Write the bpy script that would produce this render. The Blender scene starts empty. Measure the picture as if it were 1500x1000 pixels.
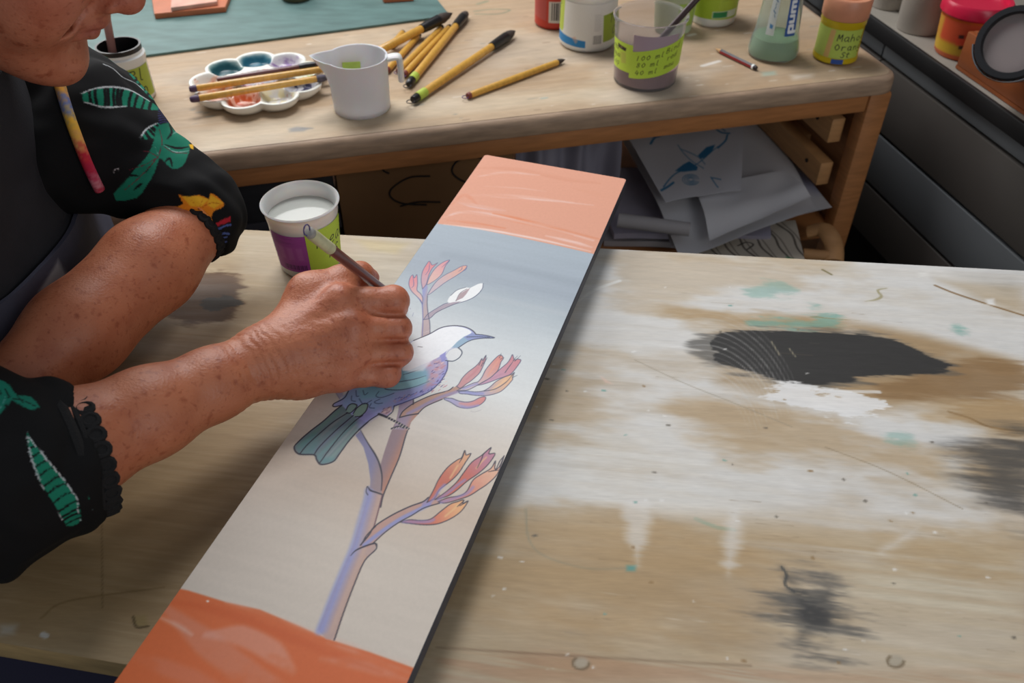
import bpy, bmesh, math, random
import numpy as np
from mathutils import Vector, Matrix

SC = bpy.context.scene
COL = SC.collection
random.seed(4)

# ------------------------------------------------------------------ camera
FPX = 1260.0                       # focal length for a 1500 px wide frame
PITCH = math.atan(1110.0 / 1260.0)  # looking down at the worktable
TZ = 0.75                          # worktable height
CAM = np.array([0.0, 0.0, TZ + 0.53])
cd = bpy.data.cameras.new('camera')
cam = bpy.data.objects.new('camera', cd)
COL.objects.link(cam)
cam.location = CAM
cam.rotation_euler = (math.pi / 2 - PITCH, 0, 0)
cd.sensor_width = 36
cd.lens = FPX / 1500 * 36
cd.clip_start = 0.02
cd.dof.use_dof = True
cd.dof.focus_distance = 0.74
cd.dof.aperture_fstop = 8.5
SC.camera = cam

# ------------------------------------------------------------------ world, window light, exposure
world = bpy.data.worlds.new('world')
SC.world = world
world.use_nodes = True
wn = world.node_tree.nodes
wn['Background'].inputs[0].default_value = (0.80, 0.88, 1.0, 1)
wn['Background'].inputs[1].default_value = 0.22


def area(name, loc, target, sx, sy, power, col):
    l = bpy.data.lights.new(name, 'AREA')
    l.shape = 'RECTANGLE'
    l.size = sx
    l.size_y = sy
    l.energy = power
    l.color = col
    o = bpy.data.objects.new(name, l)
    COL.objects.link(o)
    o.location = loc
    d = Vector(target) - Vector(loc)
    o.rotation_euler = d.to_track_quat('-Z', 'Y').to_euler()
    return o


# daylight: a broad window behind the bench to the left, then two added fills, overhead and camera side
area('window_daylight', (-1.35, 2.36, 1.9), (0.0, 0.6, 0.75), 1.5, 1.1, 30, (1.0, 0.985, 0.965))
area('overhead_fill', (-0.30, 1.75, 2.35), (0.12, 0.62, 0.75), 0.9, 0.6, 26, (0.98, 0.98, 1.0))  # added overhead fill, not an actual opening in the roof
area('camera_side_fill', (1.0, -0.9, 1.5), (0.45, 1.1, 0.5), 0.9, 1.2, 9, (1.0, 0.99, 0.98))  # added soft fill from behind the camera, no real door there
SC.view_settings.view_transform = 'Standard'
SC.view_settings.look = 'None'
SC.view_settings.gamma = 1
SC.view_settings.use_curve_mapping = False
SC.view_settings.exposure = 0.0

# ------------------------------------------------------------------ places: a sight line met with a surface of the room
_R = np.array([1.0, 0, 0])
_U = np.array([0, math.sin(PITCH), math.cos(PITCH)])
_F = np.array([0, math.cos(PITCH), -math.sin(PITCH)])


def ray(x, y):
    return _F * FPX + _R * (x - 750) - _U * (y - 500)


def P(x, y, h=0.0):
    """point at height h above the worktable"""
    d = ray(x, y)
    return CAM + d * ((TZ + h - CAM[2]) / d[2])


def D(x, y, dep):
    return CAM + ray(x, y) * (dep / FPX)


def on_plane(x, y, p0, n):
    d = ray(x, y)
    return CAM + d * (np.dot(np.asarray(p0) - CAM, n) / np.dot(d, n))


def proj(q):
    q = np.asarray(q, float) - CAM
    z = q @ _F
    return np.array([750 + FPX * (q @ _R) / z, 500 - FPX * (q @ _U) / z, z])


def height_to(base, ytop):
    """height above base so that the point straight above lands on row ytop"""
    lo, hi = 0.0, 0.5
    for _ in range(50):
        m = (lo + hi) / 2
        if proj(base + np.array([0, 0, m]))[1] > ytop:
            lo = m
        else:
            hi = m
    return lo


# ------------------------------------------------------------------ colour and materials
def lin(c):
    c = np.asarray(c, float) / 255.0
    return np.where(c <= 0.04045, c / 12.92, ((c + 0.055) / 1.055) ** 2.4)


MATS = {}


def mat(name, col, rough=0.5, metal=0.0, trans=0.0, ior=1.45, alpha=1.0, var=0.0, vscale=30.0, bump=0.0, bscale=200.0,
        sss=0.0, spec=0.5, stretch=(1, 1, 1), coat=0.0):
    if name in MATS:
        return MATS[name]
    m = bpy.data.materials.new(name)
    m.use_nodes = True
    nt = m.node_tree
    b = nt.nodes['Principled BSDF']
    c = tuple(lin(col)) + (1,)
    b.inputs['Base Color'].default_value = c
    b.inputs['Roughness'].default_value = rough
    b.inputs['Metallic'].default_value = metal
    b.inputs['Transmission Weight'].default_value = trans
    b.inputs['IOR'].default_value = ior
    b.inputs['Alpha'].default_value = alpha
    b.inputs['Specular IOR Level'].default_value = spec
    b.inputs['Coat Weight'].default_value = coat
    if sss:
        b.inputs['Subsurface Weight'].default_value = sss
        b.inputs['Subsurface Radius'].default_value = (0.01, 0.004, 0.002)
        b.inputs['Subsurface Scale'].default_value = 0.5
    tc = nt.nodes.new('ShaderNodeTexCoord')
    mp = nt.nodes.new('ShaderNodeMapping')
    mp.inputs['Scale'].default_value = stretch
    nt.links.new(tc.outputs['Object'], mp.inputs['Vector'])
    if var:
        n = nt.nodes.new('ShaderNodeTexNoise')
        n.inputs['Scale'].default_value = vscale
        n.inputs['Detail'].default_value = 5
        nt.links.new(mp.outputs[0], n.inputs['Vector'])
        r = nt.nodes.new('ShaderNodeMapRange')
        r.inputs[1].default_value = 0.3
        r.inputs[2].default_value = 0.7
        r.inputs[3].default_value = 1 - var
        r.inputs[4].default_value = 1 + var
        nt.links.new(n.outputs[0], r.inputs[0])
        x = nt.nodes.new('ShaderNodeVectorMath')
        x.operation = 'SCALE'
        x.inputs[0].default_value = c[:3]
        nt.links.new(r.outputs[0], x.inputs['Scale'])
        nt.links.new(x.outputs[0], b.inputs['Base Color'])
    if bump:
        n2 = nt.nodes.new('ShaderNodeTexNoise')
        n2.inputs['Scale'].default_value = bscale
        n2.inputs['Detail'].default_value = 4
        nt.links.new(mp.outputs[0], n2.inputs['Vector'])
        bp = nt.nodes.new('ShaderNodeBump')
        bp.inputs['Strength'].default_value = bump
        bp.inputs['Distance'].default_value = 0.002
        nt.links.new(n2.outputs[0], bp.inputs['Height'])
        nt.links.new(bp.outputs[0], b.inputs['Normal'])
    MATS[name] = m
    return m


def pmat(name, rough=0.5, grain=0.0, gscale=400.0, stretch=(1, 1, 1), bump=0.0, bscale=300.0, spec=0.5, trans=0.0, alpha=1.0, rot=0.0,
         rvar=0.0):
    """material of a painted or printed surface: the paint is laid on as a colour layer, grain comes from noise"""
    if name in MATS:
        return MATS[name]
    m = bpy.data.materials.new(name)
    m.use_nodes = True
    nt = m.node_tree
    b = nt.nodes['Principled BSDF']
    b.inputs['Roughness'].default_value = rough
    b.inputs['Specular IOR Level'].default_value = spec
    b.inputs['Transmission Weight'].default_value = trans
    b.inputs['Alpha'].default_value = alpha
    a = nt.nodes.new('ShaderNodeAttribute')
    a.attribute_name = 'paint'
    out = a.outputs['Color']
    tc = nt.nodes.new('ShaderNodeTexCoord')
    mp = nt.nodes.new('ShaderNodeMapping')
    mp.inputs['Scale'].default_value = stretch
    mp.inputs['Rotation'].default_value = (0, 0, rot)
    nt.links.new(tc.outputs['Object'], mp.inputs['Vector'])
    if grain:
        n = nt.nodes.new('ShaderNodeTexNoise')
        n.inputs['Scale'].default_value = gscale
        n.inputs['Detail'].default_value = 6
        n.inputs['Roughness'].default_value = 0.65
        nt.links.new(mp.outputs[0], n.inputs['Vector'])
        r = nt.nodes.new('ShaderNodeMapRange')
        r.inputs[1].default_value = 0.3
        r.inputs[2].default_value = 0.7
        r.inputs[3].default_value = 1 - grain
        r.inputs[4].default_value = 1 + grain
        nt.links.new(n.outputs[0], r.inputs[0])
        x = nt.nodes.new('ShaderNodeVectorMath')
        x.operation = 'SCALE'
        nt.links.new(out, x.inputs[0])
        nt.links.new(r.outputs[0], x.inputs['Scale'])
        out = x.outputs[0]
    nt.links.new(out, b.inputs['Base Color'])
    if rvar:
        n3 = nt.nodes.new('ShaderNodeTexNoise')
        n3.inputs['Scale'].default_value = 14
        n3.inputs['Detail'].default_value = 6
        nt.links.new(mp.outputs[0], n3.inputs['Vector'])
        r3 = nt.nodes.new('ShaderNodeMapRange')
        r3.inputs[1].default_value = 0.3
        r3.inputs[2].default_value = 0.7
        r3.inputs[3].default_value = rough - rvar
        r3.inputs[4].default_value = rough + rvar
        nt.links.new(n3.outputs[0], r3.inputs[0])
        nt.links.new(r3.outputs[0], b.inputs['Roughness'])
    if bump:
        n2 = nt.nodes.new('ShaderNodeTexNoise')
        n2.inputs['Scale'].default_value = bscale
        n2.inputs['Detail'].default_value = 4
        nt.links.new(mp.outputs[0], n2.inputs['Vector'])
        bp = nt.nodes.new('ShaderNodeBump')
        bp.inputs['Strength'].default_value = bump
        bp.inputs['Distance'].default_value = 0.001
        nt.links.new(n2.outputs[0], bp.inputs['Height'])
        nt.links.new(bp.outputs[0], b.inputs['Normal'])
    MATS[name] = m
    return m


# ------------------------------------------------------------------ things and parts
def thing(name, label, cat, loc=(0, 0, 0), group=None, rz=0.0):
    o = bpy.data.objects.new(name, None)
    o.empty_display_size = 0.02
    COL.objects.link(o)
    o.location = [float(v) for v in loc]
    o.rotation_euler = (0, 0, rz)
    o['label'] = label
    o['category'] = cat
    if group:
        o['group'] = group
    return o


def tag(o, label=None, cat=None, group=None, kind=None):
    if label:
        o['label'] = label
    if cat:
        o['category'] = cat
    if group:
        o['group'] = group
    if kind:
        o['kind'] = kind
    return o


def origin_of(par):
    v = np.zeros(3)
    while par is not None:
        v = v + np.array(par.location)
        par = par.parent
    return v


def raw_mesh(name, V, F, mats=(), parent=None, colors=None, smooth=True, sharp=None, mi=None, world=False, loc=None):
    """V (n,3) array, F list of faces or (m,4) array; world=True: V is in room coordinates"""
    V = np.array(V, float)
    if world:
        V = V - (origin_of(parent) if parent is not None else np.zeros(3))
        if loc is not None and parent is None:
            V = V - np.asarray(loc)
    me = bpy.data.meshes.new(name)
    if isinstance(F, np.ndarray) and F.ndim == 2:
        k = F.shape[1]
        me.vertices.add(len(V))
        me.vertices.foreach_set('co', V.astype(np.float32).ravel())
        me.loops.add(F.size)
        me.loops.foreach_set('vertex_index', F.astype(np.int32).ravel())
        me.polygons.add(len(F))
        me.polygons.foreach_set('loop_start', np.arange(0, F.size, k, dtype=np.int32))
        me.update(calc_edges=True)
    else:
        me.from_pydata([tuple(v) for v in V], [], [tuple(int(i) for i in f) for f in F])
        me.update()
    for m in mats:
        me.materials.append(m)
    if mi is not None:
        me.polygons.foreach_set('material_index', np.asarray(mi, np.int32))
    me.polygons.foreach_set('use_smooth', np.full(len(me.polygons), bool(smooth)))
    if smooth and sharp:
        me.set_sharp_from_angle(angle=math.radians(sharp))
    if colors is not None:
        c = np.ones((len(V), 4), np.float32)
        c[:, :3] = np.clip(colors, 0, 1)
        at = me.color_attributes.new('paint', 'FLOAT_COLOR', 'POINT')
        at.data.foreach_set('color', c.ravel())
    o = bpy.data.objects.new(name, me)
    COL.objects.link(o)
    if parent is not None:
        o.parent = parent
    elif loc is not None:
        o.location = [float(v) for v in loc]
    return o


class G:
    """collects shapes into one mesh"""

    def __init__(s):
        s.v = []
        s.f = []
        s.m = []
        s.n = 0

    def add(s, V, F, m=0):
        V = np.asarray(V, float)
        s.v.append(V)
        for f in F:
            s.f.append([int(i) + s.n for i in f])
            s.m.append(m)
        s.n += len(V)
        return s

    def box(s, lo, hi, bev=0.0, m=0, M=None, seg=2):
        bm = bmesh.new()
        bmesh.ops.create_cube(bm, size=1)
        lo = np.array(lo, float)
        hi = np.array(hi, float)
        for v in bm.verts:
            v.co = Vector((lo + hi) / 2 + np.array(v.co) * (hi - lo))
        if bev:
            bmesh.ops.bevel(bm, geom=bm.edges[:], offset=bev, segments=seg, profile=0.5, affect='EDGES')
        return s.bm(bm, m, M)

    def bm(s, bm, m=0, M=None):
        bm.verts.index_update()
        V = np.array([v.co[:] for v in bm.verts])
        if M is not None:
            V = V @ np.asarray(M)[:3, :3].T + np.asarray(M)[:3, 3]
        s.add(V, [[v.index for v in f.verts] for f in bm.faces], m)
        bm.free()
        return s

    def tube(s, pts, rad, seg=12, m=0, cap=True, flat=None, closed=False):
        V, F = tube(pts, rad, seg, cap, flat, closed)
        return s.add(V, F, m)

    def lathe(s, prof, seg=40, m=0, c=(0, 0, 0), a0=0.0, a1=2 * math.pi):
        V, F = lathe(prof, seg)
        return s.add(V + np.asarray(c, float), F, m)

    def prism(s, poly, z0, z1, bev=0.0, m=0, M=None):
        bm = bmesh.new()
        vs = [bm.verts.new((p[0], p[1], z0)) for p in poly]
        f = bm.faces.new(vs)
        r = bmesh.ops.extrude_face_region(bm, geom=[f])
        for e in r['geom']:
            if isinstance(e, bmesh.types.BMVert):
                e.co.z = z1
        bmesh.ops.recalc_face_normals(bm, faces=bm.faces[:])
        if bev:
            es = [e for e in bm.edges if abs(e.verts[0].co.z - e.verts[1].co.z) < 1e-6]
            bmesh.ops.bevel(bm, geom=es, offset=bev, segments=2, profile=0.5, affect='EDGES')
        return s.bm(bm, m, M)

    def obj(s, name, mats, parent=None, smooth=True, sharp=40, world=False, loc=None, colors=None):
        if not isinstance(mats, (list, tuple)):
            mats = [mats]
        return raw_mesh(name, np.vstack(s.v), s.f, mats, parent, colors, smooth, sharp, s.m, world, loc)


def unit(v):
    v = np.asarray(v, float)
    return v / (np.linalg.norm(v) + 1e-12)


def tube(pts, rad, seg=12, cap=True, flat=None, closed=False):
    pts = np.asarray(pts, float)
    n = len(pts)
    rad = np.full(n, rad, float) if np.isscalar(rad) else np.asarray(rad, float)
    if closed:
        T = np.roll(pts, -1, 0) - np.roll(pts, 1, 0)
    else:
        T = np.gradient(pts, axis=0)
    T = T / (np.linalg.norm(T, axis=1, keepdims=True) + 1e-12)
    a = np.array([0, 0, 1.0]) if abs(T[0][2]) < 0.9 else np.array([1.0, 0, 0])
    nrm = unit(a - T[0] * (a @ T[0]))
    V = []
    for i in range(n):
        nrm = unit(nrm - T[i] * (nrm @ T[i]))
        b = np.cross(T[i], nrm)
        for k in range(seg):
            t = 2 * math.pi * k / seg
            V.append(pts[i] + rad[i] * (math.cos(t) * nrm + math.sin(t) * b * (flat if flat else 1)))
    F = []
    for i in range(n if closed else n - 1):
        j = (i + 1) % n
        for k in range(seg):
            k2 = (k + 1) % seg
            F.append([i * seg + k, i * seg + k2, j * seg + k2, j * seg + k])
    if cap and not closed:
        F.append(list(range(seg))[::-1])
        F.append([(n - 1) * seg + k for k in range(seg)])
    return np.array(V), F


def lathe(prof, seg=40):
    V = []
    F = []
    ring = []
    for r, z in prof:
        if r < 1e-6:
            ring.append([len(V)])
            V.append((0, 0, z))
        else:
            ring.append(list(range(len(V), len(V) + seg)))
            for k in range(seg):
                t = 2 * math.pi * k / seg
                V.append((r * math.cos(t), r * math.sin(t), z))
    for a, b in zip(ring[:-1], ring[1:]):
        for k in range(seg):
            k2 = (k + 1) % seg
            if len(a) == 1 and len(b) == 1:
                continue
            if len(a) == 1:
                F.append([a[0], b[k2], b[k]])
            elif len(b) == 1:
                F.append([a[k], a[k2], b[0]])
            else:
                F.append([a[k], a[k2], b[k2], b[k]])
    return np.array(V, float), F


def spline(pts, n=8, closed=False):
    """Catmull-Rom through the points"""
    p = np.asarray(pts, float)
    if closed:
        q = np.vstack([p[-1], p, p[0], p[1]])
        m = len(p)
    else:
        q = np.vstack([2 * p[0] - p[1], p, 2 * p[-1] - p[-2]])
        m = len(p) - 1
    out = []
    for i in range(m):
        a, b, c, d = q[i], q[i + 1], q[i + 2], q[i + 3]
        for k in range(n):
            t = k / n
            out.append(0.5 * (2 * b + (c - a) * t + (2 * a - 5 * b + 4 * c - d) * t * t + (3 * b - a - 3 * c + d) * t ** 3))
    if not closed:
        out.append(p[-1])
    return np.array(out)


# ------------------------------------------------------------------ paint layers
def vnoise(h, w, cy, cx, seed=0):
    """smooth value noise, cy x cx cells"""
    r = np.random.RandomState(seed)
    cy = max(1, int(cy))
    cx = max(1, int(cx))
    g = r.rand(cy + 2, cx + 2)
    y = np.linspace(0, cy, h, endpoint=False)
    x = np.linspace(0, cx, w, endpoint=False)
    yi = y.astype(int)
    xi = x.astype(int)
    fy = (y - yi)[:, None]
    fx = (x - xi)[None, :]
    fy = fy * fy * (3 - 2 * fy)
    fx = fx * fx * (3 - 2 * fx)
    a = g[yi][:, xi]
    b = g[yi][:, xi + 1]
    c = g[yi + 1][:, xi]
    d = g[yi + 1][:, xi + 1]
    return (a * (1 - fx) + b * fx) * (1 - fy) + (c * (1 - fx) + d * fx) * fy


def fbm(h, w, cy, cx, seed=0, o=4, g=0.5):
    s = 0
    t = 0
    a = 1.0
    for i in range(o):
        s = s + a * vnoise(h, w, min(cy, h), min(cx, w), seed + i * 17)
        t += a
        a *= g
        cy *= 2
        cx *= 2
    return s / t


def sstep(a, b, x):
    t = np.clip((x - a) / (b - a), 0, 1)
    return t * t * (3 - 2 * t)


class Canvas:
    """a layer of paint: rows x columns of sRGB colours, painted with polygons and strokes given through map()"""

    def __init__(s, w, h, base, fmap=None):
        s.w, s.h = w, h
        s.a = np.empty((h, w, 3))
        s.a[:] = np.asarray(base, float)
        s.map = fmap or (lambda p: np.asarray(p, float))
        s.mask = None

    def _mix(s, y0, y1, x0, x1, m, col):
        if s.mask is not None:
            m = m * s.mask[y0:y1, x0:x1]
        col = np.asarray(col, float)
        s.a[y0:y1, x0:x1] = s.a[y0:y1, x0:x1] * (1 - m[..., None]) + col * m[..., None]

    def _box(s, p, pad):
        x0 = max(0, int(math.floor(p[:, 0].min() - pad)))
        x1 = min(s.w, int(math.ceil(p[:, 0].max() + pad)) + 1)
        y0 = max(0, int(math.floor(p[:, 1].min() - pad)))
        y1 = min(s.h, int(math.ceil(p[:, 1].max() + pad)) + 1)
        return y0, y1, x0, x1

    def cover(s, pts, soft=0.7, sm=0, mapped=False):
        p = np.asarray(pts, float) if mapped else s.map(pts)
        if sm:
            p = spline(p, sm, True)
        y0, y1, x0, x1 = s._box(p, soft + 1)
        if y1 <= y0 or x1 <= x0:
            return None
        X, Y = np.meshgrid(np.arange(x0, x1), np.arange(y0, y1))
        ins = np.zeros(X.shape, bool)
        dd = np.full(X.shape, 1e9)
        q = np.roll(p, -1, 0)
        for (ax, ay), (bx, by) in zip(p, q):
            if ay != by:
                c = ((ay > Y) != (by > Y)) & (X < (bx - ax) * (Y - ay) / (by - ay) + ax)
                ins ^= c
            dx, dy = bx - ax, by - ay
            L = dx * dx + dy * dy + 1e-12
            t = np.clip(((X - ax) * dx + (Y - ay) * dy) / L, 0, 1)
            dd = np.minimum(dd, (X - ax - t * dx) ** 2 + (Y - ay - t * dy) ** 2)
        sd = np.sqrt(dd) * np.where(ins, 1, -1)
        return (y0, y1, x0, x1), sstep(-soft, soft, sd), X, Y

    def poly(s, pts, col, alpha=1.0, soft=0.7, sm=0, grad=None, noise=None, mapped=False):
        r = s.cover(pts, soft, sm, mapped)
        if r is None:
            return
        (y0, y1, x0, x1), m, X, Y = r
        c = np.asarray(col, float)
        if grad:
            a, b, c2 = grad
            a, b = s.map([a, b])
            d = b - a
            t = sstep(0, 1, ((X - a[0]) * d[0] + (Y - a[1]) * d[1]) / (d @ d))
            c = c * (1 - t[..., None]) + np.asarray(c2, float) * t[..., None]
        if noise is not None:
            m = m * noise[y0:y1, x0:x1]
        s._mix(y0, y1, x0, x1, m * alpha, c)

    def ragged(s, pts, col, alpha, soft, noise, amp=.9, sm=3, edge=.12):
        """a patch of paint with a broken, rubbed outline"""
        r = s.cover(pts, soft, sm)
        if r is None:
            return
        (y0, y1, x0, x1), m, X, Y = r
        m = sstep(.5 - edge, .5 + edge, m + amp * (noise[y0:y1, x0:x1] - .5) * (1 - np.abs(2 * m - 1) ** 3))
        s._mix(y0, y1, x0, x1, m * alpha, col)

    def stroke(s, pts, w, col, alpha=1.0, soft=0.6, sm=6, taper=(1, 1), noise=None, mapped=False):
        p = np.asarray(pts, float) if mapped else s.map(pts)
        if sm and len(p) > 2:
            p = spline(p, sm)
        n = len(p)
        ws = np.full(n, float(w))
        u = np.linspace(0, 1, n)
        ws = ws * np.minimum(1, np.minimum(taper[0] + (1 - taper[0]) * u * 3, taper[1] + (1 - taper[1]) * (1 - u) * 3))
        y0, y1, x0, x1 = s._box(p, w + soft + 1)
        if y1 <= y0 or x1 <= x0:
            return
        M = np.zeros((y1 - y0, x1 - x0))
        for i in range(n - 1):
            a, b = p[i], p[i + 1]
            pad = max(ws[i], ws[i + 1]) / 2 + soft + 1
            bx0 = max(x0, int(min(a[0], b[0]) - pad))
            bx1 = min(x1, int(max(a[0], b[0]) + pad) + 2)
            by0 = max(y0, int(min(a[1], b[1]) - pad))
            by1 = min(y1, int(max(a[1], b[1]) + pad) + 2)
            if bx1 <= bx0 or by1 <= by0:
                continue
            X, Y = np.meshgrid(np.arange(bx0, bx1), np.arange(by0, by1))
            d = b - a
            t = np.clip(((X - a[0]) * d[0] + (Y - a[1]) * d[1]) / (d @ d + 1e-12), 0, 1)
            dist = np.sqrt((X - a[0] - t * d[0]) ** 2 + (Y - a[1] - t * d[1]) ** 2)
            hw = (ws[i] * (1 - t) + ws[i + 1] * t) / 2
            v = 1 - sstep(-soft, soft, dist - hw)
            sub = M[by0 - y0:by1 - y0, bx0 - x0:bx1 - x0]
            np.maximum(sub, v, out=sub)
        if noise is not None:
            M = M * noise[y0:y1, x0:x1]
        s._mix(y0, y1, x0, x1, M * alpha, col)

    def linear(s):
        return lin(s.a).reshape(-1, 3)


def grid_faces(h, w, wrap=False):
    i = np.arange(h - 1)[:, None] * w
    ww = w if wrap else w - 1
    j = np.arange(ww)[None, :]
    j2 = (j + 1) % w
    return np.stack([i + j, i + j2, i + w + j2, i + w + j], -1).reshape(-1, 4)


# handwriting: strokes on a unit box, x right, y up
LET = {
    'a': [[(.8, .6), (.4, .7), (.1, .35), (.35, .02), (.75, .3), (.8, .65), (.8, .1), (1, 0)]],
    'b': [[(.15, 1.1), (.12, 0)], [(.12, .4), (.5, .65), (.8, .35), (.5, 0), (.12, .1)]],
    'c': [[(.85, .55), (.5, .7), (.15, .35), (.45, 0), (.9, .12)]],
    'd': [[(.75, .55), (.35, .65), (.1, .3), (.4, 0), (.75, .25), (.9, 1.2), (.8, .3), (1, 0)]],
    'e': [[(.15, .35), (.7, .42), (.75, .65), (.4, .7), (.12, .35), (.4, 0), (.95, .12)]],
    'f': [[(.9, 1.05), (.55, 1.1), (.4, .8), (.4, -.1)], [(.1, .6), (.8, .62)]],
    'g': [[(.8, .55), (.4, .7), (.12, .35), (.4, .08), (.8, .4), (.8, -.3), (.4, -.5), (.1, -.3)]],
    'h': [[(.15, 1.1), (.12, 0)], [(.12, .4), (.5, .65), (.75, .4), (.8, 0)]],
    'i': [[(.4, .62), (.38, .1), (.6, 0)], [(.42, .9), (.46, .92)]],
    'l': [[(.4, 1.1), (.35, .15), (.6, 0)]],
    'm': [[(.05, .62), (.08, 0)], [(.08, .45), (.3, .65), (.45, .45), (.45, 0)], [(.45, .45), (.72, .65), (.88, .4), (.9, 0)]],
    'n': [[(.15, .65), (.15, 0)], [(.15, .4), (.5, .66), (.8, .4), (.85, 0)]],
    'o': [[(.5, .68), (.12, .38), (.45, 0), (.88, .32), (.52, .68)]],
    'p': [[(.15, .65), (.12, -.5)], [(.13, .45), (.5, .68), (.82, .38), (.5, .02), (.14, .1)]],
    'q': [[(.8, .55), (.4, .68), (.12, .32), (.4, .02), (.78, .35)], [(.82, .65), (.8, -.5)]],
    'r': [[(.2, .65), (.2, 0)], [(.2, .4), (.5, .65), (.85, .6)]],
    's': [[(.8, .6), (.45, .7), (.25, .5), (.7, .25), (.5, 0), (.1, .08)]],
    't': [[(.45, 1), (.4, .15), (.75, .02)], [(.1, .68), (.85, .7)]],
    'u': [[(.12, .65), (.15, .2), (.45, 0), (.75, .25)], [(.8, .65), (.82, .1), (.98, 0)]],
    'x': [[(.1, .65), (.9, 0)], [(.85, .65), (.1, 0)]],
    'A': [[(.05, 0), (.5, 1.05), (.9, 0)], [(.2, .4), (.8, .42)]],
    'B': [[(.15, 1.05), (.12, 0)], [(.12, 1), (.6, 1.02), (.7, .75), (.2, .55), (.8, .45), (.75, .08), (.12, 0)]],
    'C': [[(.9, .85), (.5, 1.05), (.1, .5), (.45, 0), (.95, .18)]],
    'L': [[(.25, 1.05), (.15, .05), (.9, .08)]],
    'M': [[(.05, 0), (.15, 1), (.45, .35), (.75, 1.05), (.9, 0)]],
    'N': [[(.1, 0), (.15, 1), (.75, .02), (.85, 1.05)]],
    'O': [[(.5, 1.0), (.1, .5), (.5, 0), (.92, .5), (.55, 1.0)]],
    'S': [[(.85, .9), (.45, 1.05), (.2, .75), (.75, .4), (.55, 0), (.08, .12)]],
    'T': [[(.05, 1), (.95, 1.05)], [(.5, 1), (.45, 0)]],
    '0': [[(.5, .95), (.15, .5), (.45, 0), (.85, .5), (.55, .95)]],
    '1': [[(.45, 1), (.4, 0)]],
    '4': [[(.4, 1), (.12, .35), (.9, .38)], [(.7, .7), (.62, -.05)]],
    '8': [[(.75, .85), (.4, 1), (.25, .75), (.75, .3), (.5, 0), (.15, .25), (.7, .7), (.75, .85)]],
}


def write(cv, text, x, y, size, col, w, slant=0.12, dx=1.0, ang=0.0, sp=0.75):
    """handwriting, baseline start (x, y) in canvas columns/rows"""
    ca, sa = math.cos(ang), math.sin(ang)
    k = 0.0
    for ch in text:
        if ch == ' ':
            k += 0.6 * size
            continue
        for st in LET.get(ch, []):
            q = []
            for (px, py) in st:
                lx = k + (px * 0.65 + slant * py) * size * dx
                ly = py * size
                q.append((x + lx * ca + ly * sa, y + lx * sa - ly * ca))
            cv.stroke(q, w, col, soft=0.7, sm=4, mapped=True)
        k += sp * size * dx


def wall_patch(name, mats, parent, rfun, z0, z1, a0, a1, cv, lift=0.0003, thick=None):
    """a label or print wrapped round an upright round wall: rows from z1 (top) to z0, columns a0 to a1"""
    h, w = cv.h, cv.w
    z = np.linspace(z1, z0, h)
    a = np.linspace(a0, a1, w)
    r = np.array([rfun(v) for v in z]) + lift
    V = np.stack([r[:, None] * np.cos(a)[None, :], r[:, None] * np.sin(a)[None, :], np.repeat(z[:, None], w, 1)], -1).reshape(-1, 3)
    F = grid_faces(h, w)
    if a1 > a0:
        F = F[:, ::-1]
    return raw_mesh(name, V, F, mats, parent, cv.linear())

# ------------------------------------------------------------------ the setting
flo = mat('floor_lino', (74, 74, 68), 0.6, var=0.12, vscale=9, bump=0.1)
plaster = mat('plaster', (150, 146, 138), 0.85, var=0.05, vscale=6)
o = raw_mesh('floor', [(-2.6, -1.2, 0), (2.2, -1.2, 0), (2.2, 2.4, 0), (-2.6, 2.4, 0)], [[0, 1, 2, 3]], [flo])
tag(o, kind='structure')
# back wall with a window opening to the left of the bench's middle
WX0, WX1, WZ0, WZ1 = -2.2, -0.5, 1.25, 2.4
g = G()
for lo, hi in (((-2.6, 2.40, 0), (WX0, 2.50, 2.6)), ((WX1, 2.40, 0), (2.2, 2.50, 2.6)), ((WX0, 2.40, 0), (WX1, 2.50, WZ0)), ((WX0, 2.40, WZ1), (WX1, 2.50, 2.6))):
    g.box(lo, hi)
tag(g.obj('wall_back', plaster, smooth=False), kind='structure')
g = G()
for lo, hi in (((WX0, 2.42, WZ0), (WX0 + .05, 2.47, WZ1)), ((WX1 - .05, 2.42, WZ0), (WX1, 2.47, WZ1)), ((WX0, 2.42, WZ0), (WX1, 2.47, WZ0 + .05)),
               ((WX0, 2.42, WZ1 - .05), (WX1, 2.47, WZ1)), ((-1.38, 2.42, WZ0), (-1.33, 2.47, WZ1))):
    g.box(lo, hi, 0.004)
tag(g.obj('window_1', mat('window_paint', (215, 214, 208), 0.4)), kind='structure')
g = G().box((2.1, -1.2, 0), (2.2, 2.4, 2.6))
tag(g.obj('wall_right', plaster, smooth=False), kind='structure')

# ------------------------------------------------------------------ worktable
nl0, nl1 = P(0, 941), P(174, 971)
fl0, fl1 = P(340, 335.5), P(1500, 396.5)


def on_line(a, b, x):
    return a + (b - a) * ((x - a[0]) / (b[0] - a[0]))


XL, XR = -0.378, 0.665
cFL, cFR, cNL, cNR = on_line(fl0, fl1, XL), on_line(fl0, fl1, XR), on_line(nl0, nl1, XL), on_line(nl0, nl1, XR)
TW, TH = 800, 440


def tab_map(pts):
    """photo sight lines met with the tabletop, in canvas columns/rows"""
    out = []
    for x, y in pts:
        q = P(x, y)
        u = (q[0] - XL) / (XR - XL)
        yf = cFL[1] + (cFR[1] - cFL[1]) * u
        yn = cNL[1] + (cNR[1] - cNL[1]) * u
        out.append((u * (TW - 1), (yf - q[1]) / (yf - yn) * (TH - 1)))
    return np.array(out)


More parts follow.
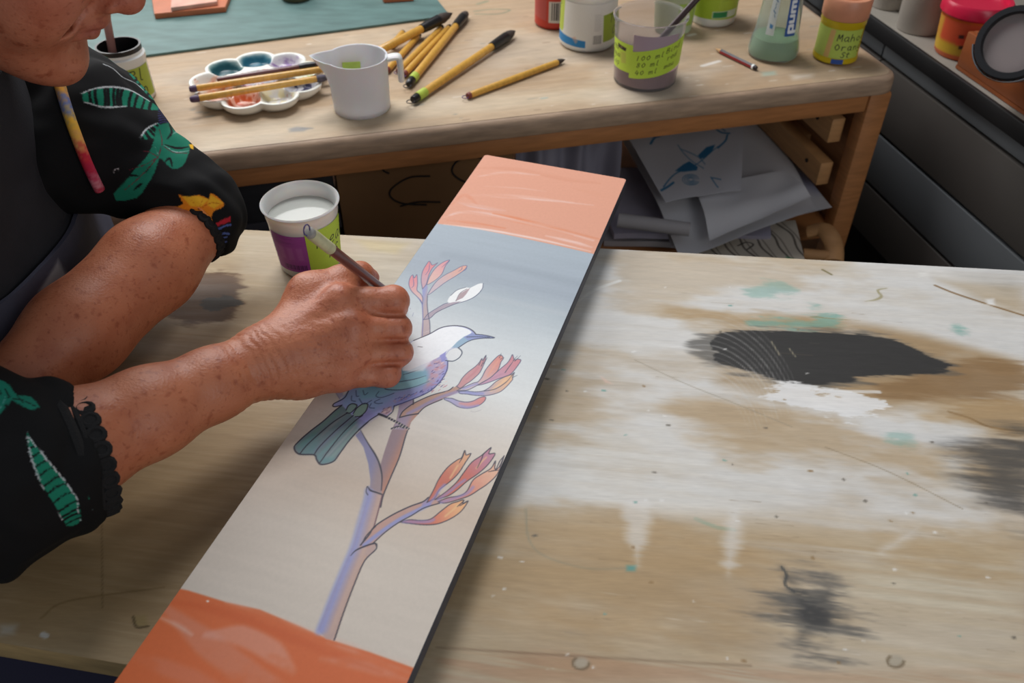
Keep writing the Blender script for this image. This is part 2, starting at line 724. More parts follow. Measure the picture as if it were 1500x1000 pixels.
tc = Canvas(TW, TH, (176, 152, 116), tab_map)
gr1 = fbm(TH, TW, 60, 5, 3, 4)          # long streaks along the table
gr2 = fbm(TH, TW, 130, 9, 8, 3, 0.6)
blot = fbm(TH, TW, 5, 8, 21, 5)
blot2 = fbm(TH, TW, 9, 9, 33, 5, 0.6)
fine = fbm(TH, TW, 160, 60, 5, 3, 0.7)


def wash(col, m):
    tc.a[:] = tc.a * (1 - m[..., None]) + np.asarray(col, float) * m[..., None]


UU, VV = np.meshgrid(np.linspace(0, 1, TW), np.linspace(0, 1, TH))
wash((160, 132, 96), sstep(.48, .66, gr1) * .35)
wash((198, 180, 150), sstep(.5, .68, gr2) * .35)
wash((146, 118, 84), sstep(.5, .66, blot) * .45)
rag = fbm(TH, TW, 60, 30, 55, 5, .65)
ragl = fbm(TH, TW, 90, 18, 56, 5, .6)
# old white and grey paint over middle and right; left held browner for shade
wm = (.12 + .88 * sstep(.12, .36, UU)) * (1 - .62 * sstep(.58, .74, VV + .12 * (blot - .5))) * (0.62 + .38 * sstep(.30, .55, blot2))
wm = wm * (0.90 + 0.10 * sstep(.35, .62, gr1))
wash((212, 210, 206), wm)
tc.poly([(350, 338), (640, 350), (600, 410), (440, 420), (350, 400)], (196, 184, 164), .5, 12)
# pale area right of the panel: wiped strokes plus window sheen painted as white
tc.poly([(800, 560), (900, 380), (1480, 420), (1500, 520), (1200, 470), (1000, 500), (1020, 640), (1500, 620), (1500, 700), (1100, 730), (760, 745), (740, 700)], (206, 203, 197), .55, 24,
        noise=.3 + .7 * sstep(.3, .6, gr2))
tc.poly([(745, 620), (1000, 640), (1180, 690), (1130, 760), (830, 755), (705, 740)], (214, 212, 206), .5, 14, noise=.35 + .65 * sstep(.35, .6, gr1))
tc.poly([(640, 755), (900, 760), (1200, 765), (1500, 790), (1500, 850), (1100, 830), (900, 880), (700, 860)], (176, 150, 112), .6, 16, noise=sstep(.3, .55, gr1))
tc.poly([(660, 850), (1130, 850), (1120, 930), (1000, 950), (640, 960)], (172, 140, 98), .55, 20, noise=sstep(.3, .6, blot2))
tc.poly([(1240, 820), (1500, 800), (1500, 920), (1260, 900)], (196, 188, 168), .55, 22, noise=sstep(.25, .6, gr2))
tc.poly([(1150, 930), (1500, 905), (1500, 985), (1100, 985)], (190, 180, 164), .5, 16, noise=sstep(.3, .6, gr1))
# brown boundary stains to the right of the black patch
tc.poly([(1060, 470), (1200, 462), (1350, 490), (1500, 530), (1500, 600), (1400, 590), (1290, 600), (1150, 590), (1050, 560)], (150, 118, 76), .75, 9, noise=.35 + .65 * sstep(.35, .6, blot2))
tc.ragged([(1390, 530), (1500, 535), (1500, 575), (1440, 585), (1290, 580), (1300, 555)], (136, 106, 72), .75, 14, ragl, 1.4, edge=.3)
tc.ragged([(1385, 600), (1500, 588), (1500, 642), (1450, 628)], (160, 128, 86), .7, 12, ragl, 1.4, edge=.25)
tc.stroke([(1390, 603), (1420, 612), (1450, 625), (1500, 632)], 2, (112, 84, 50), .8)
tc.stroke([(1370, 418), (1400, 430), (1455, 448), (1500, 462)], 2.2, (120, 88, 50), .8)
tc.poly([(1375, 410), (1500, 420), (1500, 460), (1440, 440)], (170, 146, 110), .5, 8)
# worn tan places where the paint has rubbed through
rub = fbm(TH, TW, 16, 10, 71, 5, .6)
for q, a in (([(1020, 590), (1150, 600), (1260, 640), (1400, 650), (1380, 700), (1200, 690), (1080, 650)], .6), ([(940, 385), (1150, 395), (1200, 430), (1000, 450), (920, 430)], .4), ([(1010, 470), (1100, 455), (1200, 462), (1060, 486)], .7),
             ([(740, 560), (850, 520), (900, 560), (800, 640)], .5), ([(640, 850), (760, 760), (1000, 780), (1120, 860), (900, 930)], .6), ([(1250, 760), (1500, 790), (1500, 850), (1300, 830)], .55), ([(1400, 590), (1500, 600), (1500, 700), (1420, 680)], .6)):
    tc.ragged(q, (172, 144, 106), a, 45, rub, 2.4, edge=.35)
# teal smears
for q, a in (([(1090, 420), (1140, 408), (1165, 420), (1150, 432), (1105, 436)], .45), ([(1108, 468), (1180, 466), (1225, 462), (1222, 478), (1160, 480), (1110, 478)], .65),
             ([(1195, 446), (1200, 447), (1190, 450)], .5), ([(1398, 480), (1412, 480), (1405, 486)], .6), ([(1300, 643), (1330, 642), (1320, 654)], .4)):
    tc.ragged(q, (112, 164, 152), a, 12, rag, 1.8, edge=.3)
tc.stroke([(1020, 760), (1050, 772), (1075, 776)], 3, (110, 160, 140), .5, noise=gr2)
tc.poly([(918, 828), (932, 828), (930, 836), (918, 836)], (84, 150, 146), .8, 1.5)
tc.stroke([(770, 745), (775, 790), (800, 815), (860, 832), (920, 832)], 1.3, (120, 132, 120), .45, noise=.3 + .7 * gr2)
# black charcoal patch, feathered left, with wiped arcs
tc.ragged([(1048, 486), (1100, 482), (1200, 485), (1290, 490), (1330, 502), (1360, 518), (1395, 534), (1392, 546), (1330, 553), (1300, 553), (1230, 561), (1160, 562), (1110, 550), (1075, 545), (1040, 530), (1015, 510)],
          (92, 90, 86), .75, 14, ragl, 1.6, edge=.3)
tc.ragged([(1052, 488), (1100, 484), (1200, 487), (1290, 492), (1330, 504), (1360, 520), (1390, 535), (1385, 545), (1330, 551), (1300, 551), (1230, 558), (1160, 559), (1110, 547), (1080, 542), (1050, 526)],
          (56, 55, 54), .96, 7, ragl, 1.5)
for k in range(16):
    r = 120 + k * 9
    pts = [(1048 + r * .62 * math.cos(t) - 20, 650 - r * .86 * math.sin(t) + 20) for t in np.linspace(.35, 1.9, 14)]
    tc.stroke(pts, random.uniform(.8, 2), (200, 198, 194), random.uniform(.18, .5), taper=(.1, .1), noise=.3 + .7 * fine)
tc.ragged([(1120, 582), (1138, 564), (1165, 560), (1200, 572), (1250, 576), (1298, 592), (1270, 614), (1235, 612), (1180, 600), (1145, 592)], (226, 225, 223), .92, 12, rag, 1.6)
tc.stroke([(1150, 566), (1220, 572), (1288, 574)], 3, (225, 224, 222), .7)
tc.stroke([(1130, 500), (1142, 520)], .9, (150, 142, 120), .8)
tc.stroke([(1156, 510), (1165, 522)], .9, (150, 142, 120), .8)
tc.stroke([(1165, 468), (1190, 464), (1215, 466), (1260, 470)], 1.5, (130, 110, 60), .6, taper=(.2, .2), noise=sstep(.35, .6, rag))
# star of black wash, dark patch at the right edge
tc.ragged([(1165, 862), (1208, 858), (1224, 885), (1246, 905), (1236, 935), (1215, 950), (1170, 948), (1148, 915), (1112, 895), (1145, 880)], (88, 87, 85), .8, 30, ragl, 1.8, edge=.3)
for a_, b_ in (((1190, 895), (1145, 832)), ((1190, 895), (1165, 860)), ((1195, 900), (1215, 860)), ((1190, 900), (1120, 893)), ((1195, 905), (1240, 905)), ((1190, 905), (1170, 940)), ((1198, 905), (1215, 935))):
    tc.stroke([a_, b_], 11, (70, 69, 68), .6, soft=5, taper=(1, .1), noise=.2 + .8 * sstep(.35, .6, fine))
tc.stroke([(1145, 830), (1152, 842), (1150, 856), (1163, 866)], 1.6, (70, 72, 72), .8)
tc.ragged([(1415, 668), (1460, 652), (1515, 650), (1515, 752), (1470, 744), (1440, 720)], (74, 72, 70), .82, 30, ragl, 1.6, edge=.5)
tc.poly([(1400, 400), (1500, 398), (1500, 430), (1470, 428)], (120, 116, 108), .35, 10, noise=gr2)
# white wedges and scraps
for q in ([(915, 742), (952, 740), (934, 828)], [(1066, 750), (1086, 750), (1080, 815), (1066, 842), (1060, 810)], [(1290, 808), (1345, 770), (1340, 780), (1310, 800)],
          [(1140, 690), (1190, 720), (1160, 722)]):
    tc.ragged(q, (216, 213, 208), .65, 7, ragl, 1.1, edge=.45)
tc.stroke([(848, 441), (872, 424), (908, 411)], 3, (222, 220, 214), .9, taper=(.3, 1))
tc.stroke([(1205, 395), (1218, 402)], 2, (110, 100, 60), .8)
tc.stroke([(1268, 441), (1282, 439), (1291, 434), (1286, 425), (1299, 422)], 2.2, (150, 140, 100), .7, taper=(.2, .4), noise=sstep(.3, .55, rag))
tc.poly([(880, 551), (897, 562), (886, 560)], (222, 190, 172), .8, 1.5)
tc.poly([(1345, 398), (1362, 396), (1358, 407), (1345, 406)], (224, 222, 216), .8, 3, noise=fine + .3)
tc.poly([(1444, 438), (1456, 437), (1457, 447), (1446, 446)], (228, 226, 222), .9, 2)
tc.stroke([(930, 527), (1000, 560), (1075, 590), (1160, 625)], .9, (150, 140, 122), .6)
tc.stroke([(1210, 655), (1300, 690), (1410, 745)], .9, (140, 124, 100), .6)
# the left end: spilt stain, dark marks, nail holes, browned further for shade
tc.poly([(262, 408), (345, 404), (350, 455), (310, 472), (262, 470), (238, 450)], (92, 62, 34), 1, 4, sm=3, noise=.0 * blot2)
tc.ragged([(258, 406), (345, 402), (354, 455), (312, 474), (262, 472), (234, 450)], (92, 62, 34), .95, 12, rag, 1.4, edge=.25)  # real stain, darkened further to stand for the arm's shadow
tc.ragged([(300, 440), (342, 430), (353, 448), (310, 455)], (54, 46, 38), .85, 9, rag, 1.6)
tc.poly([(200, 450), (262, 470), (225, 520), (170, 560), (120, 560)], (116, 92, 62), .75, 8)  # shade under the arm painted as darker brown
tc.poly([(0, 620), (230, 620), (430, 600), (330, 790), (240, 920), (0, 935)], (146, 118, 78), .7, 26, noise=.5 + .5 * blot2)  # brown layer dims the left end in place of shade
tc.poly([(520, 350), (600, 356), (580, 372), (540, 366)], (200, 180, 130), .5, 5)
tc.stroke([(60, 905), (100, 880), (240, 860)], 1.2, (110, 88, 52), .4)
tc.stroke([(149, 765), (150, 890)], .8, (112, 92, 62), .6)
tc.poly([(0, 915), (25, 915), (20, 928), (0, 930)], (190, 186, 176), .7, 3)
tc.stroke([(63, 929), (67, 931)], 3.5, (205, 203, 196), .9)
tc.poly([(195, 903), (213, 900), (217, 916), (200, 918)], (158, 136, 92), .95, 1.5)
tc.stroke([(195, 903), (200, 918), (217, 917)], 1.2, (70, 56, 34), .8)
# bottom plank: reddish rubbed line with two screws
tc.poly([(640, 948), (850, 955), (1060, 972), (1200, 985), (1500, 985), (1500, 1000), (640, 1000)], (160, 118, 88), .45, 6, noise=sstep(.35, .6, gr2))
tc.stroke([(640, 948), (900, 964), (1100, 975)], 1.3, (106, 84, 64), .6, noise=.3 + .7 * gr2)
for sx, sy in ((851, 971), (1312, 968)):
    tc.poly([(sx + 12 * math.cos(t), sy + 9 * math.sin(t)) for t in np.linspace(0, 2 * math.pi, 14)[:-1]], (168, 158, 140), .9, 1.5)
    tc.stroke([(sx + 12 * math.cos(t), sy + 9 * math.sin(t)) for t in np.linspace(0, 4, 10)], 1.3, (104, 88, 66), .7)
rr = random.Random(8)
for k in range(70):     # flecks of paint
    x, y = rr.uniform(640, 1490), rr.uniform(400, 980)
    tc.stroke([(x, y), (x + rr.uniform(-4, 4), y + rr.uniform(-1, 1))], rr.uniform(.8, 2), rr.choice([(225, 223, 218), (226, 224, 220), (96, 90, 80), (112, 160, 150), (140, 112, 76)]), .75)
for k in range(90):     # scratches along the grain
    x, y = rr.uniform(620, 1490), rr.uniform(400, 980)
    L = rr.uniform(10, 70)
    tc.stroke([(x, y), (x + L, y + L * .07 + rr.uniform(-2, 2))], rr.uniform(.6, 1.1), rr.choice([(214, 210, 202), (124, 104, 80), (132, 118, 98)]), rr.uniform(.2, .5), taper=(.2, .2))
tc.a *= (1 + .07 * (fine - .5) + .05 * (gr2 - .5))[..., None]

tabm = pmat('worktable_paint', 0.56, spec=.22, grain=.05, gscale=160, stretch=(.35, 4, 1), bump=.12, bscale=120, rot=-.05, rvar=.10)
tedge = mat('worktable_edge', (176, 146, 98), .6, var=.15, vscale=40, stretch=(1, 1, 6))
table = thing('worktable', 'paint-stained pale wooden worktable the painted panel lies on', 'table', ((XL + XR) / 2, .5, 0))
q = np.linspace(0, 1, TH)[:, None]
u = np.linspace(0, 1, TW)[None, :]
px = XL + (XR - XL) * u + 0 * q
yf = cFL[1] + (cFR[1] - cFL[1]) * u
yn = cNL[1] + (cNR[1] - cNL[1]) * u
py = yf + (yn - yf) * q
V = np.stack([px, py, np.full_like(px, TZ)], -1).reshape(-1, 3)
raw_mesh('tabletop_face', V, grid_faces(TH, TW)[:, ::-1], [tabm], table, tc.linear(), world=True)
g = G().prism([cNL[:2], cNR[:2], cFR[:2], cFL[:2]], TZ - .022, TZ - .0004, .0015)
g.obj('tabletop', tedge, table, world=True)
for x, y in ((-.05, .70), (XR - .06, cFR[1] - .06), (-.05, .36), (XR - .06, cNR[1] + .06)):
    G().box((x - .03, y - .03, 0), (x + .03, y + .03, TZ - .022), .003).obj('leg', tedge, table, world=True)

# ------------------------------------------------------------------ the bench behind
BA = math.radians(13.6)
BO = P(1325, 111)
bex = np.array([math.cos(BA), math.sin(BA), 0])
bey = np.array([-math.sin(BA), math.cos(BA), 0])
BM = np.eye(4)
BM[:3, 0], BM[:3, 1], BM[:3, 3] = bex, bey, BO * [1, 1, 0]


def bpt(x, y, z):
    return BO * [1, 1, 0] + bex * x + bey * y + np.array([0, 0, z])


def bxz(px_, py_, yb):
    """where a sight line meets the upright plane yb behind the bench front: (x along bench, z)"""
    q_ = on_plane(px_, py_, bpt(0, yb, 0), bey)
    return float((q_ - bpt(0, 0, 0)) @ bex), float(q_[2])


BL, BD = 1.62, .66
bench = thing('workbench', 'worn wooden bench with rounded corners along the back, covered with brushes and pots', 'bench', bpt(-BL / 2, BD / 2, 0))
BW, BH = 620, 300


def ben_map(pts):
    out = []
    for x, y in pts:
        q_ = P(x, y) - BO
        out.append(((q_ @ bex + BL) / BL * (BW - 1), (BD - q_ @ bey) / BD * (BH - 1)))
    return np.array(out)


bc = Canvas(BW, BH, (178, 154, 126), ben_map)
b1, b2, b3 = fbm(BH, BW, 70, 6, 41, 4), fbm(BH, BW, 6, 9, 42, 5), fbm(BH, BW, 100, 60, 43, 3)


def bwash(col, m):
    bc.a[:] = bc.a * (1 - m[..., None]) + np.asarray(col, float) * m[..., None]


bwash((162, 136, 106), sstep(.5, .68, b1) * .55)
bwash((192, 176, 154), sstep(.5, .65, b2) * .55)
bwash((172, 156, 138), sstep(.52, .7, fbm(BH, BW, 8, 10, 47, 4)) * .5)
bc.poly([(1000, 40), (1280, 20), (1330, 120), (1000, 160)], (156, 128, 98), .55, 16, noise=.4 + .6 * b2)
bc.poly([(860, 135), (960, 122), (1060, 90), (1080, 100), (1000, 150), (880, 155)], (204, 196, 186), .5, 8, noise=.3 + .7 * b1)
bc.poly([(280, 200), (560, 150), (900, 130), (880, 150), (560, 185), (300, 230)], (206, 192, 168), .5, 8)
bc.poly([(700, 55), (790, 100), (740, 115), (660, 110)], (178, 160, 142), .5, 10, noise=b2 + .2)
bc.stroke([(700, 15), (725, 12), (752, 13), (735, 19), (702, 19)], 1.6, (116, 128, 104), .7)
bc.stroke([(705, 4), (718, 0)], 3, (128, 134, 110), .7)
bc.poly([(428, 192), (440, 189), (462, 191), (450, 196), (430, 197)], (128, 128, 128), .8, 1.5)
bc.stroke([(447, 191), (464, 192)], 1, (110, 110, 110), .7)
bc.stroke([(1040, 98), (1064, 91)], 3, (214, 210, 204), .8)
bc.stroke([(1018, 52), (1026, 50)], 3, (220, 216, 210), .8)
bc.poly([(1128, 108), (1148, 106), (1150, 112), (1130, 114)], (150, 176, 164), .6, 2)
bc.poly([(1170, 112), (1203, 110), (1202, 116), (1175, 120)], (206, 200, 190), .6, 3, noise=b3 + .3)
bc.stroke([(803, 147), (810, 146)], 2, (120, 150, 150), .5)
bc.stroke([(612, 80), (660, 78), (700, 70), (745, 72)], 1, (140, 110, 84), .5)
rb = random.Random(3)
for k in range(120):
    x, y = rb.uniform(260, 1290), rb.uniform(20, 190)
    L = rb.uniform(1, 14)
    bc.stroke([(x, y), (x + L, y - L * .12)], rb.uniform(.6, 1.6), rb.choice([(220, 214, 204), (216, 208, 196), (124, 104, 84), (110, 120, 118)]), rb.uniform(.3, .7))
bc.a *= (1 + .10 * (b3 - .5) + .1 * (b1 - .5))[..., None]
benm = pmat('bench_paint', .58, spec=.3, grain=.09, gscale=120, stretch=(.4, 4, 1), bump=.12, bscale=120, rot=-BA)
benw = mat('bench_wood', (168, 112, 66), .55, var=.16, vscale=22, stretch=(1, 1, 8), bump=.15, bscale=60)
slabm = mat('bench_slab', (166, 140, 116), .6, var=.2, vscale=26, stretch=(1, 1, 7), bump=.2, bscale=70)
ST = .026
# slab with rounded right corners and a worn round front edge
cr = .03


def slab_poly(inset=0.0):
    pts = [(-BL, inset), (-cr, inset)]
    for t in np.linspace(-math.pi / 2, 0, 7)[1:]:
        pts.append((-cr + (cr - inset) * math.cos(t), cr + (cr - inset) * math.sin(t)))
    for t in np.linspace(0, math.pi / 2, 7):
        pts.append((-cr + (cr - inset) * math.cos(t), BD - cr + (cr - inset) * math.sin(t)))
    pts.append((-BL, BD - inset))
    return pts


levels = [(TZ - ST, 0.001), (TZ - ST + .001, 0), (TZ - .012, 0), (TZ - .008, .0006), (TZ - .0045, .002), (TZ - .002, .0045), (TZ - .0006, .008), (TZ - .0003, .010)]
V, F = [], []
npl = len(slab_poly())
for z, ins in levels:
    V += [bpt(p[0], p[1], z) for p in slab_poly(ins)]
for i in range(len(levels) - 1):
    for k in range(npl):
        k2 = (k + 1) % npl
        F.append([i * npl + k, i * npl + k2, (i + 1) * npl + k2, (i + 1) * npl + k])
F.append(list(range(npl))[::-1])
F.append([(len(levels) - 1) * npl + k for k in range(npl)])
raw_mesh('bench_top', V, F, [slabm], bench, sharp=60, world=True)
V = []
yy, xx = np.linspace(BD - .012, .009, BH), np.linspace(-BL + .002, -.011, BW)
for j in range(BH):
    for i in range(BW):
        x, y = xx[i], yy[j]
        dx, dy = x + cr, (cr - y)
        rlim = cr - .010
        if dx > 0 and dy > 0:
            dd = math.hypot(dx, dy)
            if dd > rlim:
                x, y = -cr + dx * rlim / dd, cr - dy * rlim / dd
        V.append((x, y))
V = np.array(V)
V = (BO * [1, 1, 0])[None, :] + V[:, :1] * bex + V[:, 1:] * bey + np.array([0, 0, TZ])
raw_mesh('bench_top_face', V, grid_faces(BH, BW)[:, ::-1], [benm], bench, bc.linear(), world=True)
LW = .041
rail = G().box((-BL + LW, .008, TZ - ST - .0295), (-LW - .0005, .030, TZ - ST - .0004), .003, M=BM)
rail.obj('front_rail', benw, bench, world=True)
for x0 in (-LW, -BL):
    for y0 in (.006, BD - .036):
        G().box((x0, y0, 0), (x0 + LW - .004, y0 + .03, TZ - ST - .0004), .006, M=BM).obj('leg', benw, bench, world=True)
dkw = mat('bench_inner_wood', (140, 94, 58), .6, var=.15, vscale=20, stretch=(1, 1, 6))
G().box((-.030, .0365, .10), (-.012, BD - .0365, TZ - ST - .0004), .002, M=BM).obj('end_panel', dkw, bench, world=True)
# two drawer runners on the end panel: front ends seen through the opening
runm = mat('runner_wood', (186, 138, 90), .6, var=.12, vscale=24, stretch=(1, 1, 6))
for (ax, ay) in ((1246, 189), (1228, 252)):
    x_, z_ = bxz(ax, ay, .045)
    x_ = min(x_, -.054)
    g = G().box((x_ - .011, .045, z_ - .020), (x_ + .011, BD - .06, z_ + .020), .002, M=BM)
    g.box((x_ + .0105, .14, z_ - .018), (-.0305, .20, z_ + .018), .001, M=BM)
    g.box((x_ + .0105, .46, z_ - .018), (-.0305, .52, z_ + .018), .001, M=BM)
    ro = g.obj('drawer_runner', runm, bench, world=True)
    G().tube([bpt(x_ - .0125, .085, z_ + .004), bpt(x_ - .0105, .085, z_ + .004)], .0035, 12).obj('screw', mat('screw_dark', (40, 34, 30), .4, metal=.6), ro, world=True)
# lower shelf
sx_, SZ = bxz(960, 360, .03)
G().box((-BL + .02, .012, SZ - .020), (-.032, BD - .06, SZ), .003, M=BM).obj('shelf', benw, bench, world=True)

# ------------------------------------------------------------------ grey cabinet to the right
c1, c2 = P(1275, 22), P(1500, 180)
cdir = unit(c1 - c2)                       # away from the camera
cnr = np.array([cdir[1], -cdir[0], 0])     # into the cabinet
CM = np.eye(4)
CM[:3, 0], CM[:3, 1], CM[:3, 3] = cnr, cdir, c2 * [1, 1, 0]


def cyz(px_, py_):
    q_ = on_plane(px_, py_, c2, cnr)
    return float((q_ - c2) @ cdir), float(q_[2])


CY0, CY1 = -.36, .95
cab = thing('cabinet', 'grey drawer cabinet with a black-edged pale top beside the bench', 'cabinet', CM[:3, 3] + cnr * .25 + cdir * .3)
grey = mat('cabinet_grey', (92, 95, 97), .45, var=.04, vscale=5)
grey2 = mat('cabinet_drawer_grey', (76, 72, 68), .42, var=.05, vscale=5)
blk = mat('black_edging', (24, 24, 25), .5)
palet = mat('cabinet_top_laminate', (136, 130, 120), .5, var=.08, vscale=14)
G().box((.004, CY0, TZ - .024), (.55, CY1, TZ), .001, M=CM).obj('cabinet_top', palet, cab, world=True)
G().box((-.004, CY0, TZ - .025), (.0035, CY1, TZ + .001), .002, M=CM).obj('edging', blk, cab, world=True)
zL2 = cyz(1415, 185)[1]
zL3 = cyz(1400, 300)[1]
zL4 = cyz(1340, 342)[1]
zK = cyz(1278, 366)[1]
G().box((.030, CY0 + .004, zK), (.54, CY1, TZ - .0255), 0, M=CM).obj('carcass', blk, cab, world=True)
for nm, za, zb, m_ in (('drawer', zL2 + .003, TZ - .0265, grey), ('drawer', zL3 + .003, zL2 - .003, grey2), ('drawer', zL4 + .003, zL3 - .003, grey), ('drawer', zK, zL4 - .003, grey2)):
    if zb - za < .01:
        continue
    G().box((.006, CY0, za), (.0295, .335 - .0015, zb), .0015, M=CM).obj(nm, m_, cab, world=True)
    G().box((.006, .335 + .0015, za), (.0295, CY1, zb), .0015, M=CM).obj(nm, m_, cab, world=True)
G().box((.045, CY0 + .01, 0), (.53, CY1, zK - .0005), 0, M=CM).obj('plinth', blk, cab, world=True)
# ------------------------------------------------------------------ the painted panel
HB = .030
pTL, pTR, pBL = P(710, 226, HB), P(918.5, 262, HB), P(160, 1000, HB)
pex = unit(pTR - pTL)
pW = float(np.linalg.norm(pTR - pTL))
pey = unit(unit(pTL - pBL) + unit(P(918.5, 262, HB) - P(603, 1000, HB)))
PL = .80
PNW, PNH = 340, 1250
pdet = pex[0] * pey[1] - pex[1] * pey[0]


def pan_map(pts):
    out = []
    for x, y in pts:
        q_ = P(x, y, HB) - pTL
        u_ = (q_[0] * pey[1] - q_[1] * pey[0]) / pdet
        v_ = (pex[0] * q_[1] - pex[1] * q_[0]) / pdet
        out.append((u_ / pW * (PNW - 1), -v_ / PL * (PNH - 1)))
    return np.array(out)


pc = Canvas(PNW, PNH, (222, 214, 204), pan_map)
rowpx = lambda x, y: float(pan_map([(x, y)])[0, 1])
U2, V2 = np.meshgrid(np.linspace(0, 1, PNW), np.arange(PNH))
n1 = fbm(PNH, PNW, 160, 3, 51, 4)
n2 = fbm(PNH, PNW, 40, 6, 52, 4)
n3 = fbm(PNH, PNW, 20, 5, 53, 4)
# ground: grey sky fading to white and a warm putty colour
stops = [(0, (168, 178, 186)), (345, (166, 177, 186)), (400, (160, 170, 180)), (425, (176, 186, 192)), (470, (204, 210, 212)), (540, (220, 222, 220)),
         (610, (218, 208, 196)), (700, (202, 184, 166)), (780, (208, 196, 182)), (1000, (208, 197, 184))]
midx = lambda y: 700 - .55 * (y - 330)
rows = [rowpx(midx(y), y) for y, c in stops]
rows[0] = -1
VV2 = V2 + (n2 - .5) * 14
for ch in range(3):
    pc.a[..., ch] = np.interp(VV2, rows, [c[ch] for y, c in stops])
pc.a *= (1 + .04 * (n1 - .5))[..., None]
# top orange band
pc.poly([(640, 327), (700, 335), (760, 347), (820, 360), (872, 372), (950, 240), (705, 200)], (218, 156, 130), 1, 1.2)
for q, w, c, a in (([(690, 245), (760, 248), (830, 262), (880, 268)], 16, (212, 146, 118), .6), ([(700, 258), (740, 252), (790, 256)], 9, (226, 186, 172), .6),
                   ([(690, 285), (760, 288), (840, 296)], 14, (226, 178, 160), .6), ([(720, 288), (790, 292), (870, 300)], 5, (230, 196, 184), .7),
                   ([(650, 318), (680, 310), (740, 318), (800, 332), (870, 352)], 12, (228, 190, 178), .75), ([(660, 300), (680, 285), (700, 300)], 10, (216, 140, 108), .6),
                   ([(672, 296), (700, 302), (740, 308)], 12, (222, 190, 184), .7), ([(655, 322), (690, 326), (740, 334)], 6, (216, 126, 84), .95),
                   ([(722, 312), (760, 320), (820, 335), (880, 350)], 8, (216, 128, 86), .85), ([(720, 318), (780, 330), (840, 345)], 4, (220, 132, 92), .8),
                   ([(650, 328), (720, 337), (790, 350), (866, 368)], 5, (238, 222, 218), .85), ([(800, 345), (840, 354), (868, 362)], 8, (236, 206, 198), .7),
                   ([(710, 272), (760, 275), (800, 280)], 3, (230, 200, 190), .6), ([(840, 275), (880, 285), (905, 290)], 14, (216, 152, 124), .5)):
    k = .9
    pc.stroke(q, w * k, c, a, soft=3, taper=(.3, .3), noise=.25 + .75 * sstep(.3, .65, n1))
# grey streak inside the sky
pc.stroke([(650, 372), (740, 390), (850, 415)], 16, (150, 160, 170), .55, soft=8)
pc.stroke([(690, 430), (760, 445), (830, 460)], 10, (188, 194, 198), .4, soft=6)
# bottom orange band
pc.poly([(252, 860), (275, 865), (330, 882), (380, 893), (440, 918), (480, 936), (540, 955), (610, 980), (700, 1300), (0, 1300), (60, 1000)], (208, 104, 56), 1, 1.5)
pc.poly([(-5, PNH * .86), (PNW + 5, PNH * .80), (PNW + 5, PNH + 9), (-5, PNH + 9)], (208, 104, 56), 1, 2, mapped=True)
for q, w, c, a in (([(240, 890), (300, 940), (360, 985), (420, 1010)], 26, (206, 134, 110), .6), ([(300, 930), (350, 930), (400, 955), (430, 985)], 22, (214, 156, 140), .6),
                   ([(470, 965), (530, 975), (600, 998)], 10, (212, 140, 116), .65), ([(480, 942), (540, 962), (600, 986)], 4, (216, 150, 128), .6),
                   ([(190, 960), (260, 985), (330, 1010)], 16, (208, 122, 92), .6), ([(235, 905), (262, 918), (280, 930)], 2.5, (220, 190, 180), .7),
                   ([(330, 882), (400, 902), (470, 930), (600, 972)], 3, (222, 176, 160), .5), ([(240, 880), (300, 890), (380, 915), (450, 945), (560, 985)], 10, (198, 88, 40), .5)):
    pc.stroke(q, w, c, a, soft=4, taper=(.3, .3), noise=.3 + .7 * sstep(.35, .6, n2))
pc.stroke([(302, 880), (304, 881)], 1.8, (238, 226, 214), 1)

INK = (54, 52, 66)
INKL = (96, 98, 122)


def zz(ox, oy, s, pts):
    return [(ox + s * x, oy + s * y) for x, y in pts]


def shape(pts, col, grad=None, ink=INK, w=1.5, a=.95, sm=4):
    pc.poly(pts, col, a, .8, sm=sm, grad=grad)
    if ink is not None:
        q_ = list(pts) + [pts[0]]
        pc.stroke(q_, w, ink, .9, soft=.6, sm=4)


LAV, BRN, MAU = (150, 156, 204), (176, 142, 128), (150, 138, 152)
# ---- lower main stem
Z6 = lambda p: zz(450, 700, .25, p)
Z3 = lambda p: zz(420, 570, .16, p)
Z2 = lambda p: zz(480, 470, .16, p)
Z1 = lambda p: zz(580, 370, .16, p)
Z4 = lambda p: zz(600, 500, .12, p)
Z5 = lambda p: zz(530, 640, .176, p)
pc.poly(Z6([(62, 890), (120, 740), (200, 550), (265, 400), (310, 250), (350, 120), (352, 60), (490, 0), (440, 110), (395, 270), (385, 380), (405, 395), (395, 425), (335, 490), (270, 640), (210, 800), (162, 952), (110, 945)]), (186, 158, 150), .97, .8)
for k, (c, a, w, off) in enumerate((((136, 146, 204), .85, 11, 14), ((150, 158, 208), .6, 9, 40), ((168, 150, 160), .4, 8, 60), ((206, 172, 152), .5, 6, 84))):
    pc.stroke(Z6([(62 + off, 890), (120 + off, 740), (196 + off, 550), (258 + off, 400), (300 + off, 250), (338 + off, 120), (346 + off, 70)]), w, c, a, soft=3.5, noise=.6 + .4 * n2)
pc.stroke(Z6([(340, 460), (275, 620), (215, 780), (165, 930)]), 2.5, (206, 166, 140), .6, soft=2)
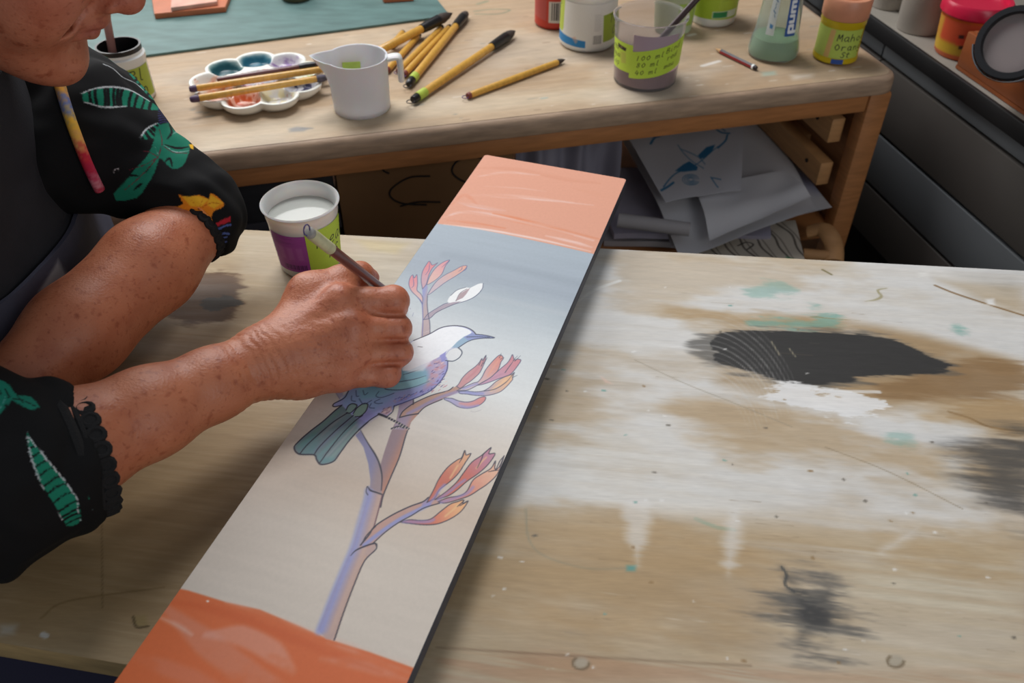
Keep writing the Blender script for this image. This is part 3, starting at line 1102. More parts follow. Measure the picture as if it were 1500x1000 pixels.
# fork: left and right limbs
pc.poly(Z3([(880, 970), (950, 800), (1030, 620), (1080, 450), (1100, 370), (1140, 280), (1200, 225), (1160, 90), (1040, 130), (1020, 200), (1000, 290), (970, 350), (940, 430), (890, 580), (855, 700), (870, 820), (868, 930)]), (150, 126, 132), .97, .8,
        grad=((570, 660), (592, 664), (190, 134, 110)))
pc.poly(Z3([(625, 420), (700, 530), (745, 680), (765, 830), (762, 905), (868, 950), (875, 880), (862, 760), (848, 690), (810, 600), (740, 490), (672, 378)]), (136, 134, 168), .97, .8, grad=((538, 690), (558, 690), (158, 138, 140)))
pc.stroke(Z3([(1200, 225), (1140, 285), (1105, 380), (1082, 450), (1032, 620), (955, 800), (885, 970), (860, 1080)]), 2.0, INK)
pc.stroke(Z3([(672, 370), (740, 490), (810, 600), (850, 690), (872, 800), (866, 925)]), 2.2, INK, taper=(.3, .6))
pc.stroke(Z3([(740, 890), (765, 925), (820, 945), (885, 968)]), 2.4, INK, taper=(.4, .7))
pc.stroke(Z6([(350, 50), (345, 80), (355, 100)]), 1.2, INK)
pc.stroke(Z6([(440, 100), (415, 200), (392, 285)]), 1.7, (110, 74, 84))
pc.stroke(Z6([(406, 388), (402, 420), (335, 490), (270, 640), (210, 800), (160, 950)]), 1.8, INK)
# lower branch with four buds
pc.poly(Z5([(-20, 920), (0, 885), (60, 810), (110, 740), (250, 650), (400, 580), (510, 540), (570, 490), (650, 470), (680, 540), (640, 555), (520, 590), (420, 650), (310, 712), (200, 790), (100, 885), (60, 920)]), (190, 150, 138), .97, .8)
pc.stroke(Z5([(20, 900), (110, 830), (220, 750), (330, 680), (450, 620), (560, 565)]), 6, (138, 150, 208), .8, soft=2)
pc.stroke(Z5([(520, 560), (570, 520), (620, 470)]), 6, (146, 142, 196), .7, soft=2)
buds5 = [([(545, 545), (600, 440), (650, 340), (720, 250), (800, 190), (835, 172), (860, 112), (872, 150), (912, 140), (868, 210), (810, 300), (740, 370), (650, 440), (610, 510)], (200, 108, 88), (225, 168, 128)),
         ([(610, 522), (700, 460), (790, 380), (850, 300), (920, 210), (1000, 155), (1080, 88), (1062, 140), (1115, 140), (1060, 225), (980, 300), (880, 370), (800, 440), (720, 492)], (205, 104, 84), (190, 130, 150)),
         ([(640, 540), (720, 507), (820, 490), (880, 450), (930, 360), (1000, 310), (1080, 262), (1118, 200), (1112, 265), (1150, 250), (1190, 158), (1140, 300), (1060, 385), (980, 440), (900, 490), (800, 525), (700, 550)], (214, 132, 112), (230, 178, 150)),
         ([(320, 708), (400, 690), (500, 697), (580, 682), (660, 620), (740, 560), (800, 540), (850, 525), (845, 555), (890, 535), (840, 610), (780, 660), (700, 702), (620, 727), (520, 732), (400, 720)], (206, 104, 86), (236, 176, 124))]
for pts, ca, cb in buds5:
    p_ = Z5(pts)
    shape(p_, ca, grad=(p_[2], p_[len(p_) // 2], cb), w=1.5, sm=2)
for q in ([(560, 560), (610, 500), (650, 440), (690, 400)], [(640, 520), (740, 450), (800, 400), (860, 360)], [(660, 545), (780, 510), (880, 470), (930, 420)], [(350, 705), (450, 708), (560, 705), (600, 690)]):
    pc.stroke(Z5(q), 4.5, (146, 140, 196), .65, soft=2)
for q in ([(740, 340), (770, 290), (800, 240)], [(960, 260), (1000, 210), (1040, 170)], [(700, 660), (760, 610), (800, 570)]):
    pc.stroke(Z5(q), 2.5, (236, 196, 140), .7, soft=1.5)
for q in ([(815, 215), (845, 160), (860, 110)], [(965, 260), (1000, 190), (1020, 140), (1080, 90)], [(1120, 280), (1150, 210), (1190, 155)], [(800, 580), (835, 550), (862, 525)], [(1060, 290), (1110, 280), (1150, 275)], [(820, 575), (870, 545), (892, 537)]):
    pc.stroke(Z5(q), 1.4, INK, taper=(.6, .3))
pc.stroke(Z5([(-10, 900), (60, 815), (110, 742), (250, 652), (400, 580), (510, 540), (555, 505)]), 2.0, INK)
pc.stroke(Z5([(95, 885), (200, 790), (310, 712), (420, 652), (520, 592), (650, 552)]), 1.6, INK)
pc.stroke(Z6([(318, 388), (350, 335), (400, 285)]), 1.6, INK, taper=(.2, 1))
pc.stroke(Z6([(255, 455), (285, 425), (340, 400), (395, 384), (408, 396)]), 2.2, INK, taper=(.4, 1))
# ---- branch to the right of the bird, five buds
pc.poly(Z2([(655, 885), (690, 825), (790, 752), (950, 680), (1100, 638), (1190, 590), (1240, 540), (1290, 560), (1200, 650), (1050, 716), (900, 782), (830, 842), (820, 860)]), (186, 146, 128), .97, .8)
pc.stroke(Z4([(-20, 880), (100, 820), (250, 740), (380, 680), (500, 640), (620, 600)]), 6, (146, 140, 190), .7, soft=2.5)
pc.poly(Z2([(650, 770), (785, 715), (780, 760), (690, 825), (655, 885), (830, 850), (760, 930), (740, 1000), (600, 990), (640, 890)]), (158, 140, 160), .97, .8, grad=((596, 610), (610, 612), (190, 138, 112)))
buds4 = [([(575, 545), (600, 520), (650, 440), (720, 370), (800, 310), (850, 260), (885, 208), (895, 230), (936, 168), (925, 240), (900, 300), (860, 380), (800, 440), (740, 490), (690, 522), (620, 570)], (204, 150, 152), (196, 136, 140)),
         ([(580, 600), (660, 560), (780, 508), (840, 490), (890, 430), (930, 350), (1000, 260), (1080, 180), (1120, 165), (1150, 205), (1120, 250), (1090, 340), (1040, 400), (980, 450), (900, 495), (830, 535), (720, 590), (640, 598)], (206, 190, 196), (214, 140, 130)),
         ([(830, 535), (980, 450), (1050, 390), (1130, 320), (1200, 260), (1240, 200), (1262, 160), (1285, 222), (1320, 215), (1365, 228), (1330, 290), (1250, 390), (1180, 425), (1090, 455), (1000, 490), (900, 522)], (196, 150, 172), (204, 134, 142)),
         ([(600, 608), (700, 605), (800, 615), (900, 605), (980, 560), (1060, 490), (1150, 440), (1250, 402), (1285, 380), (1262, 440), (1260, 470), (1180, 560), (1100, 620), (980, 655), (900, 662), (800, 657), (700, 642), (620, 636)], (164, 164, 206), (230, 180, 140)),
         ([(420, 690), (520, 695), (600, 725), (700, 740), (780, 725), (850, 690), (900, 675), (932, 680), (925, 720), (870, 770), (800, 800), (720, 815), (640, 810), (580, 790), (500, 740), (430, 710)], (174, 170, 206), (214, 138, 136))]
for pts, ca, cb in buds4:
    p_ = Z4(pts)
    i0 = 0 if pts[0][0] > 500 else 1
    shape(p_, ca, grad=(p_[1], p_[len(p_) // 2], cb), ink=(86, 88, 112), w=1.4, sm=2)
for q, c in (([(660, 575), (740, 545), (830, 515)], (146, 150, 206)), ([(700, 615), (800, 635), (900, 635)], (146, 152, 206)), ([(1000, 460), (1080, 420), (1180, 380)], (190, 140, 160)), ([(960, 420), (1020, 330), (1080, 240)], (224, 160, 140)),
             ([(620, 755), (720, 765), (820, 740), (890, 700)], (222, 150, 140)), ([(1000, 600), (1100, 530), (1180, 470)], (240, 196, 150)), ([(640, 795), (720, 805), (840, 780)], (150, 152, 206)), ([(700, 460), (780, 390), (840, 320)], (196, 130, 140))):
    pc.stroke(Z4(q), 3.4, c, .7, soft=1.8)
for q in ([(850, 290), (885, 210)], [(880, 300), (935, 168)], [(905, 270), (955, 195)], [(1100, 200), (1125, 140)], [(1115, 215), (1160, 195)], [(1270, 235), (1322, 175)], [(1290, 240), (1362, 172)], [(1250, 420), (1292, 372)], [(1265, 440), (1322, 412)], [(1170, 380), (1220, 310), (1275, 235)], [(915, 605), (1050, 580), (1180, 500), (1260, 410)]):
    pc.stroke(Z4(q), 1.3, (76, 84, 100), taper=(1, .3))
pc.stroke(Z2([(655, 885), (690, 825), (790, 752), (950, 680), (1100, 638), (1150, 605)]), 1.8, INK)
pc.stroke(Z2([(830, 845), (900, 782), (1050, 716)]), 1.7, INK)
pc.stroke(Z2([(660, 882), (740, 862), (830, 848)]), 2.2, INK)
pc.stroke(Z2([(785, 715), (782, 765)]), 1.5, INK)
pc.stroke(Z4([(750, 850), (800, 860), (880, 835)]), 1.0, (190, 184, 182), .8)
# ---- upper stem with its small flowers
pc.poly(Z1([(225, 790), (240, 600), (235, 480), (240, 380), (235, 300), (275, 285), (290, 310), (285, 390), (285, 470), (297, 560), (310, 640), (312, 760)]), (150, 154, 196), .97, .7, grad=((619, 430), (629, 430), (184, 164, 166)))
for pts, ca, cb in (([(240, 470), (200, 410), (140, 350), (115, 290), (125, 230), (150, 200), (165, 230), (188, 198), (195, 280), (190, 340), (220, 370), (242, 410)], (214, 180, 176), (222, 140, 146)),
                    ([(240, 330), (228, 250), (240, 170), (280, 100), (305, 75), (330, 112), (380, 90), (330, 140), (300, 200), (275, 285)], (200, 160, 170), (224, 136, 140)),
                    ([(280, 292), (300, 230), (350, 150), (420, 90), (490, 65), (450, 120), (420, 190), (370, 240), (310, 280)], (222, 180, 170), (220, 150, 156)),
                    ([(285, 385), (330, 310), (380, 250), (450, 200), (530, 160), (600, 122), (650, 118), (620, 160), (540, 215), (450, 270), (370, 330), (310, 375)], (200, 180, 186), (224, 166, 148))):
    p_ = Z1(pts)
    shape(p_, ca, grad=(p_[1], p_[len(p_) // 2], cb), ink=(92, 98, 132), w=1.3, sm=2)
for q in ([(140, 320), (160, 290), (150, 205)], [(270, 200), (300, 150), (305, 80)], [(420, 130), (470, 85), (490, 62)], [(570, 170), (600, 150), (605, 122)], [(590, 180), (640, 150), (650, 118)], [(125, 505), (130, 515)], [(148, 580), (158, 548)]):
    pc.stroke(Z1(q), 1.2, (100, 106, 150), taper=(.5, .4))
pc.poly(Z1([(470, 442), (500, 390), (560, 340), (640, 315), (680, 320), (750, 285), (800, 280), (790, 330), (730, 390), (650, 437), (560, 457), (500, 460)]), (240, 241, 240), .97, .7, sm=2)
pc.poly(Z1([(550, 440), (590, 370), (680, 320), (645, 375), (612, 412)]), (170, 146, 150), .9, .7)
pc.poly(Z1([(250, 612), (290, 560), (370, 510), (440, 470), (520, 452), (600, 442), (520, 476), (440, 512), (350, 562), (310, 602)]), (170, 156, 168), .97, .7)
pc.stroke(Z1([(250, 612), (290, 560), (370, 508), (440, 468), (470, 460)]), 1.3, (92, 96, 124))
pc.stroke(Z1([(255, 610), (310, 598), (370, 545), (450, 506), (540, 468), (650, 436), (735, 392), (790, 330), (800, 280)]), 1.4, (86, 92, 116))
pc.stroke(Z1([(500, 390), (560, 340), (640, 315)]), 1.2, (100, 106, 122))
pc.stroke(Z1([(548, 440), (588, 368), (650, 330)]), 1.2, (110, 96, 106))
pc.stroke(Z1([(240, 760), (245, 600), (235, 460), (200, 410)]), 1.2, (96, 108, 168))
pc.stroke(Z1([(312, 760), (308, 640), (293, 560), (284, 470), (286, 392)]), 1.4, (84, 88, 112))
# ---- the bird: tail, body, wing, white head
bird = Z1([(100, 840), (160, 800), (300, 745), (400, 690), (480, 671), (560, 668), (640, 682), (700, 710), (735, 745), (820, 756), (905, 778), (800, 782), (720, 792), (660, 812), (600, 850), (560, 872), (455, 930)]) + \
    Z2([(1090, 320), (1102, 372), (1090, 450), (1040, 540), (960, 620), (880, 670), (760, 720), (612, 775), (590, 830), (540, 872), (470, 850), (380, 910), (300, 980)]) + \
    Z3([(640, 390), (430, 640), (200, 480), (430, 205), (500, 148), (430, 160), (425, 132), (500, 80), (560, 15)]) + [(528, 552), (566, 526), (590, 508)]
pc.poly(bird, (166, 172, 218), 1, .8)
pc.poly(Z3([(520, 60), (600, 0), (900, 0), (1000, 60), (800, 190), (700, 140), (560, 170), (500, 140)]), (150, 178, 216), .8, 6)
pc.poly(Z2([(600, 420), (700, 380), (860, 410), (920, 450), (935, 560), (820, 600), (640, 640), (450, 700), (300, 720), (260, 600)]), (140, 190, 208), .85, 5)
pc.poly(Z2([(560, 575), (700, 520), (890, 500), (920, 560), (800, 600), (640, 628), (540, 622)]), (158, 206, 214), .9, 2.5)
pc.poly(Z2([(660, 480), (850, 440), (890, 500), (700, 560), (560, 575)]), (142, 192, 208), .9, 2.5)
pc.poly(Z2([(890, 380), (1000, 330), (1070, 380), (1080, 440), (960, 600), (860, 660), (930, 520)]), (206, 154, 160), .75, 5, noise=.5 + .5 * sstep(.35, .6, fbm(PNH, PNW, 200, 60, 61, 3)))
pc.poly(Z2([(520, 800), (580, 780), (590, 820), (540, 865), (480, 840)]), (206, 158, 158), .8, 2)
pc.poly(Z2([(1080, 400), (1095, 440), (1040, 540), (960, 618), (860, 672), (700, 735), (620, 770), (640, 720), (860, 640), (980, 560), (1060, 460)]), (150, 146, 210), .6, 3)
rp = random.Random(5)
for k in range(60):
    x, y = rp.uniform(900, 1085), rp.uniform(330, 660)
    if x < 900 + (660 - y) * -.1 + 30 or (x - 1100) ** 2 / 90000 + 0 > 1:
        continue
    pc.stroke(Z2([(x, y), (x + rp.uniform(10, 26), y - rp.uniform(2, 16))]), rp.uniform(.9, 1.6), rp.choice([(74, 70, 130), (232, 206, 196), (196, 130, 140), (110, 90, 130)]), .85)
for k in range(26):
    x = rp.uniform(600, 960)
    y = 760 - (x - 600) * .30 + rp.uniform(-45, -5)
    pc.stroke(Z2([(x, y), (x + rp.uniform(8, 20), y - rp.uniform(4, 14))]), 1.2, rp.choice([(78, 76, 150), (200, 150, 156), (86, 84, 120)]), .8)
for k in range(14):
    x, y = rp.uniform(490, 580), rp.uniform(795, 850)
    pc.stroke(Z2([(x, y), (x + 12, y - 10)]), 1.1, rp.choice([(90, 70, 96), (232, 206, 196)]), .85)
# tail feathers
tail = Z3([(500, 145), (430, 200), (330, 290), (200, 390), (100, 480), (62, 535), (108, 592), (245, 600), (270, 645), (312, 688), (420, 662), (480, 590), (560, 480), (640, 390), (720, 300), (600, 240)])
pc.poly(tail, (116, 136, 140), 1, .8)
for a_, b_, c, w in (((470, 200), (110, 520), (112, 146, 136), 8), ((520, 230), (160, 560), (140, 146, 148), 7), ((570, 270), (260, 560), (118, 130, 150), 8), ((620, 300), (300, 600), (110, 150, 150), 7), ((680, 330), (400, 630), (134, 158, 152), 9), ((640, 320), (360, 620), (150, 160, 160), 5)):
    pc.stroke(Z3([a_, b_]), w, c, .8, soft=3, taper=(.7, .7))
pc.poly(Z3([(110, 500), (220, 410), (300, 420), (250, 590), (120, 590)]), (96, 146, 148), .5, 6)
pc.poly(Z3([(270, 620), (420, 620), (440, 650), (320, 684)]), (100, 150, 152), .6, 5)
pc.poly(Z3([(640, 250), (740, 190), (830, 240), (740, 300), (660, 370)]), (156, 150, 204), .8, 6)
for q in ([(500, 145), (430, 200), (330, 290), (200, 390), (100, 480), (62, 535), (108, 592), (245, 600), (270, 645), (312, 688), (420, 662), (480, 590), (560, 480), (640, 390), (740, 300)],):
    pc.stroke(Z3(q), 2.2, INK)
for q in ([(115, 590), (180, 510), (300, 400), (420, 300), (560, 210)], [(245, 600), (300, 520), (440, 380), (580, 260), (620, 225)], [(300, 670), (380, 560), (500, 410), (620, 290), (690, 240)]):
    pc.stroke(Z3(q), 1.9, INK)
# rump feathers
for q, c in (([(540, 190), (560, 150), (600, 130), (640, 150), (600, 200), (570, 218), (545, 212)], (140, 168, 160)), ([(605, 220), (640, 170), (700, 130), (740, 140), (720, 200), (670, 245), (625, 250)], (146, 176, 160))):
    pc.poly(Z3(q), c, .95, .8, sm=3)
    pc.stroke(Z3(q[::1]), 1.8, INK)
pc.stroke(Z3([(560, 15), (520, 80), (425, 132), (430, 158), (500, 145)]), 1.8, INK)
for q in ([(590, 60), (590, 100), (625, 110)], [(630, 10), (635, 60), (655, 62)], [(695, 10), (710, 50), (740, 30)], [(660, 85), (690, 130), (720, 130), (775, 100)], [(840, 20), (815, 60), (860, 75), (930, 55), (980, 35)], [(850, 90), (800, 115), (830, 130), (875, 125)], [(770, 130), (755, 165), (800, 172)]):
    pc.stroke(Z3(q), 1.3, (72, 84, 116), .9)
# wing lines
for q in ([(690, 490), (760, 470), (850, 438)], [(560, 572), (700, 548), (800, 530), (900, 500)], [(620, 572), (560, 590), (522, 615), (560, 628), (680, 628), (800, 600), (925, 552)]):
    pc.stroke(Z2(q), 1.5, (72, 84, 110), .95, taper=(.5, .4))
# white head and back
pc.poly(Z1([(60, 900), (160, 805), (300, 750), (400, 695), (480, 675), (560, 673), (640, 690), (695, 725), (650, 760), (580, 800), (520, 860), (460, 900), (400, 950), (330, 985), (200, 1040), (60, 1080)]), (240, 242, 243), .98, .9, sm=2)
pc.poly(Z1([(40, 1000), (150, 960), (330, 985), (250, 1080), (120, 1090), (30, 1060)]), (232, 232, 236), .8, 3)
for k in range(26):
    x, y = rp.uniform(180, 600), rp.uniform(720, 960)
    pc.stroke(Z1([(x, y), (x + rp.uniform(30, 90), y - rp.uniform(15, 50))]), rp.uniform(.6, 1.1), rp.choice([(206, 212, 220), (252, 252, 252), (214, 216, 222)]), .5, taper=(.2, .2))
pc.poly(Z1([(505, 875), (560, 815), (620, 770), (700, 735), (735, 748), (720, 785), (660, 812), (600, 850), (570, 868)]), (146, 176, 196), .95, 1)
pc.poly(Z1([(620, 770), (700, 735), (738, 748), (820, 756), (905, 778), (800, 782), (720, 790), (660, 800)]), (140, 150, 196), .9, .8)
pc.poly(Z1([(400, 940), (460, 905), (450, 990), (420, 1000)]), (146, 146, 206), .9, 1)
pc.stroke(Z1([(160, 802), (300, 745), (400, 690), (480, 670), (560, 667), (640, 681), (700, 710), (735, 746)]), 1.8, INK)
pc.stroke(Z1([(735, 746), (820, 755), (905, 778), (800, 782), (720, 792), (660, 812), (600, 850), (575, 868)]), 1.8, (66, 74, 96))
pc.stroke(Z1([(650, 770), (740, 768), (860, 772)]), 1.5, (66, 74, 96))
pc.stroke(Z1([(200, 858), (240, 862)]), 1.6, (150, 146, 150))
wat = Z1([(530 + 75 * math.cos(t), 930 - 62 * math.sin(t)) for t in np.linspace(0, 2 * math.pi, 20)[:-1]])
pc.poly(wat, (224, 226, 226), 1, .8)
pc.stroke(Z1([(570, 868), (600, 895), (604, 925), (575, 965), (520, 992), (455, 985)]), 1.9, (72, 82, 100))
pc.stroke(Z1([(455, 935), (490, 890), (545, 868)]), 1.2, (170, 176, 206))
pc.stroke(Z2([(1100, 370), (1092, 450), (1042, 540), (962, 622), (880, 672), (760, 722), (612, 777)]), 2.0, (74, 76, 128))
pc.stroke(Z2([(608, 775), (592, 830), (545, 872)]), 1.6, INK)
pc.stroke(Z2([(280, 995), (380, 910), (470, 852)]), 1.9, INK)
# leg and foot
pc.stroke(Z2([(465, 850), (540, 880), (640, 930), (740, 985)]), 3.6, INK)
pc.stroke(Z2([(585, 985), (650, 965), (700, 975)]), 3.0, INK)
for k in range(9):
    t = k / 8
    x, y = 550 + 185 * t, 885 + 98 * t
    pc.stroke(Z2([(x - 6, y + 8), (x + 6, y - 8)]), 1.2, (226, 214, 196), .95)
for k in range(4):
    x, y = 600 + 26 * k, 984 - 5 * k
    pc.stroke(Z2([(x - 5, y + 5), (x + 5, y - 5)]), 1.0, (226, 214, 196), .9)
# stalk seen behind the rump
pc.poly(Z2([(60, 640), (130, 640), (140, 680), (105, 710)]), (170, 168, 200), .8, 1.5)
pc.stroke(Z2([(60, 640), (105, 712)]), 1.1, (120, 116, 150), .7)

panel = thing('painting', 'long wooden panel painted with a blue bird on a flax stalk between orange ends', 'painting',
              pTL + pex * pW / 2 - pey * PL * .5 - [0, 0, HB])
edgem = mat('panel_edge', (62, 64, 74), .55, var=.12, vscale=60)
pcr = .004


def pan_xy(u_, v_):
    return pTL[:2] + pex[:2] * u_ + -pey[:2] * v_


out = []
for cx, cy, t0 in ((pcr, pcr, math.pi), (pW - pcr, pcr, -math.pi / 2)):
    for t in np.linspace(t0, t0 + math.pi / 2, 5):
        out.append(pan_xy(cx + pcr * math.cos(t), cy + pcr * math.sin(t)))
out += [pan_xy(pW, PL), pan_xy(0, PL)]
G().prism(out[::-1], TZ + HB - .0125, TZ + HB - .0002, .0008).obj('panel_board', edgem, panel, world=True)
u_, v_ = np.meshgrid(np.linspace(0.0006, pW - .0006, PNW), np.linspace(.0006, PL - .0006, PNH))
# keep the face inside the rounded corners
for sx in (0, 1):
    uu = u_ if sx == 0 else pW - u_
    dx, dy = pcr - uu, pcr - v_
    inn = (dx > 0) & (dy > 0)
    dd = np.hypot(dx, dy)
    over = inn & (dd > pcr - .0006)
    sc = np.where(over, (pcr - .0006) / np.maximum(dd, 1e-9), 1)
    uu2 = np.where(over, pcr - dx * sc, uu)
    v_ = np.where(over, pcr - dy * sc, v_)
    u_ = uu2 if sx == 0 else pW - uu2
V = pTL[None, None, :] + u_[..., None] * pex - v_[..., None] * pey
V = V.reshape(-1, 3)
V[:, 2] = TZ + HB
raw_mesh('painted_face', V, grid_faces(PNH, PNW)[:, ::-1], [pmat('panel_paint', .55, spec=.3, grain=.03, gscale=300, bump=.08, bscale=220)], panel, pc.linear(), world=True)
batm = mat('batten_wood', (150, 120, 84), .6, var=.1)
for v0 in (.20, .60):
    q4 = [pan_xy(.012, v0), pan_xy(pW - .012, v0), pan_xy(pW - .012, v0 + .03), pan_xy(.012, v0 + .03)]
    G().prism(q4[::-1], TZ + .0002, TZ + HB - .0127, .001).obj('batten', batm, panel, world=True)
# ------------------------------------------------------------------ pots, bottles and tools
PI = math.pi
plw = mat('white_plastic', (226, 226, 222), .35, sss=.15)
clearp = mat('clear_plastic', (232, 236, 240), .12, trans=.85, ior=1.2, alpha=1)
frost = mat('frosted_plastic', (226, 230, 234), .38, trans=.55, ior=1.25)
GREEN = (194, 222, 70)
BLK = (26, 26, 26)
labm = pmat('label_paper', .55, grain=.03, gscale=500)


def lerp_profile(prof):
    zs = [p[1] for p in prof]
    rs = [p[0] for p in prof]
    return lambda z: float(np.interp(z, zs, rs))


def facing(loc):
    """direction from a pot towards the painter's side of the table"""
    d = CAM - np.asarray(loc)
    return math.atan2(d[1], d[0])


# -- yoghurt pot of water on the worktable
cup_c = P(456, 384)
ch = height_to(cup_c, 294)
ztop = TZ + ch
rt = 57.5 * proj(cup_c + [0, 0, ch])[2] / FPX
rb = 43.5 * proj(cup_c)[2] / FPX
t = thing('water_pot', 'white yoghurt pot of cloudy water with purple and green labels on the worktable', 'pot', cup_c)
wall_o = [(rb * .93, 0), (rb, .003), (rb + (rt * .93 - rb) * .78, ch * .78), (rt * .93, ch * .86), (rt * .915, ch * .90), (rt * .94, ch * .955), (rt * .97, ch * .985), (rt, ch * .99), (rt, ch), (rt * .965, ch + .0012)]
wall_i = [(rt * .92, ch * .985), (rt * .90, ch * .9), (rt * .87, ch * .78), (rb * .95, .004), (0, .0035)]
G().lathe([(0, .0008)] + wall_o + wall_i, 64).obj('pot_wall', mat('yoghurt_pot', (228, 228, 226), .3, sss=.2, trans=.12), t)
wz = ch * .80
rw = rt * .872
G().lathe([(0, wz - .004), (rw, wz - .004), (rw, wz), (0, wz)], 48).obj('water', mat('cloudy_water', (206, 208, 200), .06, trans=.25, ior=1.33), t)
fc = facing(cup_c)
ro = lerp_profile([(rb, .003), (rb + (rt * .93 - rb) * .78, ch * .78), (rt * .93, ch * .86)])
c = Canvas(150, 170, (160, 68, 160))
for k in range(12):
    c.stroke([(6, 8 + k * 3.2), (70 + 30 * math.sin(k), 8 + k * 3.2)], 1, (104, 34, 108), .7, mapped=True)
c.poly([(20, 50), (140, 46), (146, 120), (24, 124)], (170, 78, 168), .6, 6, mapped=True)
for k in range(3):
    c.poly([(34 + 34 * k, 56), (54 + 34 * k, 55), (56 + 34 * k, 110), (36 + 34 * k, 112)], (184, 110, 182), .5, 4, mapped=True)
for k in range(18):
    c.poly([(40 + 5 * k, 136), (42 + 5 * k + k % 3, 136), (42 + 5 * k + k % 3, 158), (40 + 5 * k, 158)], (70, 22, 80), .8, .6, mapped=True)
wall_patch('purple_label', [labm], t, ro, ch * .14, ch * .74, fc - 1.25, fc + .02, c)
c = Canvas(190, 200, GREEN)
write(c, 'Lead', 44, 84, 44, BLK, 4, slant=.25, sp=.8)
c.stroke([(36, 60), (34, 78)], 3.5, BLK, mapped=True)
write(c, 'NS', 76, 140, 38, BLK, 4, slant=.2)
c.stroke([(165, 40), (184, 38)], 3.5, BLK, mapped=True)
wall_patch('green_label', [labm], t, ro, ch * .07, ch * .80, fc - .05, fc + 1.55, c, lift=.0006)


# -- brushes: handle, ferrule, bristles, cap, hanging loop
yel = mat('bamboo_yellow', (206, 156, 66), .35, var=.12, vscale=40, stretch=(6, 6, 1), coat=.3)
blackm = mat('black_lacquer', (26, 25, 26), .3)
hairm = mat('brush_hair', (62, 52, 46), .8, var=.25, vscale=200, stretch=(8, 8, 1))
hairg = mat('brush_hair_grey', (92, 86, 96), .85, var=.3, vscale=200)
brownm = mat('brown_lacquer', (96, 54, 52), .3, coat=.2)
tapeg = mat('green_tape', (168, 188, 72), .5, var=.12, vscale=120)
tapew = mat('pale_tape', (190, 188, 150), .5, var=.15, vscale=120)
loopm = mat('loop_cord', (80, 58, 110), .7)
loopb = mat('loop_cord_black', (34, 32, 36), .6)
endm = mat('brush_end_red', (120, 56, 48), .45)


def brush(name, label, a, b, r, ferr=0.0, hair=.02, tape=0.0, end=.0, hm=None, ferm=None, endmat=None, tm=None, loop=None, group=None, hmax=1.1, cat='brush',
          bm=None, loopdir=None):
    """a: handle end, b: tip of the bristles (room coordinates)"""
    a, b = np.asarray(a, float), np.asarray(b, float)
    L = np.linalg.norm(b - a)
    d = (b - a) / L
    t = thing(name, label, cat, (a + b) / 2 - [0, 0, r], group)
    s = 0.0
    if end:
        G().tube([a, a + d * end * .15, a + d * end * .5, a + d * end], [r * .55, r * .92, r * 1.02, r * 1.0], 16).obj('end_cap', endmat or endm, t, world=True)
        s = end
    if tape:
        G().tube([a + d * s, a + d * (s + tape)], [r * 1.12, r * 1.12], 18).obj('tape', tm or tapeg, t, world=True)
    e0 = L - hair - ferr
    G().tube([a + d * s, a + d * (s + .002), a + d * (e0 * .5), a + d * (e0 - .001), a + d * e0], [r * .9, r, r * 1.03, r * .98, r * .9], 18).obj('handle', hm or yel, t, world=True)
    if ferr:
        G().tube([a + d * (e0 - .003), a + d * (e0 + ferr * .3), a + d * (e0 + ferr)], [r * 1.12, r * 1.3, r * 1.25 * hmax], 18).obj('ferrule', ferm or blackm, t, world=True)
    f0 = e0 + ferr - .001
    k = hmax * (1.12 if ferr else .8)
    g = G()
    g.tube([a + d * f0, a + d * (f0 + hair * .3), a + d * (f0 + hair * .65), a + d * (f0 + hair * .9), b], [r * k, r * k * 1.05, r * k * .75, r * k * .3, r * .06], 12)
    g.obj('bristles', bm or hairm, t, world=True)
    if loop:
        up = np.array([0, 0, 1.0])
        sd = unit(np.cross(d, up)) if loopdir is None else unit(loopdir)
        R0 = r * .9
        pts = [a - d * R0 + (-d * math.cos(q) + sd * math.sin(q)) * R0 * 1.05 + d * 0.001 for q in np.linspace(0, 2 * PI, 21)[:-1]]
        G().tube(pts, r * .13, 6, closed=True).obj('hanging_loop', loop, t, world=True)
    return t


def onb(x, y, r):
    """resting on the bench under that sight line"""
    return P(x, y, r)


GB = 'loose brushes lying on the bench'
brush('paint_brush', 'large yellow brush with a black ferrule and green tape, lying apart beside the pile', onb(604, 147, .0068), onb(755, 45, .0085), .0056, ferr=.04, hair=.028, tape=.018, end=.012,
      endmat=blackm, loop=loopb, group=GB)
brush('paint_brush', 'thin yellow brush lying alone nearest the pinkish cup', onb(684, 141, .0048), onb(828, 87, .0048), .0045, hair=.016, end=.006, loop=loopm, group=GB)
brush('paint_brush', 'yellow brush with green tape and a black end, on the right of the brush pile', onb(598, 124, .0062), onb(685, 17, .0085), .0056, ferr=.034, hair=.026, tape=.014, end=.016, endmat=blackm,
      loop=loopb, group=GB)
brush('paint_brush', 'thin yellow brush lying tight against the green-taped one in the pile', onb(591, 110, .005), onb(661, 36, .005), .0045, hair=.014, end=.008, loop=loopm, group=GB)
brush('paint_brush', 'thin yellow brush in the middle of the pile', onb(583, 105, .005), onb(650, 37, .006), .0045, hair=.014, end=.008, loop=loopm, group=GB)
brush('paint_brush', 'thin yellow brush under the big dark-tipped one, half hidden by the jug', onb(566, 104, .005), onb(617, 48, .005), .0045, hair=.016, end=.006, group=GB)
brush('paint_brush', 'big yellow brush with a dark bristle head lying across the top of the pile', onb(552, 76, .010), onb(663, 19, .020), .0062, ferr=.036, hair=.032, end=.006, group=GB)
brush('paint_brush', 'short yellow stub of a brush behind the pile', onb(573, 68, .005), onb(592, 45, .005), .0045, hair=.008, end=.006, group=GB)

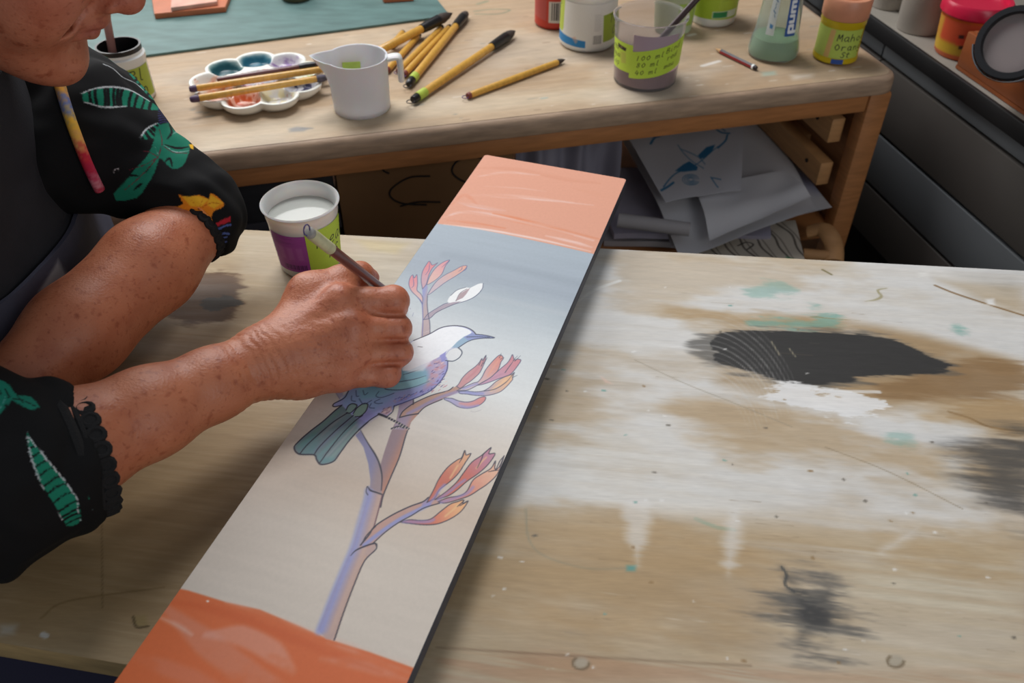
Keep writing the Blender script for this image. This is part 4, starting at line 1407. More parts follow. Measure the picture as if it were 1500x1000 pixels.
# -- pencil
a, b = P(1108, 100, .0038), P(1048, 71, .0038)
t = thing('pencil', 'short red and black striped pencil with a white band on the bench', 'pencil', (a + b) / 2 - [0, 0, .0038])
d = unit(b - a)
g = G()
V, F = tube([a + d * .004, b - d * .012], .0036, 6)
g.add(V, [f for i, f in enumerate(F)], 0)
g.m = [(i % 2) if i < 6 else 0 for i in range(len(F))]
g.obj('pencil_body', [mat('pencil_red', (150, 40, 44), .4), mat('pencil_black', (40, 30, 32), .4)], t, smooth=False, world=True)
G().tube([a, a + d * .0042], [.0030, .0037], 12).obj('end_cap', mat('pencil_black', (40, 30, 32), .4), t, world=True)
G().tube([a + d * .0042, a + d * .0075], .00385, 12).obj('band', plw, t, world=True)
G().tube([b - d * .0122, b - d * .003, b], [.0034, .0012, .0003], 10).obj('sharpened_tip', mat('pencil_wood', (190, 150, 104), .6), t, world=True)

# -- flower palette with ten wells of paint
pcen = P(381, 131)
px0, px1 = P(277, 140), P(488, 118)
RA = np.linalg.norm(px1 - px0) / 2 * .93
ax1 = unit((px1 - px0) * [1, 1, 0])
t = thing('paint_palette', 'white flower-shaped palette with wells of mixed paint under three brushes', 'palette', [pcen[0], pcen[1], TZ])
t.rotation_euler = (0, 0, math.atan2(ax1[1], ax1[0]))
NPW = 9
NR, NA = 90, 320
rw_ = RA * .315       # well radius
rc_ = RA * .69        # ring of wells
Xg, Yg = np.meshgrid(np.linspace(-RA, RA, 300), np.linspace(-RA, RA, 300))
rr_ = np.linspace(0, 1, NR)[:, None]
aa_ = np.linspace(0, 2 * PI, NA, endpoint=False)[None, :]
wa = [2 * PI * k / NPW + .2 for k in range(NPW)]
outl = np.zeros(NA)
for i, an in enumerate(aa_[0]):
    best = 0
    for w_ in wa:
        dl = (an - w_ + PI) % (2 * PI) - PI
        s_ = rc_ * math.sin(dl)
        if abs(s_) < rw_ and math.cos(dl) > 0:
            best = max(best, rc_ * math.cos(dl) + math.sqrt(rw_ ** 2 - s_ ** 2))
    outl[i] = best
Rr = rr_ * outl[None, :]
X_, Y_ = Rr * np.cos(aa_), Rr * np.sin(aa_)
z_ = np.full(X_.shape, .017)
dmin = np.full(X_.shape, 1.0)
idx = np.zeros(X_.shape, int)
for k, w_ in enumerate(wa):
    dd = np.hypot(X_ - rc_ * math.cos(w_), Y_ - rc_ * math.sin(w_)) / rw_
    idx = np.where(dd < dmin, k, idx)
    dmin = np.minimum(dmin, dd)
z_ = .017 - .012 * (1 - sstep(.45, .93, dmin))
dc = np.hypot(X_, Y_) / (RA * .34)
z_ = np.minimum(z_, .017 - .007 * (1 - sstep(.6, 1.0, dc)))
cw = np.full(X_.shape + (3,), 226.0)
cw[..., 2] = 216
pal = [((190, 192, 130), (214, 212, 200)), ((206, 200, 204), (140, 110, 160)), ((30, 92, 112), (44, 110, 130)), ((24, 76, 84), (30, 84, 90)), ((216, 206, 194), (224, 176, 150)),
       ((222, 150, 112), (226, 196, 178)), ((200, 96, 58), (222, 170, 146)), ((210, 208, 204), (222, 212, 170)), ((60, 62, 92), (196, 196, 200))]
nz = fbm(NR, NA, 9, 26, 77, 4)
nz2 = fbm(NR, NA, 14, 40, 78, 4)
for k in range(NPW):
    m_ = ((idx == k) * (1 - sstep(.62 + .25 * 0, .92, dmin + .35 * (nz - .5)))).astype(float)
    ca, cb = np.array(pal[k][0], float), np.array(pal[k][1], float)
    tt = sstep(.45, .6, nz2)[..., None]
    cw = cw * (1 - m_[..., None]) + (ca * (1 - tt) + cb * tt) * m_[..., None]
m_ = (1 - sstep(.7, 1.0, dc + .4 * (nz - .5)))[..., None]
cc_ = np.where((nz2 > .5)[..., None], np.array([176, 60, 64.0]), np.array([214, 200, 196.0]))
cc_ = np.where((nz > .56)[..., None], np.array([110, 108, 140.0]), cc_)
cw = cw * (1 - m_ * .85) + cc_ * m_ * .85
sp_ = (fbm(NR, NA, 30, 90, 79, 2) > .80)
cw = np.where((sp_ & (idx >= 4) & (idx < 8))[..., None], np.array([196, 104, 72.0]), cw)
# top sheet, rolled rim and underside in one shell
Vt = np.stack([X_, Y_, z_], -1)
rim = [(1.0, .017), (1.012, .0165), (1.012, .0155), (.985, .009), (.90, .0025), (.80, .0004), (.0, .0004)]
Vr = [np.stack([outl * s_ * np.cos(aa_[0]), outl * s_ * np.sin(aa_[0]), np.full(NA, zz_)], -1) for s_, zz_ in rim[1:]]
allr = [Vt[i] for i in range(NR)] + Vr
Vv = np.concatenate(allr, 0)
colr = np.concatenate([lin(cw).reshape(-1, 3), np.tile(lin(np.array([228, 224, 214.0])), (len(Vr) * NA, 1))], 0)
raw_mesh('palette_dish', Vv, grid_faces(len(allr), NA, True), [pmat('palette_glaze', .25)], t, colr)
hp = .019
brush('paint_brush', 'dark brown brush lying across the back of the flower palette', P(318, 118, hp + .004), P(482, 92, hp + .002), .0042, ferr=.02, hair=.02, hm=brownm, ferm=blackm, bm=mat('brush_hair_brown', (92, 62, 46), .8), group='brushes on the palette', hmax=.9)
brush('paint_brush', 'yellow brush with green tape, the middle of three on the palette', P(277, 131, hp + .004), P(495, 98, hp + .003), .0045, hair=.02, end=.010, endmat=mat('brush_end_plum', (78, 56, 84), .5), group='brushes on the palette', tape=0)
brush('paint_brush', 'yellow brush with grey bristles, the front one of three on the palette', P(278, 146, hp + .004), P(492, 111, hp + .003), .0045, hair=.026, end=.012, endmat=mat('brush_end_plum', (78, 56, 84), .5), bm=hairg, group='brushes on the palette', hmax=1.3)

# -- measuring jug
jc = P(531, 158)
jh = height_to(jc, 82)
t = thing('measuring_jug', 'frosted plastic measuring jug with a pointed spout, holding a green scrap', 'jug', jc)
r0, r1 = 41 * proj(jc)[2] / FPX, 45 * proj(jc + [0, 0, jh])[2] / FPX
NS = 72
sa = math.atan2(-.10, -1)          # spout towards the palette
prof_o = [(r0 * .93, 0, 0), (r0 * .985, .0015, 0), (r0, .004, 0), (r0 + (r1 - r0) * .5, jh * .5, 0), (r0 + (r1 - r0) * .72, jh * .72, .25), (r1, jh * .98, 1), (r1 * 1.012, jh, 1.05)]
prof_i = [(r1 * .965, jh * .995, 1.02), (r1 * .955, jh * .95, .95), (r0 + (r1 - r0) * .70 - .0018, jh * .72, .25), (r0 + (r1 - r0) * .5 - .0018, jh * .5, 0), (r0 - .0018, .006, 0), (r0 * .8, .003, 0)]
V, F = [], []
prs = prof_o + prof_i
for r_, z_1, sp in prs:
    for k in range(NS):
        an = 2 * PI * k / NS
        dl = (an - sa + PI) % (2 * PI) - PI
        ex = sp * .019 * max(0, 1 - abs(dl) / .62) ** 1.15
        zz_ = z_1 + (sp > .9) * .003 * max(0, 1 - abs(dl) / .5)
        V.append(((r_ + ex) * math.cos(an), (r_ + ex) * math.sin(an), zz_))
F = [list(f) for f in grid_faces(len(prs), NS, True)]
F.append(list(range(NS))[::-1])
F.append([(len(prs) - 1) * NS + k for k in range(NS)])
raw_mesh('jug_body', V, F, [mat('jug_plastic', (232, 234, 238), .35, trans=.3, ior=1.3, sss=.25)], t, sharp=60)
hd = np.array([math.cos(.12), math.sin(.12), 0])
hp_ = [hd * (r1 - .002) + [0, 0, jh * .93], hd * (r1 + .012) + [0, 0, jh * .95], hd * (r1 + .0155) + [0, 0, jh * .88], hd * (r1 + .0155) + [0, 0, jh * .50]]
V, F = tube(spline(hp_, 5), .0042, 10, flat=1.9)
G().add(V, F).obj('handle', mat('jug_handle', (228, 228, 226), .4, sss=.2), t)
G().box((-.012, -.006, 0), (.012, .008, .0008), .0002, M=np.array(Matrix.Translation((-.012, .022, jh * .64)) @ Matrix.Rotation(1.35, 4, 'X') @ Matrix.Rotation(.3, 4, 'Y'))).obj('green_scrap', mat('green_tape', (168, 188, 72)), t)

# -- pinkish mixing cup
pc_c = P(944, 116)
ph = height_to(pc_c, 20)
rt, rb = 55.5 * proj(pc_c + [0, 0, ph])[2] / FPX, 45 * proj(pc_c)[2] / FPX
t = thing('mixing_cup', 'clear cup of mauve paint with a lime green handwritten recipe label', 'cup', pc_c)
pro = [(rb * .96, 0), (rb, .002), (rb + (rt * .95 - rb) * .95, ph * .94), (rt * .95, ph * .965), (rt, ph * .975), (rt, ph), (rt * .97, ph + .001)]
pri = [(rt * .93, ph * .99), (rt * .92, ph * .93), (rb - .0016, .004), (0, .0035)]
G().lathe([(0, .0006)] + pro + pri, 64).obj('cup_wall', mat('cup_clear', (232, 230, 232), .12, trans=.9, ior=1.06), t)
rI = lerp_profile([(rb - .002, .004), (rt * .92 - .0004, ph * .93)])
pz = ph * .27
G().lathe([(0, .0042), (rI(.0042), .0042), (rI(pz), pz), (0, pz)], 48).obj('paint', mat('mauve_paint', (150, 112, 110), .3), t)
fc = facing(pc_c)
rO = lerp_profile([(rb, .002), (rb + (rt * .95 - rb) * .95, ph * .94)])
c = Canvas(300, 190, GREEN)
write(c, '100 ml', 30, 62, 30, BLK, 3, sp=.8)
write(c, 'Bind', 170, 50, 30, BLK, 3, sp=.7)
write(c, '80 ml', 34, 110, 30, BLK, 3, sp=.8)
write(c, 'red', 180, 100, 28, BLK, 3, sp=.7)
write(c, '40 ml', 30, 162, 30, BLK, 3, sp=.8)
write(c, 'mauv', 170, 150, 26, BLK, 3, sp=.75)
# label: a swallow-tailed strip that rises to the right
h_, w_ = c.h, c.w
aL, aR = fc - .50, fc + 1.35
A_ = np.linspace(aL, aR, w_)
S_ = np.linspace(0, 1, w_)
Zt = ph * (.60 + .20 * S_)
Zb = ph * (.20 + .16 * S_ ** 1.3)
q_ = np.linspace(0, 1, h_)[:, None]
Zm = Zt[None] * (1 - q_) + Zb[None] * q_
Rm = np.vectorize(rO)(Zm) + .0008
V = np.stack([Rm * np.cos(A_), Rm * np.sin(A_), Zm], -1).reshape(-1, 3)
raw_mesh('recipe_label', V, grid_faces(h_, w_)[:, ::-1], [labm], t, c.linear())
c = Canvas(170, 190, GREEN)
c.poly([(60, 22), (128, 30), (124, 52), (64, 46)], (40, 30, 24), .95, 3, mapped=True)
c.poly([(84, 30), (100, 32), (98, 42), (82, 40)], (150, 120, 100), .8, 3, mapped=True)
write(c, 'red', 4, 62, 34, BLK, 3.2, sp=.6)
write(c, 'Aqua', 0, 108, 30, BLK, 3.2, sp=.7)
write(c, 'Cap', 6, 160, 32, (60, 80, 40), 3, sp=.8)
c.poly([(84, 70), (126, 60), (130, 130), (96, 140)], (190, 176, 96), .5, 8, mapped=True)
wall_patch('name_label', [labm], t, rO, ph * .27, ph * .70, fc - 1.35, fc - .42, c, lift=.0005)
c = Canvas(120, 60, (176, 154, 164))
wall_patch('dried_paint', [pmat('dried_paint_mauve', .5)], t, rO, ph * .62, ph * .86, fc - .42, fc + .95, c, lift=.0004)
wq = pc_c + np.array([-.020, -.030, .03])
brush('paint_brush', 'dark brush standing in the mauve mixing cup', pc_c + [.078, -.012, .145], wq, .0042, ferr=.02, hair=.018, hm=mat('dark_brown_lacquer', (62, 44, 44), .3), hmax=.9)

# -- white tub with red inside, blue band and green labels
wc = P(860, 62)
wh = height_to(wc, -16)
rt, rb = 43 * proj(wc + [0, 0, wh])[2] / FPX, 41 * proj(wc)[2] / FPX
t = thing('paint_tub', 'white paint tub with a blue band, barcode and red inside, behind the brushes', 'tub', wc)
G().lathe([(0, .0005), (rb * .9, .0005), (rb * .97, .003), (rb, .008), (rt * .97, wh * .93), (rt, wh * .95), (rt, wh), (rt * .94, wh), (rt * .93, wh * .9), (0, wh * .88)], 56).obj('tub_wall', plw, t)
G().lathe([(0, wh * .885), (rt * .925, wh * .885), (rt * .925, wh * .98), (rt * .9, wh * .985), (0, wh * .98)], 40).obj('paint', mat('dark_red_paint', (116, 30, 44), .35), t)
fc = facing(wc)
rO = lerp_profile([(rb, .008), (rt * .97, wh * .93)])
c = Canvas(330, 200, (226, 224, 216))
c.poly([(0, 0), (52, 0), (50, 130), (40, 148), (0, 146)], (186, 204, 78), 1, 1, mapped=True)
write(c, 'Hot', 14, 60, 32, (50, 70, 40), 3.5, ang=-1.3)
c.poly([(0, 150), (158, 166), (158, 198), (0, 192)], (36, 130, 190), 1, 1, mapped=True)
c.poly([(100, 158), (114, 150), (128, 170), (118, 184)], (220, 170, 150), .6, 3, mapped=True)
for k in range(13):
    c.stroke([(190, 46 + k * 6), (214 + (k * 7) % 14, 46 + k * 6)], 1.2, (120, 120, 118), .7, mapped=True)
for k in range(9):
    c.poly([(188 + k * 4, 140), (189.5 + k * 4 + k % 2, 140), (189.5 + k * 4 + k % 2, 180), (188 + k * 4, 180)], (80, 80, 78), .85, .7, mapped=True)
c.poly([(226, 52), (330, 40), (330, 172), (230, 176)], (150, 170, 48), 1, 1, mapped=True)
write(c, 'Te', 256, 92, 36, (60, 70, 40), 3.5)
write(c, 'C', 276, 150, 34, (50, 56, 40), 3.5)
wall_patch('printed_label', [labm], t, rO, wh * .10, wh * .90, fc - 1.45, fc + 1.45, c)

# -- red jar with barcode behind the tub
rc = P(812, 34)
rr0 = 29 * proj(rc)[2] / FPX
t = thing('paint_jar', 'red plastic jar with a barcode, partly behind the white tub', 'jar', rc)
G().lathe([(0, .0005), (rr0 * .9, .0005), (rr0, .004), (rr0, .085), (rr0 * .8, .095), (rr0 * .8, .11), (0, .11)], 44).obj('jar_wall', mat('red_plastic', (190, 56, 40), .35), t)
fc = facing(rc)
c = Canvas(150, 130, (196, 60, 42))
c.poly([(0, 0), (60, 0), (60, 112), (0, 104)], (188, 84, 78), .9, 2, mapped=True)
c.poly([(70, 0), (150, 0), (150, 26), (70, 24)], (206, 196, 188), 1, 1, mapped=True)
c.poly([(68, 50), (150, 50), (150, 118), (68, 116)], (214, 208, 196), 1, 1, mapped=True)
for k in range(10):
    c.poly([(78 + k * 7, 54), (81 + k * 7 + k % 3, 54), (81 + k * 7 + k % 3, 108), (78 + k * 7, 108)], (44, 44, 44), .95, .6, mapped=True)
wall_patch('printed_label', [labm], t, lambda z: rr0, .006, .070, fc - 1.3, fc + .9, c)

# -- small cup behind the mixing cup and tub with a green label
kc = P(985, 42)
rk = 30 * proj(kc)[2] / FPX
t = thing('water_cup', 'pale translucent cup hidden behind the mauve mixing cup', 'cup', kc)
G().lathe([(0, .0005), (rk * .86, .0005), (rk * .9, .003), (rk * 1.05, .07), (rk * 1.09, .072), (rk * 1.09, .0745), (rk * 1.02, .0745), (rk * .86, .004), (0, .004)], 44).obj('cup_wall', mat('pale_green_plastic', (196, 206, 178), .3, trans=.4, ior=1.2), t)
fc = facing(kc)
wall_patch('green_label', [labm], t, lambda z: rk * .9 + (z - .003) / .067 * rk * .15, .014, .05, fc + .2, fc + 1.2, Canvas(40, 40, (150, 180, 80)))
gc = P(1043, 29)
rg = 33 * proj(gc)[2] / FPX
t = thing('paint_tub', 'white tub with a lime green label and small dark green print, behind the mixing cup', 'tub', gc)
G().lathe([(0, .0005), (rg * .9, .0005), (rg * .97, .003), (rg, .01), (rg * 1.06, .078), (rg * 1.1, .08), (rg * 1.1, .088), (0, .09)], 44).obj('tub_wall', plw, t)
fc = facing(gc)
c = Canvas(160, 130, (164, 190, 48))
c.stroke([(44, 44), (30, 54), (40, 66), (58, 58), (46, 44)], 4, (40, 40, 30), mapped=True)
c.poly([(92, 10), (146, 10), (146, 96), (92, 98)], (172, 194, 64), .8, 2, mapped=True)
for k in range(6):
    c.stroke([(98, 20 + 10 * k), (140, 18 + 10 * k)], 1.3, (128, 150, 50), .8, mapped=True)
c.poly([(78, 104), (150, 100), (150, 122), (78, 126)], (206, 216, 196), 1, 1, mapped=True)
c.poly([(80, 106), (118, 104), (118, 122), (80, 124)], (34, 128, 72), 1, 1, mapped=True)
wall_patch('green_label', [labm], t, lambda z: rg + (z - .01) / .068 * rg * .06, .014, .078, fc - 1.3, fc + 1.3, c)
bx = P(995, 8)
t = thing('paint_bottle', 'dark blue pot at the back, just above the mixing cup', 'pot', bx)
G().lathe([(0, .0005), (.026, .0005), (.028, .003), (.028, .05), (.026, .052), (.024, .05), (0, .048)], 36).obj('pot_wall', mat('navy_plastic', (40, 66, 84), .4), t)

# -- soap pump bottle
uc = P(1131, 80)
ub = 36.5 * proj(uc)[2] / FPX
uh = .16
t = thing('pump_bottle', 'clear soap bottle with green liquid and blue and white lettering on the bench', 'bottle', uc)
bp_ = [(ub * .86, .0005), (ub * .97, .004), (ub, .012), (ub * .96, .022), (ub * .84, .04), (ub * .80, .06), (ub * .74, .085), (ub * .66, .11), (ub * .5, .128), (ub * .34, .136), (ub * .34, .15)]
G().lathe([(0, .0005)] + bp_ + [(ub * .3, .15)] + [(r_ - .0014, z_1) for r_, z_1 in bp_[::-1][1:-1]] + [(0, .004)], 56).obj('bottle_wall', mat('bottle_clear', (226, 236, 232), .06, trans=.9, ior=1.15), t)
lv = .030
li = [(r_ - .0018, z_1) for r_, z_1 in bp_[1:4]]
G().lathe([(0, .0045)] + li + [(ub * .905 - .0018, lv), (0, lv)], 48).obj('liquid_soap', mat('green_liquid', (178, 204, 160), .1, trans=.45, ior=1.33), t)
fc = facing(uc)
rU = lerp_profile(bp_[1:10])
wm_ = mat('bottle_print', (206, 210, 206), .4)
# printed letters p u m p running up the bottle
c = Canvas(70, 210, (28, 78, 150))


def vstroke(pts, w, col):
    c.stroke([(62 - p[1] * 54, 200 - p[0]) for p in pts], w, col, sm=0, mapped=True)


lt = [[(8, -.02), (8, .78), (34, .78), (34, .30), (10, .30)], [(50, .80), (50, .32), (74, .32), (74, .80)], [(90, .30), (90, .78), (110, .78), (110, .30)], [(110, .78), (130, .78), (130, .30)],
      [(148, -.02), (148, .78), (174, .78), (174, .30), (150, .30)]]
for q in lt:
    vstroke(q, 13, (226, 230, 232))
wall_patch('lettering', [labm], t, rU, .040, .112, fc + .38, fc + .92, c, lift=.0004)
c = Canvas(60, 150, (200, 206, 200))
for k in range(7):
    c.stroke([(30 + 8 * math.sin(k * 2.2), 10 + 12 * k), (36 - 9 * math.cos(k * 1.7), 18 + 12 * k)], 4, (44, 96, 136), .9, mapped=True)
c.poly([(18, 112), (44, 116), (42, 128), (20, 126)], (60, 120, 170), .9, 2, mapped=True)
wall_patch('side_print', [labm], t, rU, .040, .105, fc - .50, fc - .12, c, lift=.0004)
G().lathe([(0, .15), (ub * .36, .15), (ub * .36, .168), (ub * .2, .17), (ub * .1, .172), (ub * .1, .195), (ub * .3, .197), (ub * .3, .205), (0, .206)], 36).obj('pump_head', plw, t)

# -- yellow jar with salmon lid
yc = P(1222, 84)
ry = 31.5 * proj(yc)[2] / FPX
t = thing('pigment_jar', 'yellow jar with a salmon pink lid and handwritten green label near the bench corner', 'jar', yc)
yh = height_to(yc, 22)
yb_ = [(ry * .9, .0005), (ry, .003), (ry, yh * .12), (ry * .97, yh * .16), (ry * .97, yh * .84), (ry, yh * .88), (ry, yh)]
G().lathe([(0, .0005)] + yb_ + [(0, yh)], 52).obj('jar_wall', mat('yellow_plastic', (206, 178, 26), .25, trans=.15, sss=.1), t)
G().lathe([(0, yh + .0003), (ry * 1.0, yh + .0003), (ry * 1.03, yh + .002), (ry * 1.04, yh + .026), (ry * .98, yh + .029), (ry * .7, yh + .029), (ry * .66, yh + .026), (0, yh + .026)], 52).obj('lid', mat('salmon_plastic', (206, 140, 108), .4, var=.06, vscale=60), t)
G().lathe([(0, yh + .0262), (ry * .62, yh + .0262), (ry * .6, yh + .031), (0, yh + .0315)], 30).obj('lid_dimple', mat('orange_plastic', (206, 112, 50), .4), t)
fc = facing(yc)
c = Canvas(260, 170, (176, 196, 84))
c.poly([(96, 4), (120, 4), (112, 168), (86, 168)], (206, 164, 104), .95, 2, mapped=True)
write(c, 'Mahog', 132, 64, 38, BLK, 4, slant=.05, sp=.78)
write(c, 'Orange', 130, 118, 34, BLK, 4, slant=.0, sp=.85)
write(c, 'St', 164, 160, 30, BLK, 4)
c.poly([(0, 0), (86, 0), (80, 168), (0, 168)], (178, 186, 96), .6, 6, mapped=True)
wall_patch('name_label', [labm], t, lambda z: ry * .97, yh * .17, yh * .83, fc - 1.4, fc + 1.2, c, lift=.0004)
c = Canvas(40, 30, (36, 74, 150))
wall_patch('blue_sticker', [labm], t, lambda z: ry, yh * .05, yh * .16, fc - .1, fc + .42, c, lift=.0006)

# -- black-rimmed jar behind the painter's shoulder, with its brush
jb = P(196, 142)
rj = 33 * proj(jb)[2] / FPX
jhh = height_to(jb, 66)
t = thing('ink_jar', 'white jar stained black inside with a lime green label behind the shoulder', 'jar', jb)
G().lathe([(0, .0005), (rj * .9, .0005), (rj * .96, .003), (rj * .96, jhh * .72), (rj, jhh * .76), (rj, jhh * .84), (rj * .93, jhh * .87), (rj * .92, jhh), (rj * .86, jhh)], 48).obj('jar_wall', plw, t)
G().lathe([(rj * .925, jhh * .90), (rj * .93, jhh * 1.005), (rj * .85, jhh * 1.005), (rj * .84, jhh * .3), (0, jhh * .3)], 48).obj('ink_stain', mat('black_ink', (22, 22, 24), .35, var=.3, vscale=90), t)
fc = facing(jb)
c = Canvas(180, 120, (168, 184, 66))
write(c, 'Blk', 92, 50, 40, (50, 60, 30), 4, sp=.7)
write(c, 'ink', 100, 100, 34, (50, 60, 30), 4, sp=.7)
wall_patch('green_label', [labm], t, lambda z: rj * .96, jhh * .10, jhh * .68, fc - 1.2, fc + 1.2, c)
brush('paint_brush', 'pinkish handled brush standing in the black-stained jar', jb + [-.004, .012, jhh + .075], jb + [-.012, -.006, jhh * .34], .0052, ferr=.02, hair=.015, hm=mat('rose_handle', (170, 120, 110), .45), hmax=.9)

# -- teal board with tiles on it
tb0, tb1 = P(220, 80.5, .003), P(659, 23, .003)
tex_ = unit(tb1 - tb0)
tey = np.array([-tex_[1], tex_[0], 0])
tb0 = tb0 - tex_ * .45
tL = float(np.linalg.norm(tb1 - tb0))
tW = .27
TM = np.eye(4)
TM[:3, 0], TM[:3, 1], TM[:3, 3] = tex_, tey, tb0 * [1, 1, 0]
t = thing('cutting_board', 'long teal painted board lying at the back of the bench', 'board', tb0 * [1, 1, 0] + tex_ * tL / 2 + tey * tW / 2 + [0, 0, TZ])
G().box((0, 0, TZ + .0004), (tL, tW, TZ + .0040), .0006, M=TM).obj('board', mat('teal_paint', (88, 118, 114), .55, var=.2, vscale=16, stretch=(1, 3, 1), bump=.1, bscale=90), t, world=True)
terra = mat('terracotta_paint', (190, 108, 70), .55, var=.1, vscale=30)
pinkt = mat('pale_pink_paint', (214, 160, 140), .55, var=.15, vscale=40)


def slab(nm, label, cat, corners, z0, z1, m_, grp=None):
    q4_ = [np.asarray(c_, float)[:2] for c_ in corners]
    cx_ = np.mean(q4_, 0)
    t_ = thing(nm, label, cat, (cx_[0], cx_[1], z0), grp)
    G().prism(q4_, z0, z1, .0012).obj('tile', m_, t_, world=True)
    return t_


zB = TZ + .0042
a0, a1 = P(226, 21, .012), P(330, 11, .012)
dv = unit(np.array([-(a1 - a0)[1], (a1 - a0)[0], 0]))
slab('painted_tile', 'terracotta tile, the lower of the two stacked on the teal board', 'tile', [a0, a1, a1 + dv * .12 + tex_ * .02, a0 + dv * .12 - tex_ * .01], zB, zB + .009, terra, 'painted tiles on the teal board')
a0, a1 = P(250, 11, .020), P(318, 2, .020)
slab('painted_tile', 'pale pink tile stacked on the terracotta one on the teal board', 'tile', [a0, a1, a1 + dv * .09, a0 + dv * .09], zB + .0094, zB + .016, pinkt, 'painted tiles on the teal board')
a0, a1 = P(562, 3, .006), P(606, 0, .006)
slab('painted_tile', 'terracotta tile at the far right end of the teal board', 'tile', [a0, a1, a1 + dv * .1, a0 + dv * .1], zB, zB + .009, terra, 'painted tiles on the teal board')
a0 = P(431, -2, .01)
t = thing('small_tin', 'small dark olive tin at the back of the teal board', 'tin', [a0[0], a0[1] + .02, zB])
G().lathe([(0, .0002), (.024, .0002), (.026, .002), (.026, .03), (.025, .032), (0, .032)], 32).obj('tin_body', mat('olive_tin', (76, 74, 50), .5, metal=.2), t)
a0 = P(1190, 5, .0)
t = thing('wooden_block', 'dark wooden block at the back of the bench behind the soap bottle', 'block', [a0[0] - .02, a0[1] + .09, TZ])
G().box((-.07, -.03, .0005), (.05, .03, .04), .002).obj('block', dkw, t)
# ------------------------------------------------------------------ things on the shelf under the bench
ysh = .05
# dark box at the left
xa, xb = bxz(250, 330, ysh)[0], bxz(497, 320, ysh)[0]
zt = TZ - ST - .045
t = thing('storage_box', 'black fabric storage box on the shelf below the jug', 'box', bpt((xa + xb) / 2, ysh + .15, SZ))
blackfab = mat('black_fabric', (40, 40, 44), .8, var=.2, vscale=50, bump=.2)
G().box((xa, ysh, SZ + .0005), (xb, ysh + .3, zt), .006, M=BM).obj('box_body', blackfab, t, world=True)
G().box((xa - .002, ysh - .004, SZ + .10), (xb + .002, ysh - .0005, SZ + .125), .001, M=BM).obj('front_band', mat('grey_webbing', (66, 66, 74), .7), t, world=True)
# brown cardboard box with black marker arcs
xa, xb = xb + .004, bxz(752, 240, ysh)[0]
t = thing('cardboard_box', 'brown cardboard box with black marker scrawl under the bench', 'box', bpt((xa + xb) / 2, ysh + .15, SZ))
zt = TZ - ST - .040
G().box((xa, ysh, SZ + .0005), (xb, ysh + .3, zt), .002, M=BM).obj('box_body', mat('cardboard', (126, 92, 58), .8, var=.08, vscale=14), t, world=True)


def on_box(pts):
    return np.array([bpt(*[(lambda r_: (r_[0], ysh - .0008, r_[1]))(bxz(x, y, ysh - .0008))][0]) for x, y in pts])


scr = mat('marker_black', (30, 24, 22), .6)
g = G()
for q in ([(630, 258), (600, 260), (575, 275), (572, 288), (590, 298), (625, 300)], [(586, 302), (612, 296), (645, 296)], [(708, 232), (690, 230), (670, 236), (662, 250), (672, 262), (695, 272)],
          [(556, 240), (562, 250), (570, 254)]):
    g.tube(spline(on_box(q), 6), .0014, 6)
g.obj('marker_scrawl', scr, t, world=True)


# stacked papers and bags
def sheet(name, label, cat, quad, h, cv, m_, group=None, wav=.004, seed=0, thick=.0006, n=40, droop=None, curl=None):
    """a limp sheet lying at height h above the shelf; quad is its four corners as seen (far-left, far-right, near-right, near-left)"""
    q4_ = [P(x, y, h) for x, y in quad]
    q4_ = [q_ - bex * max(0.0, float((q_ - BO) @ bex) + .046) for q_ in q4_]
    r_ = np.random.RandomState(seed)
    ph_ = r_.rand(4) * 6
    nh, nw = (cv.h, cv.w) if cv is not None else (n, n)
    u = np.linspace(0, 1, nw)[None, :, None]
    v = np.linspace(0, 1, nh)[:, None, None]
    A = (np.array(q4_[0]) * (1 - u) + np.array(q4_[1]) * u) * (1 - v) + (np.array(q4_[3]) * (1 - u) + np.array(q4_[2]) * u) * v
    u, v = u[..., 0], v[..., 0]
    dz = wav * (np.sin(u * 5 + ph_[0]) * np.cos(v * 4 + ph_[1]) + .5 * np.sin(u * 11 + v * 7 + ph_[2]) * .6)
    if droop:
        dz = dz - droop * sstep(.55, 1, v) ** 1.5 + 0 * u
    if curl:
        dz = dz + curl * sstep(.6, 1, u) ** 2 * sstep(.4, 1, v) ** 2
    A[..., 2] += dz
    ctr = A.reshape(-1, 3).mean(0)
    ctr[2] = A[..., 2].min()
    V1 = A.reshape(-1, 3)
    V2 = V1 - [0, 0, thick]
    nn = len(V1)
    F1 = grid_faces(nh, nw)[:, ::-1]
    F2 = grid_faces(nh, nw) + nn
    b = np.concatenate([np.arange(nw), np.arange(1, nh) * nw + nw - 1, (nh - 1) * nw + np.arange(nw - 2, -1, -1), np.arange(nh - 2, 0, -1) * nw])
    b2 = np.roll(b, -1)
    F3 = np.stack([b, b + nn, b2 + nn, b2], -1)[:, ::-1]
    col = None
    if cv is not None:
        col = np.concatenate([cv.linear(), cv.linear()])
    o_ = raw_mesh(name, np.vstack([V1, V2]), np.vstack([F1, F2, F3]), [m_], None, col, True, 40, world=True, loc=ctr)
    tag(o_, label, cat, group)
    return o_


paperm = mat('grey_paper', (168, 164, 166), .7, var=.05, vscale=30)
tracem = pmat('tracing_paper', .45, grain=.02, spec=.3)
lilac = mat('lilac_paper', (166, 162, 178), .65, var=.1, vscale=20, bump=.2, bscale=30)
